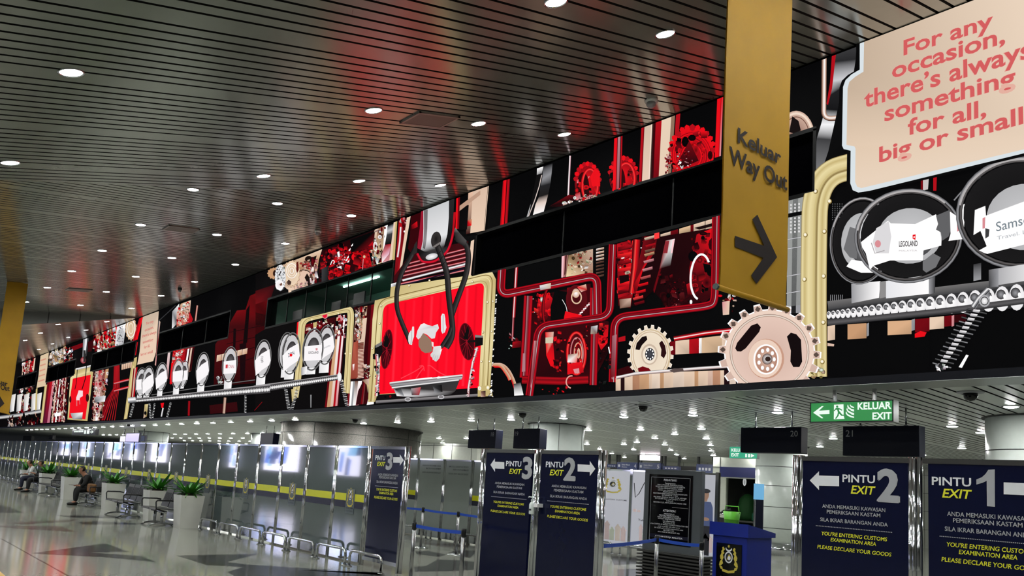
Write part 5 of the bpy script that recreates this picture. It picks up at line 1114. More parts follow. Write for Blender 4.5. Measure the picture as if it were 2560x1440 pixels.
# air grilles, detectors, cameras in the ceilings
def grille(x, y, m, w, d, label):
    t = thing('air_grille', label, 'air vent', (x, y, zc(y, m)), 'square air grilles'); t.rotation_euler = (math.atan(m), 0, 0)
    MB().box(-w / 2, w / 2, -d / 2, -d / 2 + .04, -.024, .01).box(-w / 2, w / 2, d / 2 - .04, d / 2, -.024, .01).box(-w / 2, -w / 2 + .04, -d / 2, d / 2, -.024, .01).box(w / 2 - .04, w / 2, -d / 2, d / 2, -.024, .01).build('frame', mat('grille_grey', (150, 138, 134), .4, .3), t)
    g = MB()
    for k in range(34): yy = -d / 2 + .04 + (d - .1) * k / 33; g.box(-w / 2 + .03, w / 2 - .03, yy, yy + .016, -.02, -.006)
    g.build('slats', mat('grille_slat', (132, 116, 112), .5, .2), t)
grille(-8.82, 5.92, .272, .5, .74, 'square brown-grey air grille between two downlights in the near ceiling')
grille(-19.2, 5.85, .135, .5, .74, 'square dark air grille between two downlights in the middle ceiling')
grille(-29.6, 5.9, .135, .5, .74, 'small-looking far air grille in the middle ceiling, reddish from the screen')
def detector(x, y, m, label, r=.07, mm=None):
    t = thing('smoke_detector', label, 'detector', (x, y, zc(y, m)))
    MB().lathe([(r, .01), (r, -.03), (r * .9, -.05)], 20).build('base', mm or M_WHITE, t, True)
    MB().lathe([(r * .7, -.05), (r * .7, -.09), (r * .4, -.12), (.001, -.125)], 16).build('sensor_head', M_GREYP, t, True)
detector(-6.96, 8.65, .272, 'white smoke detector in the near ceiling left of the yellow banner', .1)
detector(-17.56, 8.66, .135, 'pale round smoke detector in the ceiling above the office window', .09)
detector(-27.8, 8.67, .135, 'small dark detector in the far end of the ceiling near the screen', .07, M_SEAM)
def dome_cam(px, label, z=ZU):
    p = on_z(px, z)
    t = thing('dome_camera', label, 'security camera', p, 'dome cameras')
    MB().lathe([(.16, 0), (.16, -.012), (.1, -.02)], 24).build('mount_plate', M_GREYP, t, True)
    MB().lathe([(.085, -.015), (.085, -.05), (.075, -.08), (.05, -.11), (.001, -.125)], 20).build('dome', M_BLKGLOSS, t, True)
dome_cam((2426, 980), 'dome camera on the low ceiling right of the green exit sign'); dome_cam((1608, 1013), 'dome camera on the low ceiling above the exit 2 panel, nearest the screen')
dome_cam((1307, 1031), 'dome camera on the low ceiling above the white column'); dome_cam((888, 1047), 'dark dome camera on the low ceiling over the granite column'); dome_cam((322, 1060), 'small dark camera on the low ceiling far left')
dome_cam((712, 1055), 'dark camera at the left edge of the granite column')

# ------------------------------------------------------------------ hanging banners
def banner(x, y0, y1, ztop, zb0, zb1, label, txt, arrow, face_px=None):
    t = thing('hanging_banner', label, 'banner', (x, y0, 0))
    n, kk = 14, 26; cl = MB()
    for s_, off in ((1, .0), (-1, -.012)):
        b = len(cl.v)
        for i in range(n + 1):
            u = i / n; y = (y1 - y0) * u; zb = zb0 + (zb1 - zb0) * u
            for j in range(kk + 1):
                v = j / kk; z = zb + (ztop - zb) * v
                cl.v.append((off + .005 * math.sin(u * 5 + v * 3) * (1 - v) + .004 * math.sin(v * 40 + u * 9) * (1 - v) ** 3, y + .006 * math.sin(v * 9), z))
        for i in range(n):
            for j in range(kk):
                q = (b + i * (kk + 1) + j, b + (i + 1) * (kk + 1) + j, b + (i + 1) * (kk + 1) + j + 1, b + i * (kk + 1) + j + 1)
                cl.f.append(q if s_ == 1 else q[::-1]); cl.m.append(0)
    clo = cl.build('cloth', M_BANNER, t, True)
    MB().tube([(-.006, -.03, zb0 + .01), (-.006, y1 - y0 + .03, zb1 + .01)], .022, 10).build('bottom_rod', M_BANNER, t, True)
    MB().tube([(-.006, -.05, zb0 + .01), (-.006, -.028, zb0 + .01)], .024, 10).build('rod_end', mat('grey_plug', (70, 84, 84), .5), t)
    l = MB()
    def q(p): w = on_x(p, x); return Vector((.0105, w.y - y0, w.z))
    for body, L, R, T in txt:
        a, b, c = q(L), q(R), q(T); b.z = a.z + (b.z - a.z)
        sign_text(l, body, a, b - a, c - a, 0, .022)
    poly2(l, [q(p) for p in arrow], 0)
    l.build('lettering', M_BROWN, clo)
    return t
bv = View(1780, 0, 1.8)
bx = -3.2
p0, p1 = on_x((1799, 722), bx), on_x((1966, 775), bx)
zt_ = zc(p0.y, .272) + .02
banner(bx, p0.y, p1.y, zt_, p0.z, p1.z, 'long yellow way-out banner hanging in front of the screen, arrow pointing right', [('Keluar', bv((110, 640)), bv((305, 742)), bv((112, 572))), ('Way Out', bv((72, 735)), bv((334, 858)), bv((73, 655)))],
       [bv(p) for p in ((98, 1062), (230, 1107), (176, 988), (199, 967), (288, 1158), (195, 1278), (171, 1240), (226, 1162), (98, 1112))])
bx = -29.0
p1 = on_x((22, 1036), bx); p0 = on_x((-30, 1022), bx); pt = on_x((38, 876), bx)
banner(bx, p0.y, p1.y, zc(p1.y, .135) - .02, p0.z, p1.z, 'yellow banner at the far left edge with its end letters and arrow tip showing',
       [('Keluar', (-24, 952), (19, 966), (-24, 940)), ('Way Out', (-30, 968), (24, 978), (-30, 954))], [(-26, 990), (-6, 996), (-14, 984), (-4, 984), (11, 1009), (-8, 1026), (-14, 1019), (-4, 1008), (-26, 1002)])

# ------------------------------------------------------------------ barrier of grey panels
PW, PY, PH = 1.15, 7.2, 2.06
def panel_parts(t, w, striped=True, glass=M_FROST, foot=True):
    gp = MB().box(.062, w - .062, -.012, .012, .2, PH - .03).build('glass_pane', glass, t)
    MB().box(.062, w - .062, -.025, .025, PH - .035, PH).build('top_rail', M_CHROME, t)
    MB().box(.062, w - .062, -.03, .03, .03, .2).build('bottom_rail', M_CHROME, t)
    p = MB()
    for x in (w - .03, w + .03): p.tube([(x, 0, .0), (x, 0, PH)], .028, 12)
    p.box(w - .03, w + .03, -.02, .02, 0, PH)
    p.build('post', M_CHROME, t, True)
    if striped:
        MB().box(.064, w - .064, -.0155, -.0125, 1.065, 1.195).build('yellow_stripe', M_YELLOW, gp); MB().box(.064, w - .064, -.0155, -.0125, .945, 1.065).build('navy_stripe', M_NAVYF, gp)
proto = thing('glass_barrier', '', 'barrier', (0, 0, 0), 'grey barrier panels'); panel_parts(proto, PW)
protoc = dup(proto)
c_ = MB(); c_.box(PW * .42, PW * .68, -.019, -.016, .84, 1.28, 3)
crest(c_, (PW * .55, -.021, 1.09), (.25, 0, 0), (0, 0, .26), 0, 1, 2)
sign_text(c_, 'KASTAM', (PW * .45, -.021, .925), (PW * .2, 0, 0), (0, 0, .028), 2); sign_text(c_, 'CUSTOMS', (PW * .45, -.021, .875), (PW * .2, 0, 0), (0, 0, .025), 2, 0)
cm_ = c_.build('crest_print', [M_GOLDP, M_WHITEP, M_DARKP, mat('plain_film', (80, 90, 90), .3)], [q for q in protoc.children if q.name.startswith('glass_pane')][0])
usedp = [False, False]
hp = None
for k in range(1, 41):
    x = -10.60 - PW * (k + 1)
    wc = k % 2
    lab = 'grey barrier panel with %s, %s from the blue exit 3 panel' % ('a gold crest' if wc else 'plain yellow stripe', ordn(k))
    if not usedp[wc]: o = protoc if wc else proto; usedp[wc] = True; o.location = (x, PY, 0); o['label'] = lab
    else: dup(protoc if wc else proto, (x, PY, 0), lab)
def hoop_mesh(t, w=1.0):
    p = [Vector((0, 0, .0)), Vector((0, 0, .17))] + [Vector((.1 - .1 * math.cos(a), 0, .17 + .1 * math.sin(a))) for a in (.4, .8, 1.2, 1.57)]
    p2 = [Vector((w - v.x, v.y, v.z)) for v in p[::-1]]
    MB().tube(p + p2, .025, 10).build('rail', M_CHROME, t, True)
    MB().lathe([(.055, 0), (.055, .012), (.03, .02)], 14).lathe([(.055, 0), (.055, .012), (.03, .02)], 14, (w, 0, 0)).build('floor_flange', M_CHROME, t, True)
hp = thing('bumper_rail', '', 'guard rail', (0, 0, 0), 'low chrome guard rails'); hoop_mesh(hp)
for k in list(range(0, 7)) + list(range(24, 34)):
    x = -10.50 - PW * (k + 1) + .05; lab = 'low chrome guard rail before the %s' % ('blue exit 3 panel at the barrier end' if k == 0 else '%s grey panel from the exit 3 panel' % ordn(k))
    if k == 0: hp.location = (x, 6.88, 0); hp['label'] = lab
    else: dup(hp, (x, 6.88, 0), lab)

# ------------------------------------------------------------------ blue sign panels
def sign_panel(x0, x1, y, label, rows, zt=PH, post_l=True, post_r=True):
    t = thing('exit_board', label, 'sign', (x0, y, 0)); w = x1 - x0; e0 = 0 if post_l else .075; e1 = w if post_r else w - .075
    face = MB().box(e0 + .05, e1 - .05, -.02, .02, .16, zt - .05).build('sign_face', M_NAVY, t)
    MB().box(e0, e1, -.03, .03, zt - .05, zt).build('top_rail', M_CHROME, t); MB().box(e0, e1, -.03, .03, .1, .16).build('bottom_rail', M_CHROME, t)
    for x, on in ((0, post_l), (w, post_r)):
        if on:
            p = MB()
            for dx in (-.035, .035): p.tube([(x + dx, 0, 0), (x + dx, 0, zt + .01)], .033, 14)
            p.tube([(x, -.03, 0), (x, -.03, zt)], .02, 10)
            p.build('post', M_CHROME, t, True)
    L = {'arrow': MB(), 'number': MB(), 'lettering': MB()}
    def q(p): v = on_y(p, y - .024); return Vector((v.x - x0, -.024, v.z))
    for r in rows:
        if r[0] == 'poly': poly2(L['arrow'], [q(p) for p in r[1]], 0)
        elif r[0] == 'num': poly2(L['number'], [q(p) for p in r[1]], 2)
        elif r[0] == 'dash':
            a, b = q(r[1]), q(r[2]); n = r[3]
            for k in range(n):
                c, e = a.lerp(b, k / n), a.lerp(b, (k + .6) / n); L['lettering'].box(c.x, e.x, -.0245, -.0235, a.z - .004, a.z + .004, 2)
        else:
            body, L_, R_, T_, m = r[:5]; sh = r[5] if len(r) > 5 else 0; bo = r[6] if len(r) > 6 else .02
            a, b, c = q(L_), q(R_), q(T_); h = c.z - a.z; num = body.isdigit()
            sign_text(L['number' if num else 'lettering'], body, Vector((a.x, -.024, (a.z + b.z) / 2)), Vector((b.x - a.x, 0, 0)), Vector((0, 0, h)), m, .02 if num else bo, sh, .035 if num else 0.0)
    for k in L: L[k].build(k, [M_WHITEP, M_YELP, M_GREYP], face)
    return t
def arrow(V, tip, tail, hw, hh, hl):
    """block arrow: shaft half height hw, head half height hh and length hl, from tail to tip"""
    s = 1 if tip[0] > tail[0] else -1; k = (tip[1] - tail[1]) / (tip[0] - tail[0]); bx = tip[0] - s * hl; by = tip[1] - s * hl * k
    P = [tail, (bx, by), tip]
    return ('poly', [V(p) for p in ((tail[0], tail[1] - hw), (bx, by - hw), (bx, by - hh), tip, (bx, by + hh), (bx, by + hw), (tail[0], tail[1] + hw))][::(1 if s < 0 else 1)])
vL = View(780, 1090, 4.113); vM = View(1180, 1100, 4.234); vR = View(1960, 1120, 4.267)
LN = ('ANDA MEMASUKI KAWASAN', 'PEMERIKSAAN KASTAM', 'SILA IKRAR BARANGAN ANDA', "YOU'RE ENTERING CUSTOMS", 'EXAMINATION AREA', 'PLEASE DECLARE YOUR GOODS')
def block(V, tl, h):
    o = []
    for i, (b, (l, r)) in enumerate(zip(LN, tl)):
        o.append((b, V(l), V(r), V((l[0], l[1] - h)), 2 if i < 3 else 1, 0 if i < 3 else .12, .012))
    return o
sign_panel(-11.75, -10.58, PY, 'blue exit 3 panel with right arrow at the near end of the grey barrier',
           [('PINTU', vL((650, 248)), vL((750, 246)), vL((650, 200)), 0), ('EXIT', vL((668, 310)), vL((752, 308)), vL((668, 265)), 1, .2), ('3', vL((755, 345)), vL((822, 345)), vL((755, 165)), 2, 0, .05), arrow(vL, (942, 248), (835, 246), 28, 58, 38)]
           + block(vL, [((677, 412), (882, 414)), ((688, 440), (862, 442)), ((662, 488), (880, 490)), ((660, 565), (874, 572)), ((688, 600), (836, 604)), ((638, 648), (878, 656))], 26) + [('dash', vL((648, 512)), vL((886, 522)), 40)], post_l=False)
yM = 7.5
X = lambda px, y: on_y(px, y).x
xm0, xm1, xm2 = X((1214, 1122), yM), X((1350, 1125), yM), X((1508, 1128), yM)
sign_panel(xm0, xm1, yM, 'blue exit 3 panel with left arrow, a soap bottle hanging on its right edge',
           [('PINTU', vM((358, 276)), vM((520, 280)), vM((358, 220)), 0), ('EXIT', vM((392, 357)), vM((524, 360)), vM((392, 302)), 1, .2), ('3', vM((525, 408)), vM((632, 410)), vM((525, 172)), 2, 0, .05), arrow(vM, (195, 263), (342, 270), 36, 72, 48)]
           + block(vM, [((243, 463), (552, 487)), ((262, 503), (527, 525)), ((226, 560), (558, 588)), ((226, 665), (548, 693)), ((270, 707), (490, 727)), ((197, 762), (560, 795))], 24) + [('dash', vM((203, 597)), vM((580, 630)), 44)], post_r=False)
sign_panel(xm1, xm2, yM, 'blue exit 2 panel with right arrow beside the middle exit lane',
           [('PINTU', vM((780, 285)), vM((964, 292)), vM((780, 225)), 0), ('EXIT', vM((822, 372)), vM((968, 378)), vM((822, 310)), 1, .2), ('2', vM((965, 425)), vM((1095, 430)), vM((965, 178)), 2, 0, .05), arrow(vM, (1305, 305), (1118, 295), 38, 80, 58)]
           + block(vM, [((842, 497), (1208, 522)), ((866, 543), (1178, 566)), ((825, 605), (1216, 635)), ((828, 715), (1207, 750)), ((878, 765), (1140, 788)), ((795, 818), (1225, 862))], 27) + [('dash', vM((797, 643)), vM((1240, 682)), 44)])
yR = 8.0
xr0, xr1 = X((1997, 1142), yR), X((2288, 1151), yR)
sign_panel(xr0, xr1, yR, 'large blue exit 2 panel with left arrow, under the hanging sign 21',
           [('PINTU', vR((623, 360)), vR((970, 375)), vR((623, 278)), 0), ('EXIT', vR((712, 487)), vR((976, 495)), vR((712, 398)), 1, .2), ('2', vR((990, 570)), vR((1238, 575)), vR((990, 212)), 2, 0, .06), arrow(vR, (275, 345), (588, 354), 54, 100, 98)]
           + block(vR, [((407, 637), (1080, 683)), ((456, 697), (1027, 740)), ((386, 780), (1107, 838)), ((400, 928), (1100, 995)), ((497, 995), (982, 1045)), ((355, 1070), (1145, 1158))], 40) + [('dash', vR((340, 828)), vR((1160, 906)), 48)], zt=2.075)
sign_panel(xr1, xr1 + 1.28, yR, 'large blue exit 1 panel cut by the right edge of the picture',
           [('PINTU', vR((1577, 392)), vR((1997, 410)), vR((1577, 302)), 0), ('EXIT', vR((1687, 528)), vR((2006, 540)), vR((1687, 432)), 1, .2), ('num', [vR(p) for p in ((2180, 232), (2248, 228), (2250, 627), (2165, 620), (2162, 350), (2120, 370), (2052, 390), (2052, 336), (2110, 312), (2150, 276))]), arrow(vR, (2760, 448), (2343, 430), 64, 120, 120)]
           + block(vR, [((1740, 720), (2620, 785)), ((1803, 790), (2545, 850)), ((1715, 882), (2650, 960)), ((1735, 1050), (2650, 1135)), ((1865, 1128), (2490, 1195)), ((1680, 1205), (2730, 1325))], 48) + [('dash', vR((1660, 940)), vR((2700, 1040)), 52)], zt=2.075, post_l=False)
# soap bottle on the post between the middle panels
b0 = on_y(vM((630, 785)), yM - .13)
t = thing('sanitizer_bottle', 'white pump bottle of hand sanitizer hung on the post between the middle blue panels', 'bottle', b0)
MB().lathe([(.036, 0), (.04, .01), (.04, .13), (.03, .155), (.016, .165), (.016, .18)], 18).build('bottle_body', M_PAPER, t, True)
MB().lathe([(.02, .175), (.02, .2), (.008, .202), (.008, .225), (.02, .226), (.02, .24)], 12).tube([(0, 0, .232), (-.07, 0, .235), (-.078, 0, .222)], .007, 8).build('pump_head', M_PAPER, t, True)
MB().box(-.03, .03, -.0415, -.041, .05, .075).build('label_print', M_DARKP, t)
MB().tube([(.04, 0, .12), (.09, .02, .13), (.11, .1, .13)], .008, 6).box(.04, .115, -.01, .1, .1, .15).build('bracket', M_WHITE, t)

# ------------------------------------------------------------------ far grey barrier inside, seen through the lane
yF = 12.1
fxs = [X((1000, 1143), yF), X((1049, 1147), yF), X((1114, 1149), yF), X((1184, 1152), yF), X((1240, 1154), yF), X((1310, 1156), yF)]
for k in range(5):
    w = fxs[k + 1] - fxs[k]; tx = k in (1, 2)
    t = thing('glass_barrier', 'inner grey barrier panel with %s, %s along the rear belt' % ('dark reversed lettering' if tx else 'a yellow stripe', ordn(k + 1)), 'barrier', (fxs[k], yF, 0), 'inner grey barrier panels')
    panel_parts(t, w, not tx, M_FROSTLIT)
    if tx:
        l = MB()
        for i, bd in enumerate(LN[:3] if k == 1 else LN[3:]):
            z = 1.86 - i * .075 - (.03 if i == 2 else 0); sign_text(l, bd, (w * .86, -.0135, z), (-w * (.7, .55, .7)[i], 0, 0), (0, 0, .042), 0)
        l.build('lettering', M_DARKP, t)
for k in range(4): dup(hp, (fxs[0] - .2 + 1.2 * k, yF - .35, 0), 'low chrome guard rail before the inner grey barrier, %s from the left' % ordn(k + 1))

# ------------------------------------------------------------------ planters
def planter(px, label, s=1.0, seed=1, at=None):
    p = Vector((at[0], at[1], 0)) if at else on_z(px, 0)
    t = thing('planter', label, 'potted plant', (p.x, p.y, 0), 'white tapered planters')
    b, tp, h = .215 * s, .275 * s, .78 * s
    m = MB().hexa([(-b, -b, 0), (b, -b, 0), (b, b, 0), (-b, b, 0)], [(-tp, -tp, h), (tp, -tp, h), (tp, tp, h), (-tp, tp, h)])
    # open rim: inner walls
    i = tp - .03
    m = MB()
    for k in range(4):
        a = [(-1, -1), (1, -1), (1, 1), (-1, 1)]; c0, c1 = a[k], a[(k + 1) % 4]
        m.face([(c0[0] * b, c0[1] * b, 0), (c1[0] * b, c1[1] * b, 0), (c1[0] * tp, c1[1] * tp, h), (c0[0] * tp, c0[1] * tp, h)])
        m.face([(c0[0] * tp, c0[1] * tp, h), (c1[0] * tp, c1[1] * tp, h), (c1[0] * i, c1[1] * i, h), (c0[0] * i, c0[1] * i, h)])
        m.face([(c0[0] * i, c0[1] * i, h), (c1[0] * i, c1[1] * i, h), (c1[0] * i, c1[1] * i, h - .1), (c0[0] * i, c0[1] * i, h - .1)])
    m.face([(-b, -b, 0), (-b, b, 0), (b, b, 0), (b, -b, 0)])
    pot = m.build('pot', M_POT, t)
    g = MB(); n = 8
    for a in range(n):
        for c in range(n): pass
    g.face([(-i, -i, h - .06), (i, -i, h - .06), (i, i, h - .06), (-i, i, h - .06)]); g.lathe([(.17 * s, h - .06), (.13 * s, h + .02), (.05 * s, h + .07), (.001, h + .08)], 14)
    g.build('soil', M_SOIL, pot, True)
    rd = random.Random(seed); l = MB()
    for k in range(36):
        a = k * 2.4 + rd.random() * .6; ln = (.3 + .16 * rd.random()) * s; up = .2 + .72 * (1 - k / 36) ** 1.4 + .16 * rd.random(); w = (.032 + .024 * rd.random()) * s
        d = Vector((math.cos(a), math.sin(a), 0)); sd = Vector((-d.y, d.x, 0)); N = 7; pts = []
        for j in range(N + 1):
            u = j / N; r = .03 + ln * u * (1 - .25 * u * (1 - up)); z = h + .0 + ln * (up * 1.15 * u - .55 * u * u * (1.05 - up))
            ww = w * math.sin(math.pi * (.1 + .86 * u ** .8)) ** .8 if u < 1 else .006
            c = d * r + Vector((0, 0, z)); pts.append((c - sd * ww + Vector((0, 0, .014)), c, c + sd * ww + Vector((0, 0, .014))))
        b0 = len(l.v)
        for q in pts: l.v += [tuple(v) for v in q]
        for j in range(N):
            for e in (0, 1): l.f.append((b0 + 3 * j + e, b0 + 3 * j + e + 1, b0 + 3 * j + 4 + e, b0 + 3 * j + 3 + e)); l.m.append(0)
    l.build('foliage', M_LEAF, t, True)
    return t
planter((464, 1320), 'nearest white planter with broad green leaves, at the end of the bench row', 1.0, 3)
planter((385, 1301), 'white planter with bushy green leaves between the two nearest benches', 1.0, 5)
planter((277, 1273), 'white planter with green leaves right behind the seated person in black', 1.0, 7)
planter(None, 'white planter with drooping leaves between the person in black and the far benches', 1.0, 9, (-30.35, 6.62))
planter(None, 'small-looking far planter behind the person in the pale shirt', 1.0, 11, (-37.85, 6.6))
planter(None, 'far planter with upright leaves between the two far benches', 1.0, 13, (-33.95, 6.6))

# ------------------------------------------------------------------ benches
def bench(x0, y0, n, label):
    sw = .56; w = n * sw
    t = thing('airport_bench', label, 'bench', (x0, y0, 0), 'black metal airport benches')
    MB().tube([(.05, .26, .34), (w - .05, .26, .34)], .035, 10).build('beam', M_CHROME, t, True)
    for k in range(n):
        xa, xb = k * sw + .02, (k + 1) * sw - .02
        s = MB()
        prof = [(.0, .405), (.03, .43), (.2, .425), (.38, .41), (.45, .42)]
        for (ya, za), (yb, zb) in zip(prof[:-1], prof[1:]): s.hexa([(xa, ya, za - .018), (xb, ya, za - .018), (xb, yb, zb - .018), (xa, yb, zb - .018)], [(xa, ya, za), (xb, ya, za), (xb, yb, zb), (xa, yb, zb)])
        s.build('seat', M_SEAT, t)
        bk = MB()
        def bb(xl, xr, z0, z1):
            f = lambda z: .45 + (z - .42) * .28
            bk.hexa([(xl, f(z0), z0), (xr, f(z0), z0), (xr, f(z0) + .018, z0), (xl, f(z0) + .018, z0)], [(xl, f(z1), z1), (xr, f(z1), z1), (xr, f(z1) + .018, z1), (xl, f(z1) + .018, z1)])
        bb(xa, xb, .44, .60); bb(xa, xb, .78, .86); bb(xa, xa + .05, .60, .78); bb(xb - .05, xb, .60, .78)
        for j in range(7): xx = xa + .085 + j * (xb - xa - .17) / 6; bb(xx - .016, xx + .016, .60, .78)
        bk.build('backrest', M_SEAT, t)
    for xx in (.02, w - .02): MB().tube([(xx, .0, .58), (xx, .03, .62), (xx, .34, .62), (xx, .45, .6)], .018, 8).tube([(xx, .0, .58), (xx, .02, .42), (xx, .2, .36)], .018, 8).build('armrest', M_SEAT, t, True)
    for xx in (.3, w - .3):
        MB().tube([(xx, .26, .34), (xx, .26, .06)], .035, 10).tube([(xx, -.02, .02), (xx, .08, .05), (xx, .26, .07), (xx, .44, .05), (xx, .54, .02)], .024, 8).lathe([(.03, 0), (.03, .02)], 10, (xx, -.02, 0)).lathe([(.03, 0), (.03, .02)], 10, (xx, .54, 0)).build('leg', M_CHROME, t, True)
    return t
bench(-20.35, 6.05, 2, 'short black bench between the two nearest white planters')
bench(-23.45, 6.02, 3, 'empty black bench with slotted backs, second from the near end')
bench(-27.65, 6.2, 3, 'black bench holding the hunched person in black')
bench(-33.5, 6.2, 4, 'far black bench with empty seats right of the two seated people')
bench(-37.2, 6.2, 5, 'farthest black bench, two people sitting on it')

# ------------------------------------------------------------------ seated people
def skin_body(name, nodes, edges, root, mm, parent, sub=2):
    names = list(nodes); ix = {n: i for i, n in enumerate(names)}
    me = bpy.data.meshes.new(name); me.from_pydata([nodes[n][0] for n in names], [(ix[a], ix[b]) for a, b in edges], [])
    o = bpy.data.objects.new(name, me); COL.objects.link(o)
    md = o.modifiers.new('skin', 'SKIN'); md.use_smooth_shade = True
    for n in names:
        sv = me.skin_vertices[0].data[ix[n]]; r = nodes[n][1]; sv.radius = r if isinstance(r, tuple) else (r, r); sv.use_root = n == root
    sb = o.modifiers.new('sub', 'SUBSURF'); sb.levels = sub; sb.render_levels = sub
    dg = bpy.context.evaluated_depsgraph_get()
    m2 = bpy.data.meshes.new_from_object(o.evaluated_get(dg))
    bpy.data.objects.remove(o); bpy.data.meshes.remove(me)
    m2.materials.clear(); m2.materials.append(mm)
    for p in m2.polygons: p.use_smooth = True
    o = bpy.data.objects.new(name, m2); COL.objects.link(o); o.parent = parent
    return o
def person(x, y, label, lean, shirt, trousers, head_dn=.0, hands=(.10, .40, .60), cap=False):
    """seated figure facing -Y; y is the pelvis, lean is how far the chest goes forward"""
    t = thing('person', label, 'person', (x, y, 0))
    V = lambda lx, fw, z: (lx, -fw, z)
    ch = (lean * .62, .50 + .36 * math.cos(lean * 1.1)); nk = (lean * .95, .50 + .50 * math.cos(lean * 1.1))
    hd = (nk[0] + .05 + head_dn * .05, nk[1] + .15 - head_dn * .03)
    P = {'pel': (V(0, 0, .53), (.15, .12)), 'bel': (V(0, lean * .3, .68), (.135, .11)), 'che': (V(0, ch[0], ch[1]), (.16, .115)), 'nek': (V(0, nk[0], nk[1]), .055), 'hd0': (V(0, hd[0] - .02, hd[1] - .05), .07), 'hd1': (V(0, hd[0], hd[1] + .02), (.078, .09)), 'hd2': (V(0, hd[0] - .01, hd[1] + .085), (.06, .07)),
         'chin': (V(0, hd[0] + .045, hd[1] - .07), .036)}
    E_ = [('pel', 'bel'), ('bel', 'che'), ('che', 'nek'), ('nek', 'hd0'), ('hd0', 'hd1'), ('hd1', 'hd2'), ('hd0', 'chin')]
    hx, hf, hz = hands
    for s, k in ((1, 'r'), (-1, 'l')):
        P['hip' + k] = (V(.09 * s, .02, .52), .1); P['kn' + k] = (V(.12 * s, .44, .50), .065); P['an' + k] = (V(.13 * s, .44 + .03 * s, .10), .042); P['to' + k] = (V(.14 * s, .58 + .03 * s, .045), .036)
        P['sh' + k] = (V(.17 * s, ch[0] + .03, ch[1] + .07), .062); P['el' + k] = (V(.24 * s, ch[0] + .12, ch[1] - .2), .044); P['wr' + k] = (V(hx * s, hf - .07, hz), .028); P['pa' + k] = (V(hx * s * .8, hf, hz + .01), (.034, .018))
        E_ += [('pel', 'hip' + k), ('hip' + k, 'kn' + k), ('kn' + k, 'an' + k), ('an' + k, 'to' + k), ('che', 'sh' + k), ('sh' + k, 'el' + k), ('el' + k, 'wr' + k), ('wr' + k, 'pa' + k)]
        for j in range(4):
            q = hx * s * .8 + (j - 1.5) * .02; L = (.052, .062, .066, .054)[j]
            P['f%d%s' % (j, k)] = (V(q, hf + .045, hz + .008), .0095); P['g%d%s' % (j, k)] = (V(q * .97, hf + .045 + L * .6, hz - .012), .0085); E_ += [('pa' + k, 'f%d%s' % (j, k)), ('f%d%s' % (j, k), 'g%d%s' % (j, k))]
        P['th' + k] = (V(hx * s * .8 - s * .036, hf + .005, hz + .026), .0105); P['ti' + k] = (V(hx * s * .8 - s * .045, hf + .04, hz + .034), .009); E_ += [('pa' + k, 'th' + k), ('th' + k, 'ti' + k)]
    skin_body('body', P, E_, 'pel', M_SKIN, t)
    up = lambda q, r: (P[q][0], tuple(v + r for v in (P[q][1] if isinstance(P[q][1], tuple) else (P[q][1],) * 2)))
    T = {'pel': up('pel', .02), 'bel': (V(0, lean * .18, .6), (.15, .125))}; ET = [('pel', 'bel')]
    for k in 'rl':
        T['hip' + k] = up('hip' + k, .02); T['kn' + k] = up('kn' + k, .02); T['an' + k] = (P['an' + k][0], .062); ET += [('pel', 'hip' + k), ('hip' + k, 'kn' + k), ('kn' + k, 'an' + k)]
    skin_body('trousers', T, ET, 'pel', trousers, t)
    U = {'bel0': (V(0, lean * .08, .56), (.165, .14)), 'bel': up('bel', .022), 'che': up('che', .022), 'nk0': (V(0, nk[0] * .97, nk[1] - .05), .07)}; EU = [('bel0', 'bel'), ('bel', 'che'), ('che', 'nk0')]
    for k in 'rl':
        U['sh' + k] = up('sh' + k, .016); U['el' + k] = up('el' + k, .016); U['w' + k] = (tuple(Vector(P['el' + k][0]).lerp(Vector(P['wr' + k][0]), .85 if shirt is not M_SHIRT else .3)), .042); EU += [('che', 'sh' + k), ('sh' + k, 'el' + k), ('el' + k, 'w' + k)]
    skin_body('shirt', U, EU, 'che', shirt, t)
    hm = MB(); NU, NV = 20, 12
    for i in range(NV + 1):
        ph = math.pi * i / NV
        for j in range(NU):
            th = 2 * math.pi * j / NU; x_, f_2, z_ = math.sin(ph) * math.cos(th), math.sin(ph) * math.sin(th), math.cos(ph)
            hm.v.append(V(.098 * x_, hd[0] - .012 + .108 * f_2, hd[1] + .035 + .108 * z_))
    for i in range(NV):
        for j in range(NU):
            th = 2 * math.pi * (j + .5) / NU; ph = math.pi * (i + .5) / NV
            if math.sin(th) * math.sin(ph) > .12 and math.cos(ph) < .5: continue
            if math.cos(ph) < -.62: continue
            hm.f.append((i * NU + j, (i + 1) * NU + j, (i + 1) * NU + (j + 1) % NU, i * NU + (j + 1) % NU)); hm.m.append(0)
    hm.build('hair', M_HAIR, t, True)
    fc = MB()
    for s in (1, -1): fc.lathe([(.001, -.012), (.012, 0), (.001, .012)], 8, V(.03 * s, hd[0] + .088, hd[1] + .02))
    fc.build('eyes', M_HAIR, t)
    MB().tube([V(0, hd[0] + .075, hd[1] + .03), V(0, hd[0] + .098, hd[1] - .012), V(0, hd[0] + .078, hd[1] - .022)], [.007, .013, .008], 8).build('nose', M_SKIN, t, True)
    MB().box(-.024, .024, -hd[0] - .088, -hd[0] - .08, hd[1] - .052, hd[1] - .044).build('mouth', mat('lip', (120, 60, 56), .5), t)
    e = MB()
    for s in (1, -1): e.lathe([(.001, -.03), (.016, -.01), (.02, .01), (.001, .03)], 8, V(.085 * s, hd[0] - .005, hd[1] + .01))
    e.build('ears', M_SKIN, t, True)
    sh = MB()
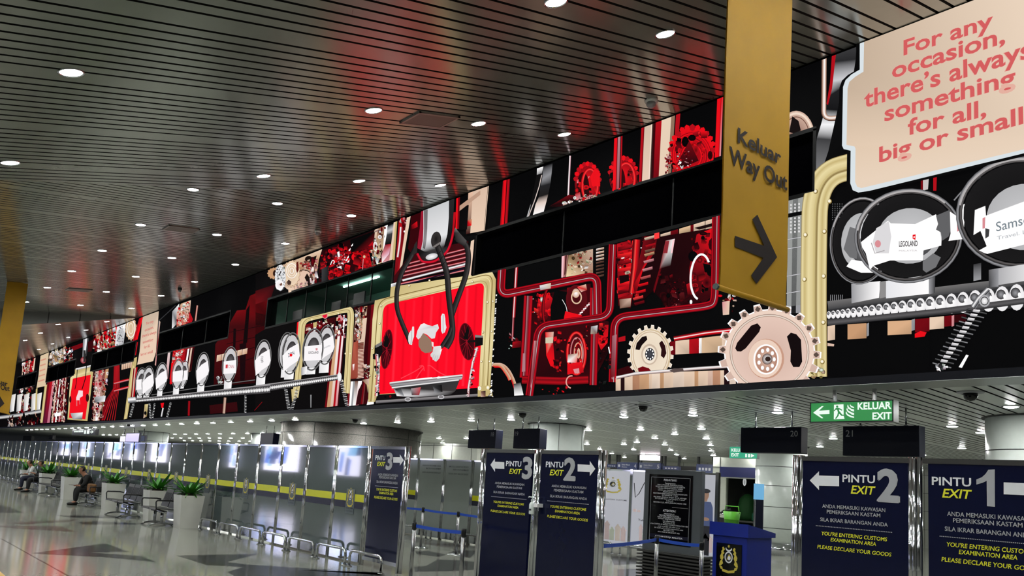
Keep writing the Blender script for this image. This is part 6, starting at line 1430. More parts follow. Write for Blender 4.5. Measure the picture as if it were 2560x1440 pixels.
    for k in 'rl':
        a, b = P['an' + k][0], P['to' + k][0]
        sh.tube([(a[0], a[1] + .07, .045), (a[0], a[1], .052), (b[0], b[1], .048), (b[0], b[1] - .06, .036), (b[0], b[1] - .085, .03)], [.034, .05, .046, .036, .014], 12)
    sh.build('shoes', M_SHOE, t, True)
    return t, (hx, hf, hz)
t1, h1 = person(-27.2, 6.56, 'person in black clothes hunched over on a bench, looking down at a tablet', .30, M_CLOTHB, M_CLOTHB, .9, (.09, .44, .60))
tb = tag(MB().box(-.1, .1, -.16, .0, -.006, .006, 0, .003).build('tablet', mat('tablet_shell', (60, 24, 22), .4), None, False, (-27.2, 6.56 - .50, .615)), 'small dark tablet in the hands of the hunched person in black', 'tablet')
bg = thing('shoulder_bag', 'brown and yellow bag on the bench beside the hunched person in black', 'bag', (-26.7, 6.42, .435))
MB().box(-.17, .17, -.1, .1, 0, .26, 0, .04).build('bag_body', mat('tan_leather', (112, 74, 32), .6, noise=.3, scale=12), bg); MB().tube([(-.12, 0, .25), (-.1, 0, .34), (0, 0, .38), (.1, 0, .34), (.12, 0, .25)], .012, 8).build('handle', M_SHOE, bg, True)
t2, h2 = person(-36.15, 6.56, 'person in a pale patterned shirt and navy trousers on the farthest bench', .2, M_SHIRT, M_CLOTHN, .5, (.12, .34, .66))
t3, h3 = person(-34.75, 6.56, 'person in black on the farthest bench holding a phone', .05, M_CLOTHB, M_CLOTHB, .6, (.08, .36, .74))
tag(MB().box(-.036, .036, -.075, .075, -.005, .005, 0, .003).build('phone', M_BLKGLOSS, None, False, (-34.75, 6.56 - .42, .765)), 'dark phone in the hands of the person in black on the farthest bench', 'phone')

# ------------------------------------------------------------------ hanging signs
def hang_sign(pl, pr, pb, ztop, label, num, at_right, dep=.24, txt_px=None):
    a, b = on_z(pl, ztop), on_z(pr, ztop)
    y = (a.y + b.y) / 2; x0, x1 = on_y(pl, y).x, on_y(pr, y).x; zb = on_y(pb, y).z
    t = thing('hanging_sign', label, 'sign', (x0, y, 0), 'dark blue hanging counter signs'); w = x1 - x0
    sb = MB().box(0, w, 0, dep, zb, ztop, 0, .008).build('sign_box', M_SIGNBOX, t)
    for xx in (w * .2, w * .8): MB().tube([(xx, dep / 2, ztop - .01), (xx, dep / 2, ZU + .02)], .014, 8).lathe([(.03, ztop), (.03, ztop + .025)], 10, (xx, dep / 2, 0)).build('hanger', M_BRUSH, t, True)
    if num:
        l = MB(); h = (ztop - zb) * .23; wd = text_geo(num, 0.0)[2] * h
        sign_text(l, num, (w - wd - .06 if at_right else .05, -.003, ztop - h - .06), (wd, 0, 0), (0, 0, h), 0, 0.0)
        l.build('number', M_GREYP, sb)
    return t
hang_sign((1852, 1069), (2003, 1067), (1852, 1131), 2.84, 'dark blue hanging sign with number 20', '20', True)
hang_sign((2107, 1066), (2298, 1063), (2107, 1139), 2.84, 'dark blue hanging sign with number 21', '21', False)
hang_sign((1172, 1075), (1240, 1074), (1170, 1120), 2.84, 'dark blue hanging sign with number 18', '18', True)
hang_sign((1285, 1072), (1350, 1071), (1283, 1121), 2.84, 'dark blue hanging sign with number 19, partly behind the white column', '19', False)
hang_sign((652, 1083), (684, 1082), (651, 1112), 2.84, 'small-looking dark blue hanging sign left of the granite column', '', True)
# green exit sign under the screen edge
yE = 10.0
a, b, c = on_y((2026, 1006), yE), on_y((2234, 999), yE), on_y((2026, 1057), yE)
t = thing('exit_sign', 'green lit exit sign with running figure hanging below the screen edge', 'sign', (a.x, yE, 0)); w = b.x - a.x; z1 = (a.z + b.z) / 2; z0 = c.z
MB().box(0, w, .0, .16, z0, z1).build('sign_box', M_SOFFIT, t)
MB().box(.012, w - .012, -.006, 0, z0 + .012, z1 - .012).build('lit_face', M_GREEN, t)
MB().box(0, w, -.01, .0, z1 - .014, z1).box(0, w, -.01, 0, z0, z0 + .014).box(0, .014, -.01, 0, z0, z1).box(w - .014, w, -.01, 0, z0, z1).build('bezel', M_BLACK, t)
for k in (.28, .76): MB().box(w * k - .02, w * k + .02, .05, .09, z1, 3.1).build('hanger', M_BRUSH, t)
l = MB(); vE = View(1900, 920, 3.879); H_ = z1 - z0
def qe(p): v = on_y(vE(p), yE - .007); return Vector((v.x - a.x, -.008, v.z))
for bd, L_, R_, T_ in (('KELUAR', (946, 404), (1274, 392), (946, 336)), ('EXIT', (1090, 498), (1276, 494), (1090, 430))):
    A_, B_, C_ = qe(L_), qe(R_), qe(T_); sign_text(l, bd, Vector((A_.x, -.008, (A_.z + B_.z) / 2)), Vector((B_.x - A_.x, 0, 0)), Vector((0, 0, C_.z - A_.z)), 0, .03)
poly2(l, [qe(p) for p in ((516, 434), (598, 370), (618, 370), (572, 414), (674, 408), (674, 446), (572, 450), (614, 486), (598, 488))], 0)
poly2(l, [qe(p) for p in ((718, 356), (810, 352), (812, 466), (820, 494), (716, 498))], 0)
l.v = [tuple(v) for v in l.v]
def gre(pts): poly2(l, [qe(p) + Vector((0, -.0015, 0)) for p in pts], 1)
gre(ell(749, 374, 11, 11, 12)); gre([(736, 388), (760, 386), (786, 396), (800, 408), (794, 414), (776, 404), (766, 404), (776, 430), (758, 438), (750, 408), (738, 404), (722, 420), (716, 414)])
gre([(756, 430), (776, 424), (798, 452), (818, 454), (818, 464), (790, 464), (766, 442)]); gre([(756, 432), (768, 438), (764, 462), (740, 494), (728, 490), (750, 458)])
for k in range(3):
    y0 = 352 + 34 * k
    poly2(l, [qe(p) for p in ((852 - 8 * k, y0), (862 - 6 * k, y0 + 26), (886, y0 + 44), (912, y0 + 50), (912, y0 + 64), (880, y0 + 58), (854 - 4 * k, y0 + 40), (846 - 8 * k, y0 + 18))], 0)
    poly2(l, [qe(p) for p in ((874, y0 - 2), (884, y0 + 14), (912, y0 + 26), (912, y0 + 38), (886, y0 + 30), (872, y0 + 14))], 0)
l.build('lettering', [M_LITW, M_GREEN], t)
# second, farther exit sign
yE2 = 17.0; a, b, c = on_y((1824, 1116), yE2), on_y((1894, 1116), yE2), on_y((1824, 1146), yE2)
t = thing('exit_sign', 'teal lit exit sign half hidden behind the hanging sign 20', 'sign', (a.x, yE2, 0)); w = b.x - a.x
MB().box(0, w, 0, .1, c.z, a.z).build('sign_box', M_SOFFIT, t); MB().box(.01, w - .01, -.006, 0, c.z + .01, a.z - .01).build('lit_face', M_TEAL, t)
for k in (.3, .75): MB().box(w * k, w * k + .03, .03, .06, a.z, ZU + .02).build('hanger', M_BRUSH, t)
l = MB(); hh = a.z - c.z; sign_text(l, 'KELUAR', (.06, -.008, c.z + hh * .58), (w * .5, 0, 0), (0, 0, hh * .26), 0, .03); sign_text(l, 'EXIT', (.06, -.008, c.z + hh * .18), (w * .28, 0, 0), (0, 0, hh * .26), 0, .03)
poly2(l, [(w * .9, -.008, c.z + hh * .26), (w * .78, -.008, c.z + hh * .42), (w * .78, -.008, c.z + hh * .1)], 0); l.box(w * .58, w * .64, -.009, -.008, c.z + hh * .12, c.z + hh * .4).box(w * .68, w * .75, -.009, -.008, c.z + hh * .12, c.z + hh * .4)
l.build('lettering', M_LITW, t)
# dark direction sign and displays at the far left
def dark_sign(p0, p1, pb, y, label, arrow_r):
    a, b, c = on_y(p0, y), on_y(p1, y), on_y(pb, y); zt = min(a.z, ZU - .06); z0 = min(c.z, zt - .3)
    t = thing('direction_sign', label, 'sign', (a.x, y, 0)); w = b.x - a.x
    MB().box(0, w, 0, .2, z0, zt, 0, .01).build('sign_box', M_BLACK, t)
    for k in (.2, .8): MB().box(w * k, w * k + .05, .08, .12, zt, ZU + .02).build('hanger', M_BLACK, t)
    l = MB(); h = zt - z0
    for k in range(6): l.box(w * (.1 + .07 * k), w * (.155 + .07 * k), -.006, 0, z0 + h * .5, z0 + h * .78)
    l.box(w * .55, w * .63, -.006, 0, z0 + h * .2, z0 + h * .8); l.box(w * .67, w * .77, -.006, 0, z0 + h * .2, z0 + h * .8)
    if arrow_r: poly2(l, [(w * .8, -.006, z0 + h * .42), (w * .88, -.006, z0 + h * .42), (w * .85, -.006, z0 + h * .2), (w * .95, -.006, z0 + h * .5), (w * .85, -.006, z0 + h * .8), (w * .88, -.006, z0 + h * .58), (w * .8, -.006, z0 + h * .58)], 0)
    l.build('lit_print', M_LITW, t); return t
dark_sign((181, 1074), (238, 1077), (181, 1088), 11.2, 'black hanging direction sign with lit white symbols and right arrow', True)
def display(px0, px1, pb, y, label, mm, rows=True):
    a, b, c = on_y(px0, y), on_y(px1, y), on_y(pb, y); zt = min(a.z, ZU - .1)
    t = thing('display_screen', label, 'screen', (a.x, y, 0)); w = b.x - a.x; z0 = c.z
    MB().box(0, w, 0, .1, z0, zt, 0, .01).build('housing', M_NAVY, t); MB().box(.04, w - .04, -.006, 0, z0 + .04, zt - .04).build('lit_face', mm, t); MB().box(w * .5 - .03, w * .5 + .03, .03, .07, zt, ZU + .02).build('hanger', M_BLACK, t)
    return t
display((316, 1082), (349, 1084), (316, 1106), 12.0, 'bright pale lilac display hanging over the far left barrier', emat('lilac_screen', (214, 204, 250), 1.0))
display((301, 1089), (315, 1089), (300, 1106), 12.4, 'white lit display just left of the lilac display', emat('white_screen', (240, 238, 250), 1.0))
display((350, 1088), (363, 1089), (349, 1104), 12.4, 'dark blue display just right of the lilac display', emat('blue_screen', (30, 44, 84), .7))
for p0, p1, pb, lb in (((58, 1090), (79, 1091), (58, 1103), 'small dark hanging sign at the far left above the barrier, with a green dot'), ((126, 1072), (134, 1073), (126, 1080), 'tiny dark box hanging under the far left ceiling')):
    a, b, c = on_y(p0, 14.0), on_y(p1, 14.0), on_y(pb, 14.0); zt = min(a.z, 3.0)
    t = thing('hanging_sign', lb, 'sign', (a.x, 14.0, 0)); MB().box(0, b.x - a.x, 0, .25, min(c.z, zt - .35), zt, 0, .01).build('sign_box', M_BLACK, t); MB().tube([((b.x - a.x) / 2, .12, zt - .01), ((b.x - a.x) / 2, .12, ZU + .02)], .03, 8).build('hanger', M_BLACK, t)

# ------------------------------------------------------------------ notice board with louvred base
yB = 11.3; vI = View(1560, 1140, 4.8)
a, b = on_y((1613, 1172), yB), on_y((1755, 1178), yB); c = on_y((1610, 1372), yB)
zt, z0 = (a.z + b.z) / 2, c.z; w = b.x - a.x
t = thing('notice_board', 'tall grey notice board with black plate of white lettering on a dark louvred base', 'notice board', (a.x, yB, 0))
MB().box(0, w, 0, .11, z0, zt, 0, .01).build('board_frame', M_BOARD, t)
p0, p1 = on_y(vI((312, 215)), yB), on_y(vI((802, 1105)), yB); px0, px1, pz1, pz0 = p0.x - a.x, p1.x - a.x, p0.z, z0 + .13
plate = MB().box(px0, px1, -.012, 0, pz0, pz1).build('black_plate', M_BLKGLOSS, t)
l = MB(); W_ = px1 - px0; Hh = pz1 - pz0
for x0, x1, q0, q1 in ((.05, .95, .955, .96), (.05, .95, .045, .05), (.05, .056, .045, .96), (.944, .95, .045, .96)): l.box(px0 + W_ * x0, px0 + W_ * x1, -.014, -.012, pz0 + Hh * q0, pz0 + Hh * q1, 0)
lines = [('PERHATIAN !', .30, .905, 30), ('Pengimportan', .24, .865, 18), ('UBAT, PRODUK FARMASEUTIKAL,', .6, .84, 17), ('SUPLEMEN KESIHATAN DAN KOSMETIK', .68, .815, 17), ('TANPA PENDAFTARAN / LESEN', .58, .79, 17), ('adalah satu kesalahan di bawah', .56, .765, 17), ('PERATURAN 7 (1)', .32, .74, 17), ('PERATURAN-PERATURAN KAWALAN DADAH DAN', .78, .715, 17), ('KOSMETIK 1984', .36, .69, 17),
         ('dan boleh dihukum dengan denda sehingga', .76, .665, 17), ('RM 25,000 dan / atau penjara 3 tahun', .68, .64, 17), ('di bawah', .16, .615, 17), ('SEKSYEN 12 (1), AKTA JUALAN DADAH 1952', .76, .585, 18), ('ATTENTION !', .30, .465, 28), ('IMPORTATION OF', .24, .425, 17), ('MEDICINES, PHARMACEUTICALS,', .46, .4, 18),
         ('HEALTH SUPPLEMENTS & COSMETICS', .54, .375, 18), ('WITHOUT REGISTRATION / LICENSE', .52, .35, 18), ('is an offence under', .28, .322, 17), ('Regulation 7 (1)', .26, .297, 16), ('of the CONTROL OF DRUGS & COSMETICS REGULATION 1984', .86, .27, 17), ('under a penalty with a fine up to', .5, .243, 16), ('RM 25,000 and / or 3 years imprisonment under', .66, .216, 16), ('SECTION 12 (1)', .24, .19, 16), ('of the SALE OF DRUGS ACT 1952', .5, .163, 16)]
for bd, wf, zf, hpx in lines: sign_text(l, bd, (px0 + W_ * (.5 - wf / 2), -.0135, pz0 + Hh * zf), (W_ * wf, 0, 0), (0, 0, hpx / 890 * Hh), 1, .0 if hpx < 25 else .015)
sign_text(l, 'JABATAN KESIHATAN', (px0 + W_ * .56, -.0135, pz0 + Hh * .53), (W_ * .36, 0, 0), (0, 0, .008), 1, 0)
l.box(px0 + W_ * .06, px0 + W_ * .94, -.0136, -.0126, pz0 + Hh * .085, pz0 + Hh * .135, 2); sign_text(l, 'KASTAM DIRAJA MALAYSIA', (px0 + W_ * .2, -.0145, pz0 + Hh * .095), (W_ * .62, 0, 0), (0, 0, .028), 1, .01)
l.build('lettering', [M_GREYP, M_WHITEP, M_NAVYF], plate)
lv = MB(); lv.box(-.0, w + .06, .03, .25, .0, z0)
k = 0; zz = .03
while zz < z0 - .03: lv.box(-.07, w + .12, -.06, .33, zz, zz + .028); zz += .058
lv.build('louvred_base', M_LOUV, t)
MB().box(-.08, w + .13, -.02, .3, z0 - .012, z0 + .004).build('shelf_edge', M_BRUSH, t)

# ------------------------------------------------------------------ customs podium
yP = 9.0; vP = View(1560, 1140, 4.8)
a, b = on_y((1783, 1330), yP), on_y((1868, 1334), yP); w = b.x - a.x
tp = on_y((1780, 1303), yP).z; d = .62
t = thing('podium', 'royal blue customs podium with sloping top and a coat of arms on its front', 'podium', (a.x, yP, 0))
MB().box(0, w, 0, d, .0, tp - .16, 0, .006).build('body', M_BLUE, t)
top = MB(); prof = [(-.02, tp - .17), (-.02, tp), (.22, tp + .0), (.30, tp - .0), (d + .02, tp - .13), (d + .02, tp - .17)]
top = MB()
o_ = .035; top.hexa([(-o_, -o_, tp - .17), (w + o_, -o_, tp - .17), (w + o_, d + o_, tp - .17), (-o_, d + o_, tp - .17)], [(-o_, -o_, tp), (w + o_, -o_, tp - .0), (w + o_, d + o_, tp - .11), (-o_, d + o_, tp - .11)])
top.build('desk_top', M_BLUE, t)
q0, q1 = on_y(vP((1118, 1035)), yP), on_y(vP((1420, 1035)), yP); qz = on_y(vP((1118, 1035)), yP).z
pl = MB(); pl.box(q0.x - a.x, q1.x - a.x, -.012, 0, qz - .56, qz)
plate = pl.build('black_plate', M_BLKGLOSS, t)
l = MB(); cx_ = (q0.x + q1.x) / 2 - a.x
crest(l, (cx_, -.014, qz - .24), (.3, 0, 0), (0, 0, .27), 0, 1, 2)
sign_text(l, 'CUSTOMS', (cx_ - .13, -.014, qz - .475), (.27, 0, 0), (0, 0, .05), 1, .0)
l.build('crest_print', [M_GOLDP, M_WHITEP, M_DARKP], plate)

# ------------------------------------------------------------------ queue posts and belts
def queue_post(p, z, label, both=True):
    t = thing('queue_post', label, 'stanchion', (p.x, p.y, 0), 'steel queue posts')
    MB().lathe([(.18, 0), (.18, .012), (.1, .035), (.03, .05)], 28).build('base', M_CHROME, t, True)
    MB().tube([(0, 0, .03), (0, 0, z)], .03, 16).build('pole', M_BRUSH, t, True)
    MB().lathe([(.037, z - .11), (.037, z - .01), (.03, z)], 18).build('belt_head', M_BLACK, t, True)
    return t
def belt(a, b, za, zb, label, sag=.012):
    m = MB(); n = 10; a, b = Vector((a.x, a.y, 0)), Vector((b.x, b.y, 0)); u = (b - a).normalized(); a = a + u * .042; b = b - u * .042
    d = Vector((-u.y, u.x, 0)) * .002
    for k in range(n):
        p, q = a.lerp(b, k / n), a.lerp(b, (k + 1) / n); f = lambda i: za + (zb - za) * i / n - sag * 4 * (i / n) * (1 - i / n)
        m.hexa([p - d + Vector((0, 0, f(k) - .048)), q - d + Vector((0, 0, f(k + 1) - .048)), q + d + Vector((0, 0, f(k + 1) - .048)), p + d + Vector((0, 0, f(k) - .048))], [p - d + Vector((0, 0, f(k))), q - d + Vector((0, 0, f(k + 1))), q + d + Vector((0, 0, f(k + 1))), p + d + Vector((0, 0, f(k)))])
    return tag(m.build('queue_belt', M_BELT), label, 'barrier belt', 'blue queue belts')
zs = .9
fa, fb = on_z((1037, 1305), zs), on_z((1160, 1322), zs); ba, bb_ = on_z((1051, 1370), 0), on_z((1139, 1387), 0)
queue_post(fa, zs, 'steel queue post in front, left of the exit lane'); queue_post(fb, zs, 'steel queue post in front, right of the exit lane'); queue_post(ba, zs, 'rear steel queue post behind the left front post'); queue_post(bb_, zs, 'rear steel queue post nearer the blue panel')
belt(fa, fb, zs - .03, zs - .03, 'front blue belt across the exit lane'); belt(ba, bb_, zs - .03, zs - .03, 'rear blue belt between the two rear queue posts')
bl = Vector((ba.x - 1.9, ba.y, 0)); br = Vector((bb_.x + 1.9, bb_.y, 0))
queue_post(bl, zs, 'rear steel queue post hidden behind the exit 3 panel on the left'); queue_post(br, zs, 'rear steel queue post hidden behind the middle exit 3 panel')
belt(bl, ba, zs - .03, zs - .03, 'rear blue belt running left behind the barrier end'); belt(bb_, br, zs - .03, zs - .03, 'rear blue belt running right to the middle blue panel')
ra, rb = on_z((1643, 1340), zs), on_z((1755, 1355), zs); rc = Vector((xm2 + .05, yM + .02, 0))
queue_post(ra, zs, 'steel queue post in front of the notice board'); queue_post(rb, zs, 'steel queue post at the right edge of the notice board')
belt(rc, ra, zs - .02, zs - .03, 'blue belt from the middle exit 2 panel to the queue post'); belt(ra, rb, zs - .03, zs - .03, 'dark blue belt across the notice board')

# ------------------------------------------------------------------ white customs display panels
yW = 15.0
wx = [X((1512, 1172), yW), X((1582, 1176), yW), X((1640, 1179), yW), X((1705, 1184), yW), X((1796, 1190), yW)]
def white_panel(x0, x1, label, what):
    t = thing('display_board', label, 'display panel', (x0, yW, 0), 'white customs display panels'); w = x1 - x0; z0, z1 = .2, 2.07
    MB().box(.04, w - .05, -.02, .03, z0, z1).build('panel_face', emat('backlit_panel', (228, 230, 240), .5), t)
    MB().box(.035, w - .05, -.03, .04, z1 - .04, z1).box(w - .05, w + .03, -.035, .045, 0, z1 + .02).box(.035, w - .05, -.03, .04, z0 - .04, z0).build('frame', M_CHROME, t)
    l = MB()
    if what == 'crest':
        crest(l, (w * .52, -.022, 1.62), (w * .5, 0, 0), (0, 0, .3), 0, 1, 2); sign_text(l, 'ROYAL MALAYSIAN CUSTOMS', (w * .06, -.022, 1.29), (w * .84, 0, 0), (0, 0, .035), 2, .01)
    elif what == 'wave':
        l.tube([(w * .1, -.023, 1.75), (w * .16, -.023, 1.4), (w * .3, -.023, 1.5), (w * .5, -.023, 1.78)], .01, 6, 2); l.box(w * .1, w * .22, -.023, -.021, 1.05, 1.12, 3).box(w * .26, w * .38, -.023, -.021, 1.05, 1.1, 3); sign_text(l, 'Taking', (w * .3, -.022, .84), (w * .4, 0, 0), (0, 0, .05), 2)
    if what != 'plain':
        for k, (xx, hh, m) in enumerate(((.42, .36, 3), (.55, .22, 4), (.7, .3, 5), (.84, .26, 3))):
            l.box(w * (xx - .06), w * (xx + .06), -.0225, -.0215, .3, .3 + hh, m); poly2(l, [(w * (xx - .09), -.0226, .3 + hh), (w * (xx + .09), -.0226, .3 + hh), (w * xx, -.0226, .42 + hh)], m)
    if what == 'officer':
        def e(cx, cz, rx, rz, m, k=0.0): poly2(l, [(w * .68 + px, -.0222 - k, pz) for px, pz in ell(cx, cz, rx, rz, 18)], m)
        poly2(l, [(w * .68 + px, -.0222, pz) for px, pz in ((-.16, 1.42), (.14, 1.42), (.19, 1.3), (.2, 1.0), (.13, .86), (.12, .2), (-.14, .2), (-.15, .86), (-.21, 1.0), (-.2, 1.3))], 6)
        poly2(l, [(w * .68 + px, -.0226, pz) for px, pz in ((-.15, .88), (.13, .88), (.12, .2), (.0, .2), (-.01, .6), (-.03, .2), (-.14, .2))], 2)
        e(0, 1.58, .085, .12, 7, .0006); e(0, 1.66, .12, .05, 2, .001); e(.02, 1.03, .09, .04, 7, .001); e(.0, 1.47, .05, .05, 7, .0003)
    if l.v: l.build('print', [M_GOLDP, M_WHITEP, M_DARKP, mat('pale_rose_print', (226, 202, 204), .5), mat('pale_green_print', (214, 220, 204), .5), mat('pale_peach_print', (230, 214, 206), .5), mat('uniform_print', (78, 92, 138), .5), mat('skin_print', (170, 132, 112), .5)], t)
    return t
white_panel(wx[0] - .35, wx[1], 'white display panel with a gold coat of arms beside the exit 2 panel', 'crest')
white_panel(wx[1], wx[2] + .1, 'white display panel with a dark wavy stroke left of the notice board', 'wave')
white_panel(wx[2] + .1, wx[3] + .05, 'plain white display panel hidden behind the notice board', 'plain')
white_panel(wx[3] + .05, wx[4], 'white display panel with a printed uniformed officer right of the notice board', 'officer')
for k in range(3): dup(hp, (wx[0] - .3 + 1.25 * k, yW - .4, 0), 'low chrome guard rail before the white display panels, %s from the left' % ordn(k + 1))

# ------------------------------------------------------------------ kiosk at the back, standee, back signs
yK = 23.5
k0, k1 = on_y((1783, 1148), yK), on_y((1912, 1150), yK); w = k1.x - k0.x
t = thing('service_kiosk', 'pale service booth with dark window and blue header left of the rear white column', 'kiosk', (k0.x, yK, 0))
vK = View(1740, 1100, 4.237)
def kx(px): return on_y(vK((px, 300)), yK).x - k0.x
def kz(py, px=450): return on_y(vK((px, py)), yK).z
K_L, K_R = kx(322), kx(682); Z_T, Z_B = kz(408), .62
MB().box(0, K_L, 0, .15, 0, 2.9).box(K_R, w, 0, .15, 0, 2.9).box(K_L, K_R, 0, .15, Z_T, 2.9).box(K_L, K_R, 0, .15, 0, Z_B).build('booth_wall', M_TILE, t)
MB().box(kx(262), K_R, -.05, 0, kz(396), kz(290)).build('header', mat('header_blue', (10, 22, 84), .3), t)
MB().box(0, w, -.012, 0, 2.55, 2.57).box(.28, .3, -.012, 0, 0, 2.9).box(0, .3, -.012, 0, 1.3, 1.32).build('panel_joint', M_SEAM, t)
MB().box(K_L, K_R, .06, .08, Z_B, Z_T).build('window_pane', M_TINT, t)
MB().face([(K_L - .1, 2.2, 0), (K_R + .1, 2.2, 0), (K_R + .1, 2.2, 2.8), (K_L - .1, 2.2, 2.8)]).face([(K_L - .1, .15, 0), (K_L - .1, 2.2, 0), (K_L - .1, 2.2, 2.8), (K_L - .1, .15, 2.8)]).face([(K_R + .1, .15, 0), (K_R + .1, .15, 2.8), (K_R + .1, 2.2, 2.8), (K_R + .1, 2.2, 0)]).face([(K_L - .1, .15, 2.8), (K_L - .1, 2.2, 2.8), (K_R + .1, 2.2, 2.8), (K_R + .1, .15, 2.8)]).build('inner_wall', mat('booth_inside', (60, 58, 52), .7), t)
MB().box(K_L - .08, K_R + .08, .3, .9, .7, .76).build('counter', mat('counter_grey', (96, 96, 90), .5), t)
g = thing('green_bag', 'dark green rounded backpack shape behind the booth window', 'bag', (k0.x + K_L + .45, yK + .7, .76)); MB().lathe([(.26, 0), (.34, .15), (.34, .5), (.28, .75), (.12, .9), (.001, .93)], 18).build('bag_body', mat('dark_green_cloth', (24, 84, 30), .7), g, True)  # a green bag standing on the booth counter
g = thing('mug', 'pale mug on the counter behind the booth window', 'mug', (k0.x + K_L + 1.05, yK + .5, .76)); MB().lathe([(.06, 0), (.07, .02), (.07, .16), (.06, .16), (.055, .03)], 14).build('cup', M_WHITE, g, True); MB().tube([(.06, 0, .12), (.11, 0, .1), (.06, 0, .05)], .012, 6).build('handle', M_WHITE, g, True)
g = tag(MB().box(-.22, .22, -.1, .1, 0, .3, 0, .05).build('green_pouch', mat('green_pouch_cloth', (10, 96, 66), .7), None, False, (k0.x + K_R - .35, yK + .55, .76)), 'dark green pouch at the right of the booth counter', 'pouch')
g = thing('hanging_tag', 'oval white tag stuck on the booth window', 'tag', (k0.x + kx(510), yK + .05, kz(440))); m_ = MB(); poly2(m_, [(px, 0, pz) for px, pz in ell(0, 0, .07, .14, 18)]); poly2(m_, [(px, -.002, pz) for px, pz in ell(0, -.02, .03, .08, 14)], 1); m_.build('tag_face', [M_WHITEP, M_GREYP], g)
yG = 19.0; p_ = on_y((1829, 1308), yG)
g = thing('laundry_basket', 'bright green tilted basket behind the blue podium', 'basket', (p_.x, yG, 0)); MB().lathe([(.16, .0), (.2, .9), (.24, 1.15), (.22, 1.15), (.15, .1)], 14).build('basket_body', mat('lime_plastic', (70, 150, 20), .5), g, True); MB().tube([(-.23, 0, 1.1), (-.2, 0, 1.3), (.2, 0, 1.3), (.23, 0, 1.1)], .015, 6).build('handle', mat('lime_plastic', (70, 150, 20), .5), g, True)
p_ = on_y((1806, 1296), 19.4)
g = thing('luggage_trolley', 'dark trolley with steel parts left of the green basket', 'trolley', (p_.x, 19.4, 0)); MB().box(-.3, .3, -.2, .2, .2, .26).tube([(-.25, .2, .2), (-.25, .2, 1.1), (.25, .2, 1.1), (.25, .2, .2)], .025, 8).build('frame', M_BLACK, g); MB().tube([(-.3, .15, .95), (.1, -.1, 1.15), (.3, -.05, 1.2)], .03, 8).box(-.2, .22, -.16, .1, .26, .95).build('load', M_CLOTHB, g); MB().tube([(-.1, -.2, .98), (.3, -.2, 1.12)], .02, 8).build('handle', M_CHROME, g, True)
w_ = MB()
for sx in (-.25, .25):
    for sy in (-.15, .15): w_.tube([(sx - .02, sy, .08), (sx + .02, sy, .08)], .08, 14)
w_.tube([(-.25, -.15, .08), (-.25, -.15, .22)], .015, 6).tube([(.25, .15, .08), (.25, .15, .22)], .015, 6).build('wheels', M_BLACK, g, True)
yS = 12.5; s0, s1 = on_y((1886, 1209), yS), on_y((1907, 1311), yS)
g = thing('standee', 'slim standing sign with a pale blue lit top and dark blue panel behind the podium', 'sign', (s0.x, yS, 0)); w = s1.x - s0.x
MB().tube([(.01, 0, 0), (.01, 0, s0.z)], .012, 8).box(-.1, w + .1, -.15, .15, 0, .02).build('stand', M_BRUSH, g); MB().box(0, w, -.02, .02, s0.z - .28, s0.z).build('lit_head', emat('pale_blue_lit', (120, 190, 235), .8), g); MB().box(.035, w, -.012, .012, s1.z - .15, s0.z - .28).build('panel', mat('deep_navy', (14, 20, 52), .4), g)
def back_sign(p0, p1, pb, y, num, label):
    a, b, c = on_y(p0, y), on_y(p1, y), on_y(pb, y); w = b.x - a.x
    t = thing('hanging_sign', label, 'sign', (a.x, y, 0), 'blue counter signs at the back'); MB().box(0, w, 0, .2, c.z, a.z).build('sign_box', mat('back_sign_blue', (20, 36, 78), .4), t)
    for k in (0, w - .08): MB().box(k, k + .08, .05, .15, a.z - .02, ZU + .02).build('hanger', M_SEAM, t)
    l = MB(); h = a.z - c.z
    if num: sign_text(l, num, (w * .84, -.004, c.z + h * .25), (w * .1, 0, 0), (0, 0, h * .55), 0); sign_text(l, 'Daftar Masuk', (w * .24, -.004, c.z + h * .55), (w * .4, 0, 0), (0, 0, h * .2), 0); sign_text(l, 'Check-in', (w * .24, -.004, c.z + h * .25), (w * .26, 0, 0), (0, 0, h * .14), 0); l.box(w * .06, w * .15, -.005, -.003, c.z + h * .3, c.z + h * .65)
    else:
        for k in range(4): l.box(w * (.15 + .2 * k), w * (.28 + .2 * k), -.005, -.003, c.z + h * .3, c.z + h * .6)
    l.build('lettering', M_GREYP, t)
back_sign((1543, 1155), (1594, 1156), (1543, 1172), 27.5, '4', 'blue counter sign number 4 at the back'); back_sign((1597, 1156), (1652, 1158), (1597, 1174), 27.5, '5', 'blue counter sign number 5 at the back'); back_sign((1657, 1165), (1696, 1166), (1657, 1174), 27.5, '', 'dark counter sign behind the top of the notice board'); back_sign((1741, 1160), (1782, 1162), (1741, 1182), 27.5, '', 'dark blue counter sign left of the service booth'); back_sign((1518, 1160), (1541, 1160), (1518, 1168), 27.5, '', 'dark counter sign just left of sign number 4')
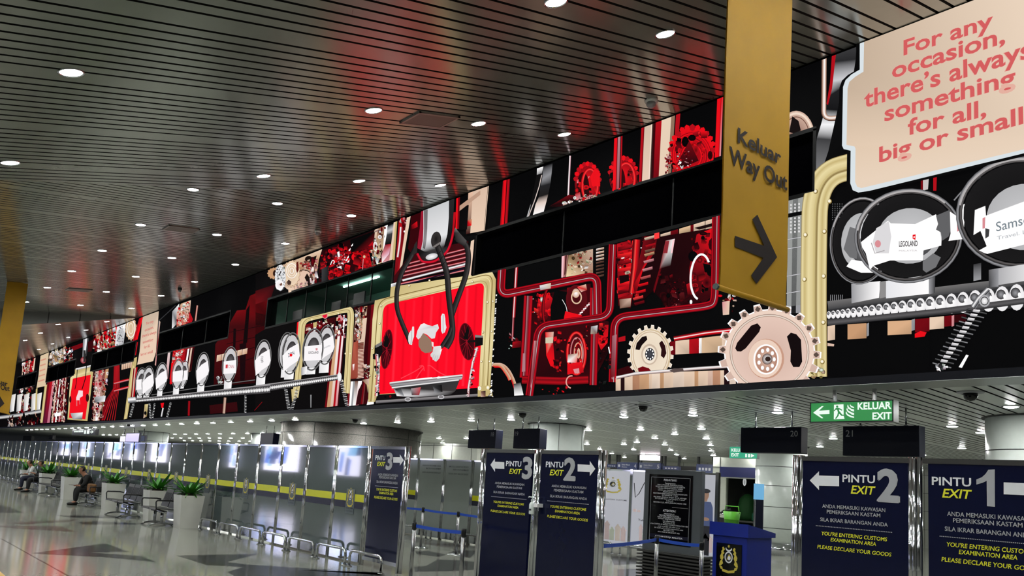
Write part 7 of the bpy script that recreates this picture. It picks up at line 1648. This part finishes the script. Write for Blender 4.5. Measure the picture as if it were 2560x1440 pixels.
a, b, c = on_y((1600, 1138), 26.5), on_y((1645, 1139), 26.5), on_y((1600, 1150), 26.5)
t = thing('light_box', 'glaring white light box above the counter signs at the back', 'lamp', (a.x, 26.5, 0)); MB().box(0, b.x - a.x, 0, .15, c.z, a.z).build('lit_face', emat('glare_white', (255, 236, 246), 4), t)
for k in (.1, b.x - a.x - .15): MB().box(k, k + .05, .05, .1, a.z, ZU + .02).build('hanger', M_BRUSH, t)
# dark rear partition under the counter signs
struct(MB().box(-24.5, -12.0, 28.5, 28.7, 0, 2.75).build('wall_counter', mat('dark_counter_wall', (46, 46, 44), .5)))

# ------------------------------------------------------------------ lit advertising boxes on the hall's other wall (they show in the glass)
def ad_box(x, w, z0, z1, label, seed):
    t = thing('advertising_lightbox', label, 'advertisement', (x, YF + .01, 0), 'lit advertising boxes on the rear wall'); rd = random.Random(seed)
    MB().box(-.06, w + .06, 0, .12, z0 - .06, z1 + .06).build('box_frame', M_BRUSH, t)
    l = MB(); l.box(0, w, .12, .13, z0, z1, 0)
    for k in range(6):
        x0 = w * rd.random() * .8; ww = w * (.1 + .25 * rd.random()); q0 = z0 + (z1 - z0) * rd.random() * .6; q1 = min(z1, q0 + (z1 - z0) * (.2 + .4 * rd.random()))
        poly2(l, [(x0, .132 + .001 * k, q0), (min(w, x0 + ww), .132 + .001 * k, q0), (min(w, x0 + ww * 1.3), .132 + .001 * k, q1), (min(w, x0 + ww * .4), .132 + .001 * k, q1)], 1 + k % 3)
    l.build('lit_picture', [M_LITBOX, emat('ad_blue', (60, 110, 230), 5.0), emat('ad_sky', (130, 190, 245), 5.0), emat('ad_deep', (30, 40, 120), 3.0)], t)
for i, (x, w) in enumerate(((-36.5, 2.6), (-45.2, 4.6), (-50.6, 1.2), (-67.0, 3.6), (-73.0, 2.0), (-80.0, 4.0), (-90.0, 3.0), (-99.0, 3.0), (-29.2, 1.2))):
    ad_box(x, w, 1.35, 3.1, 'blue and white lit advertising box on the rear wall, %s from the right' % ordn([2, 3, 4, 5, 6, 7, 8, 9, 1][i]), 30 + i)
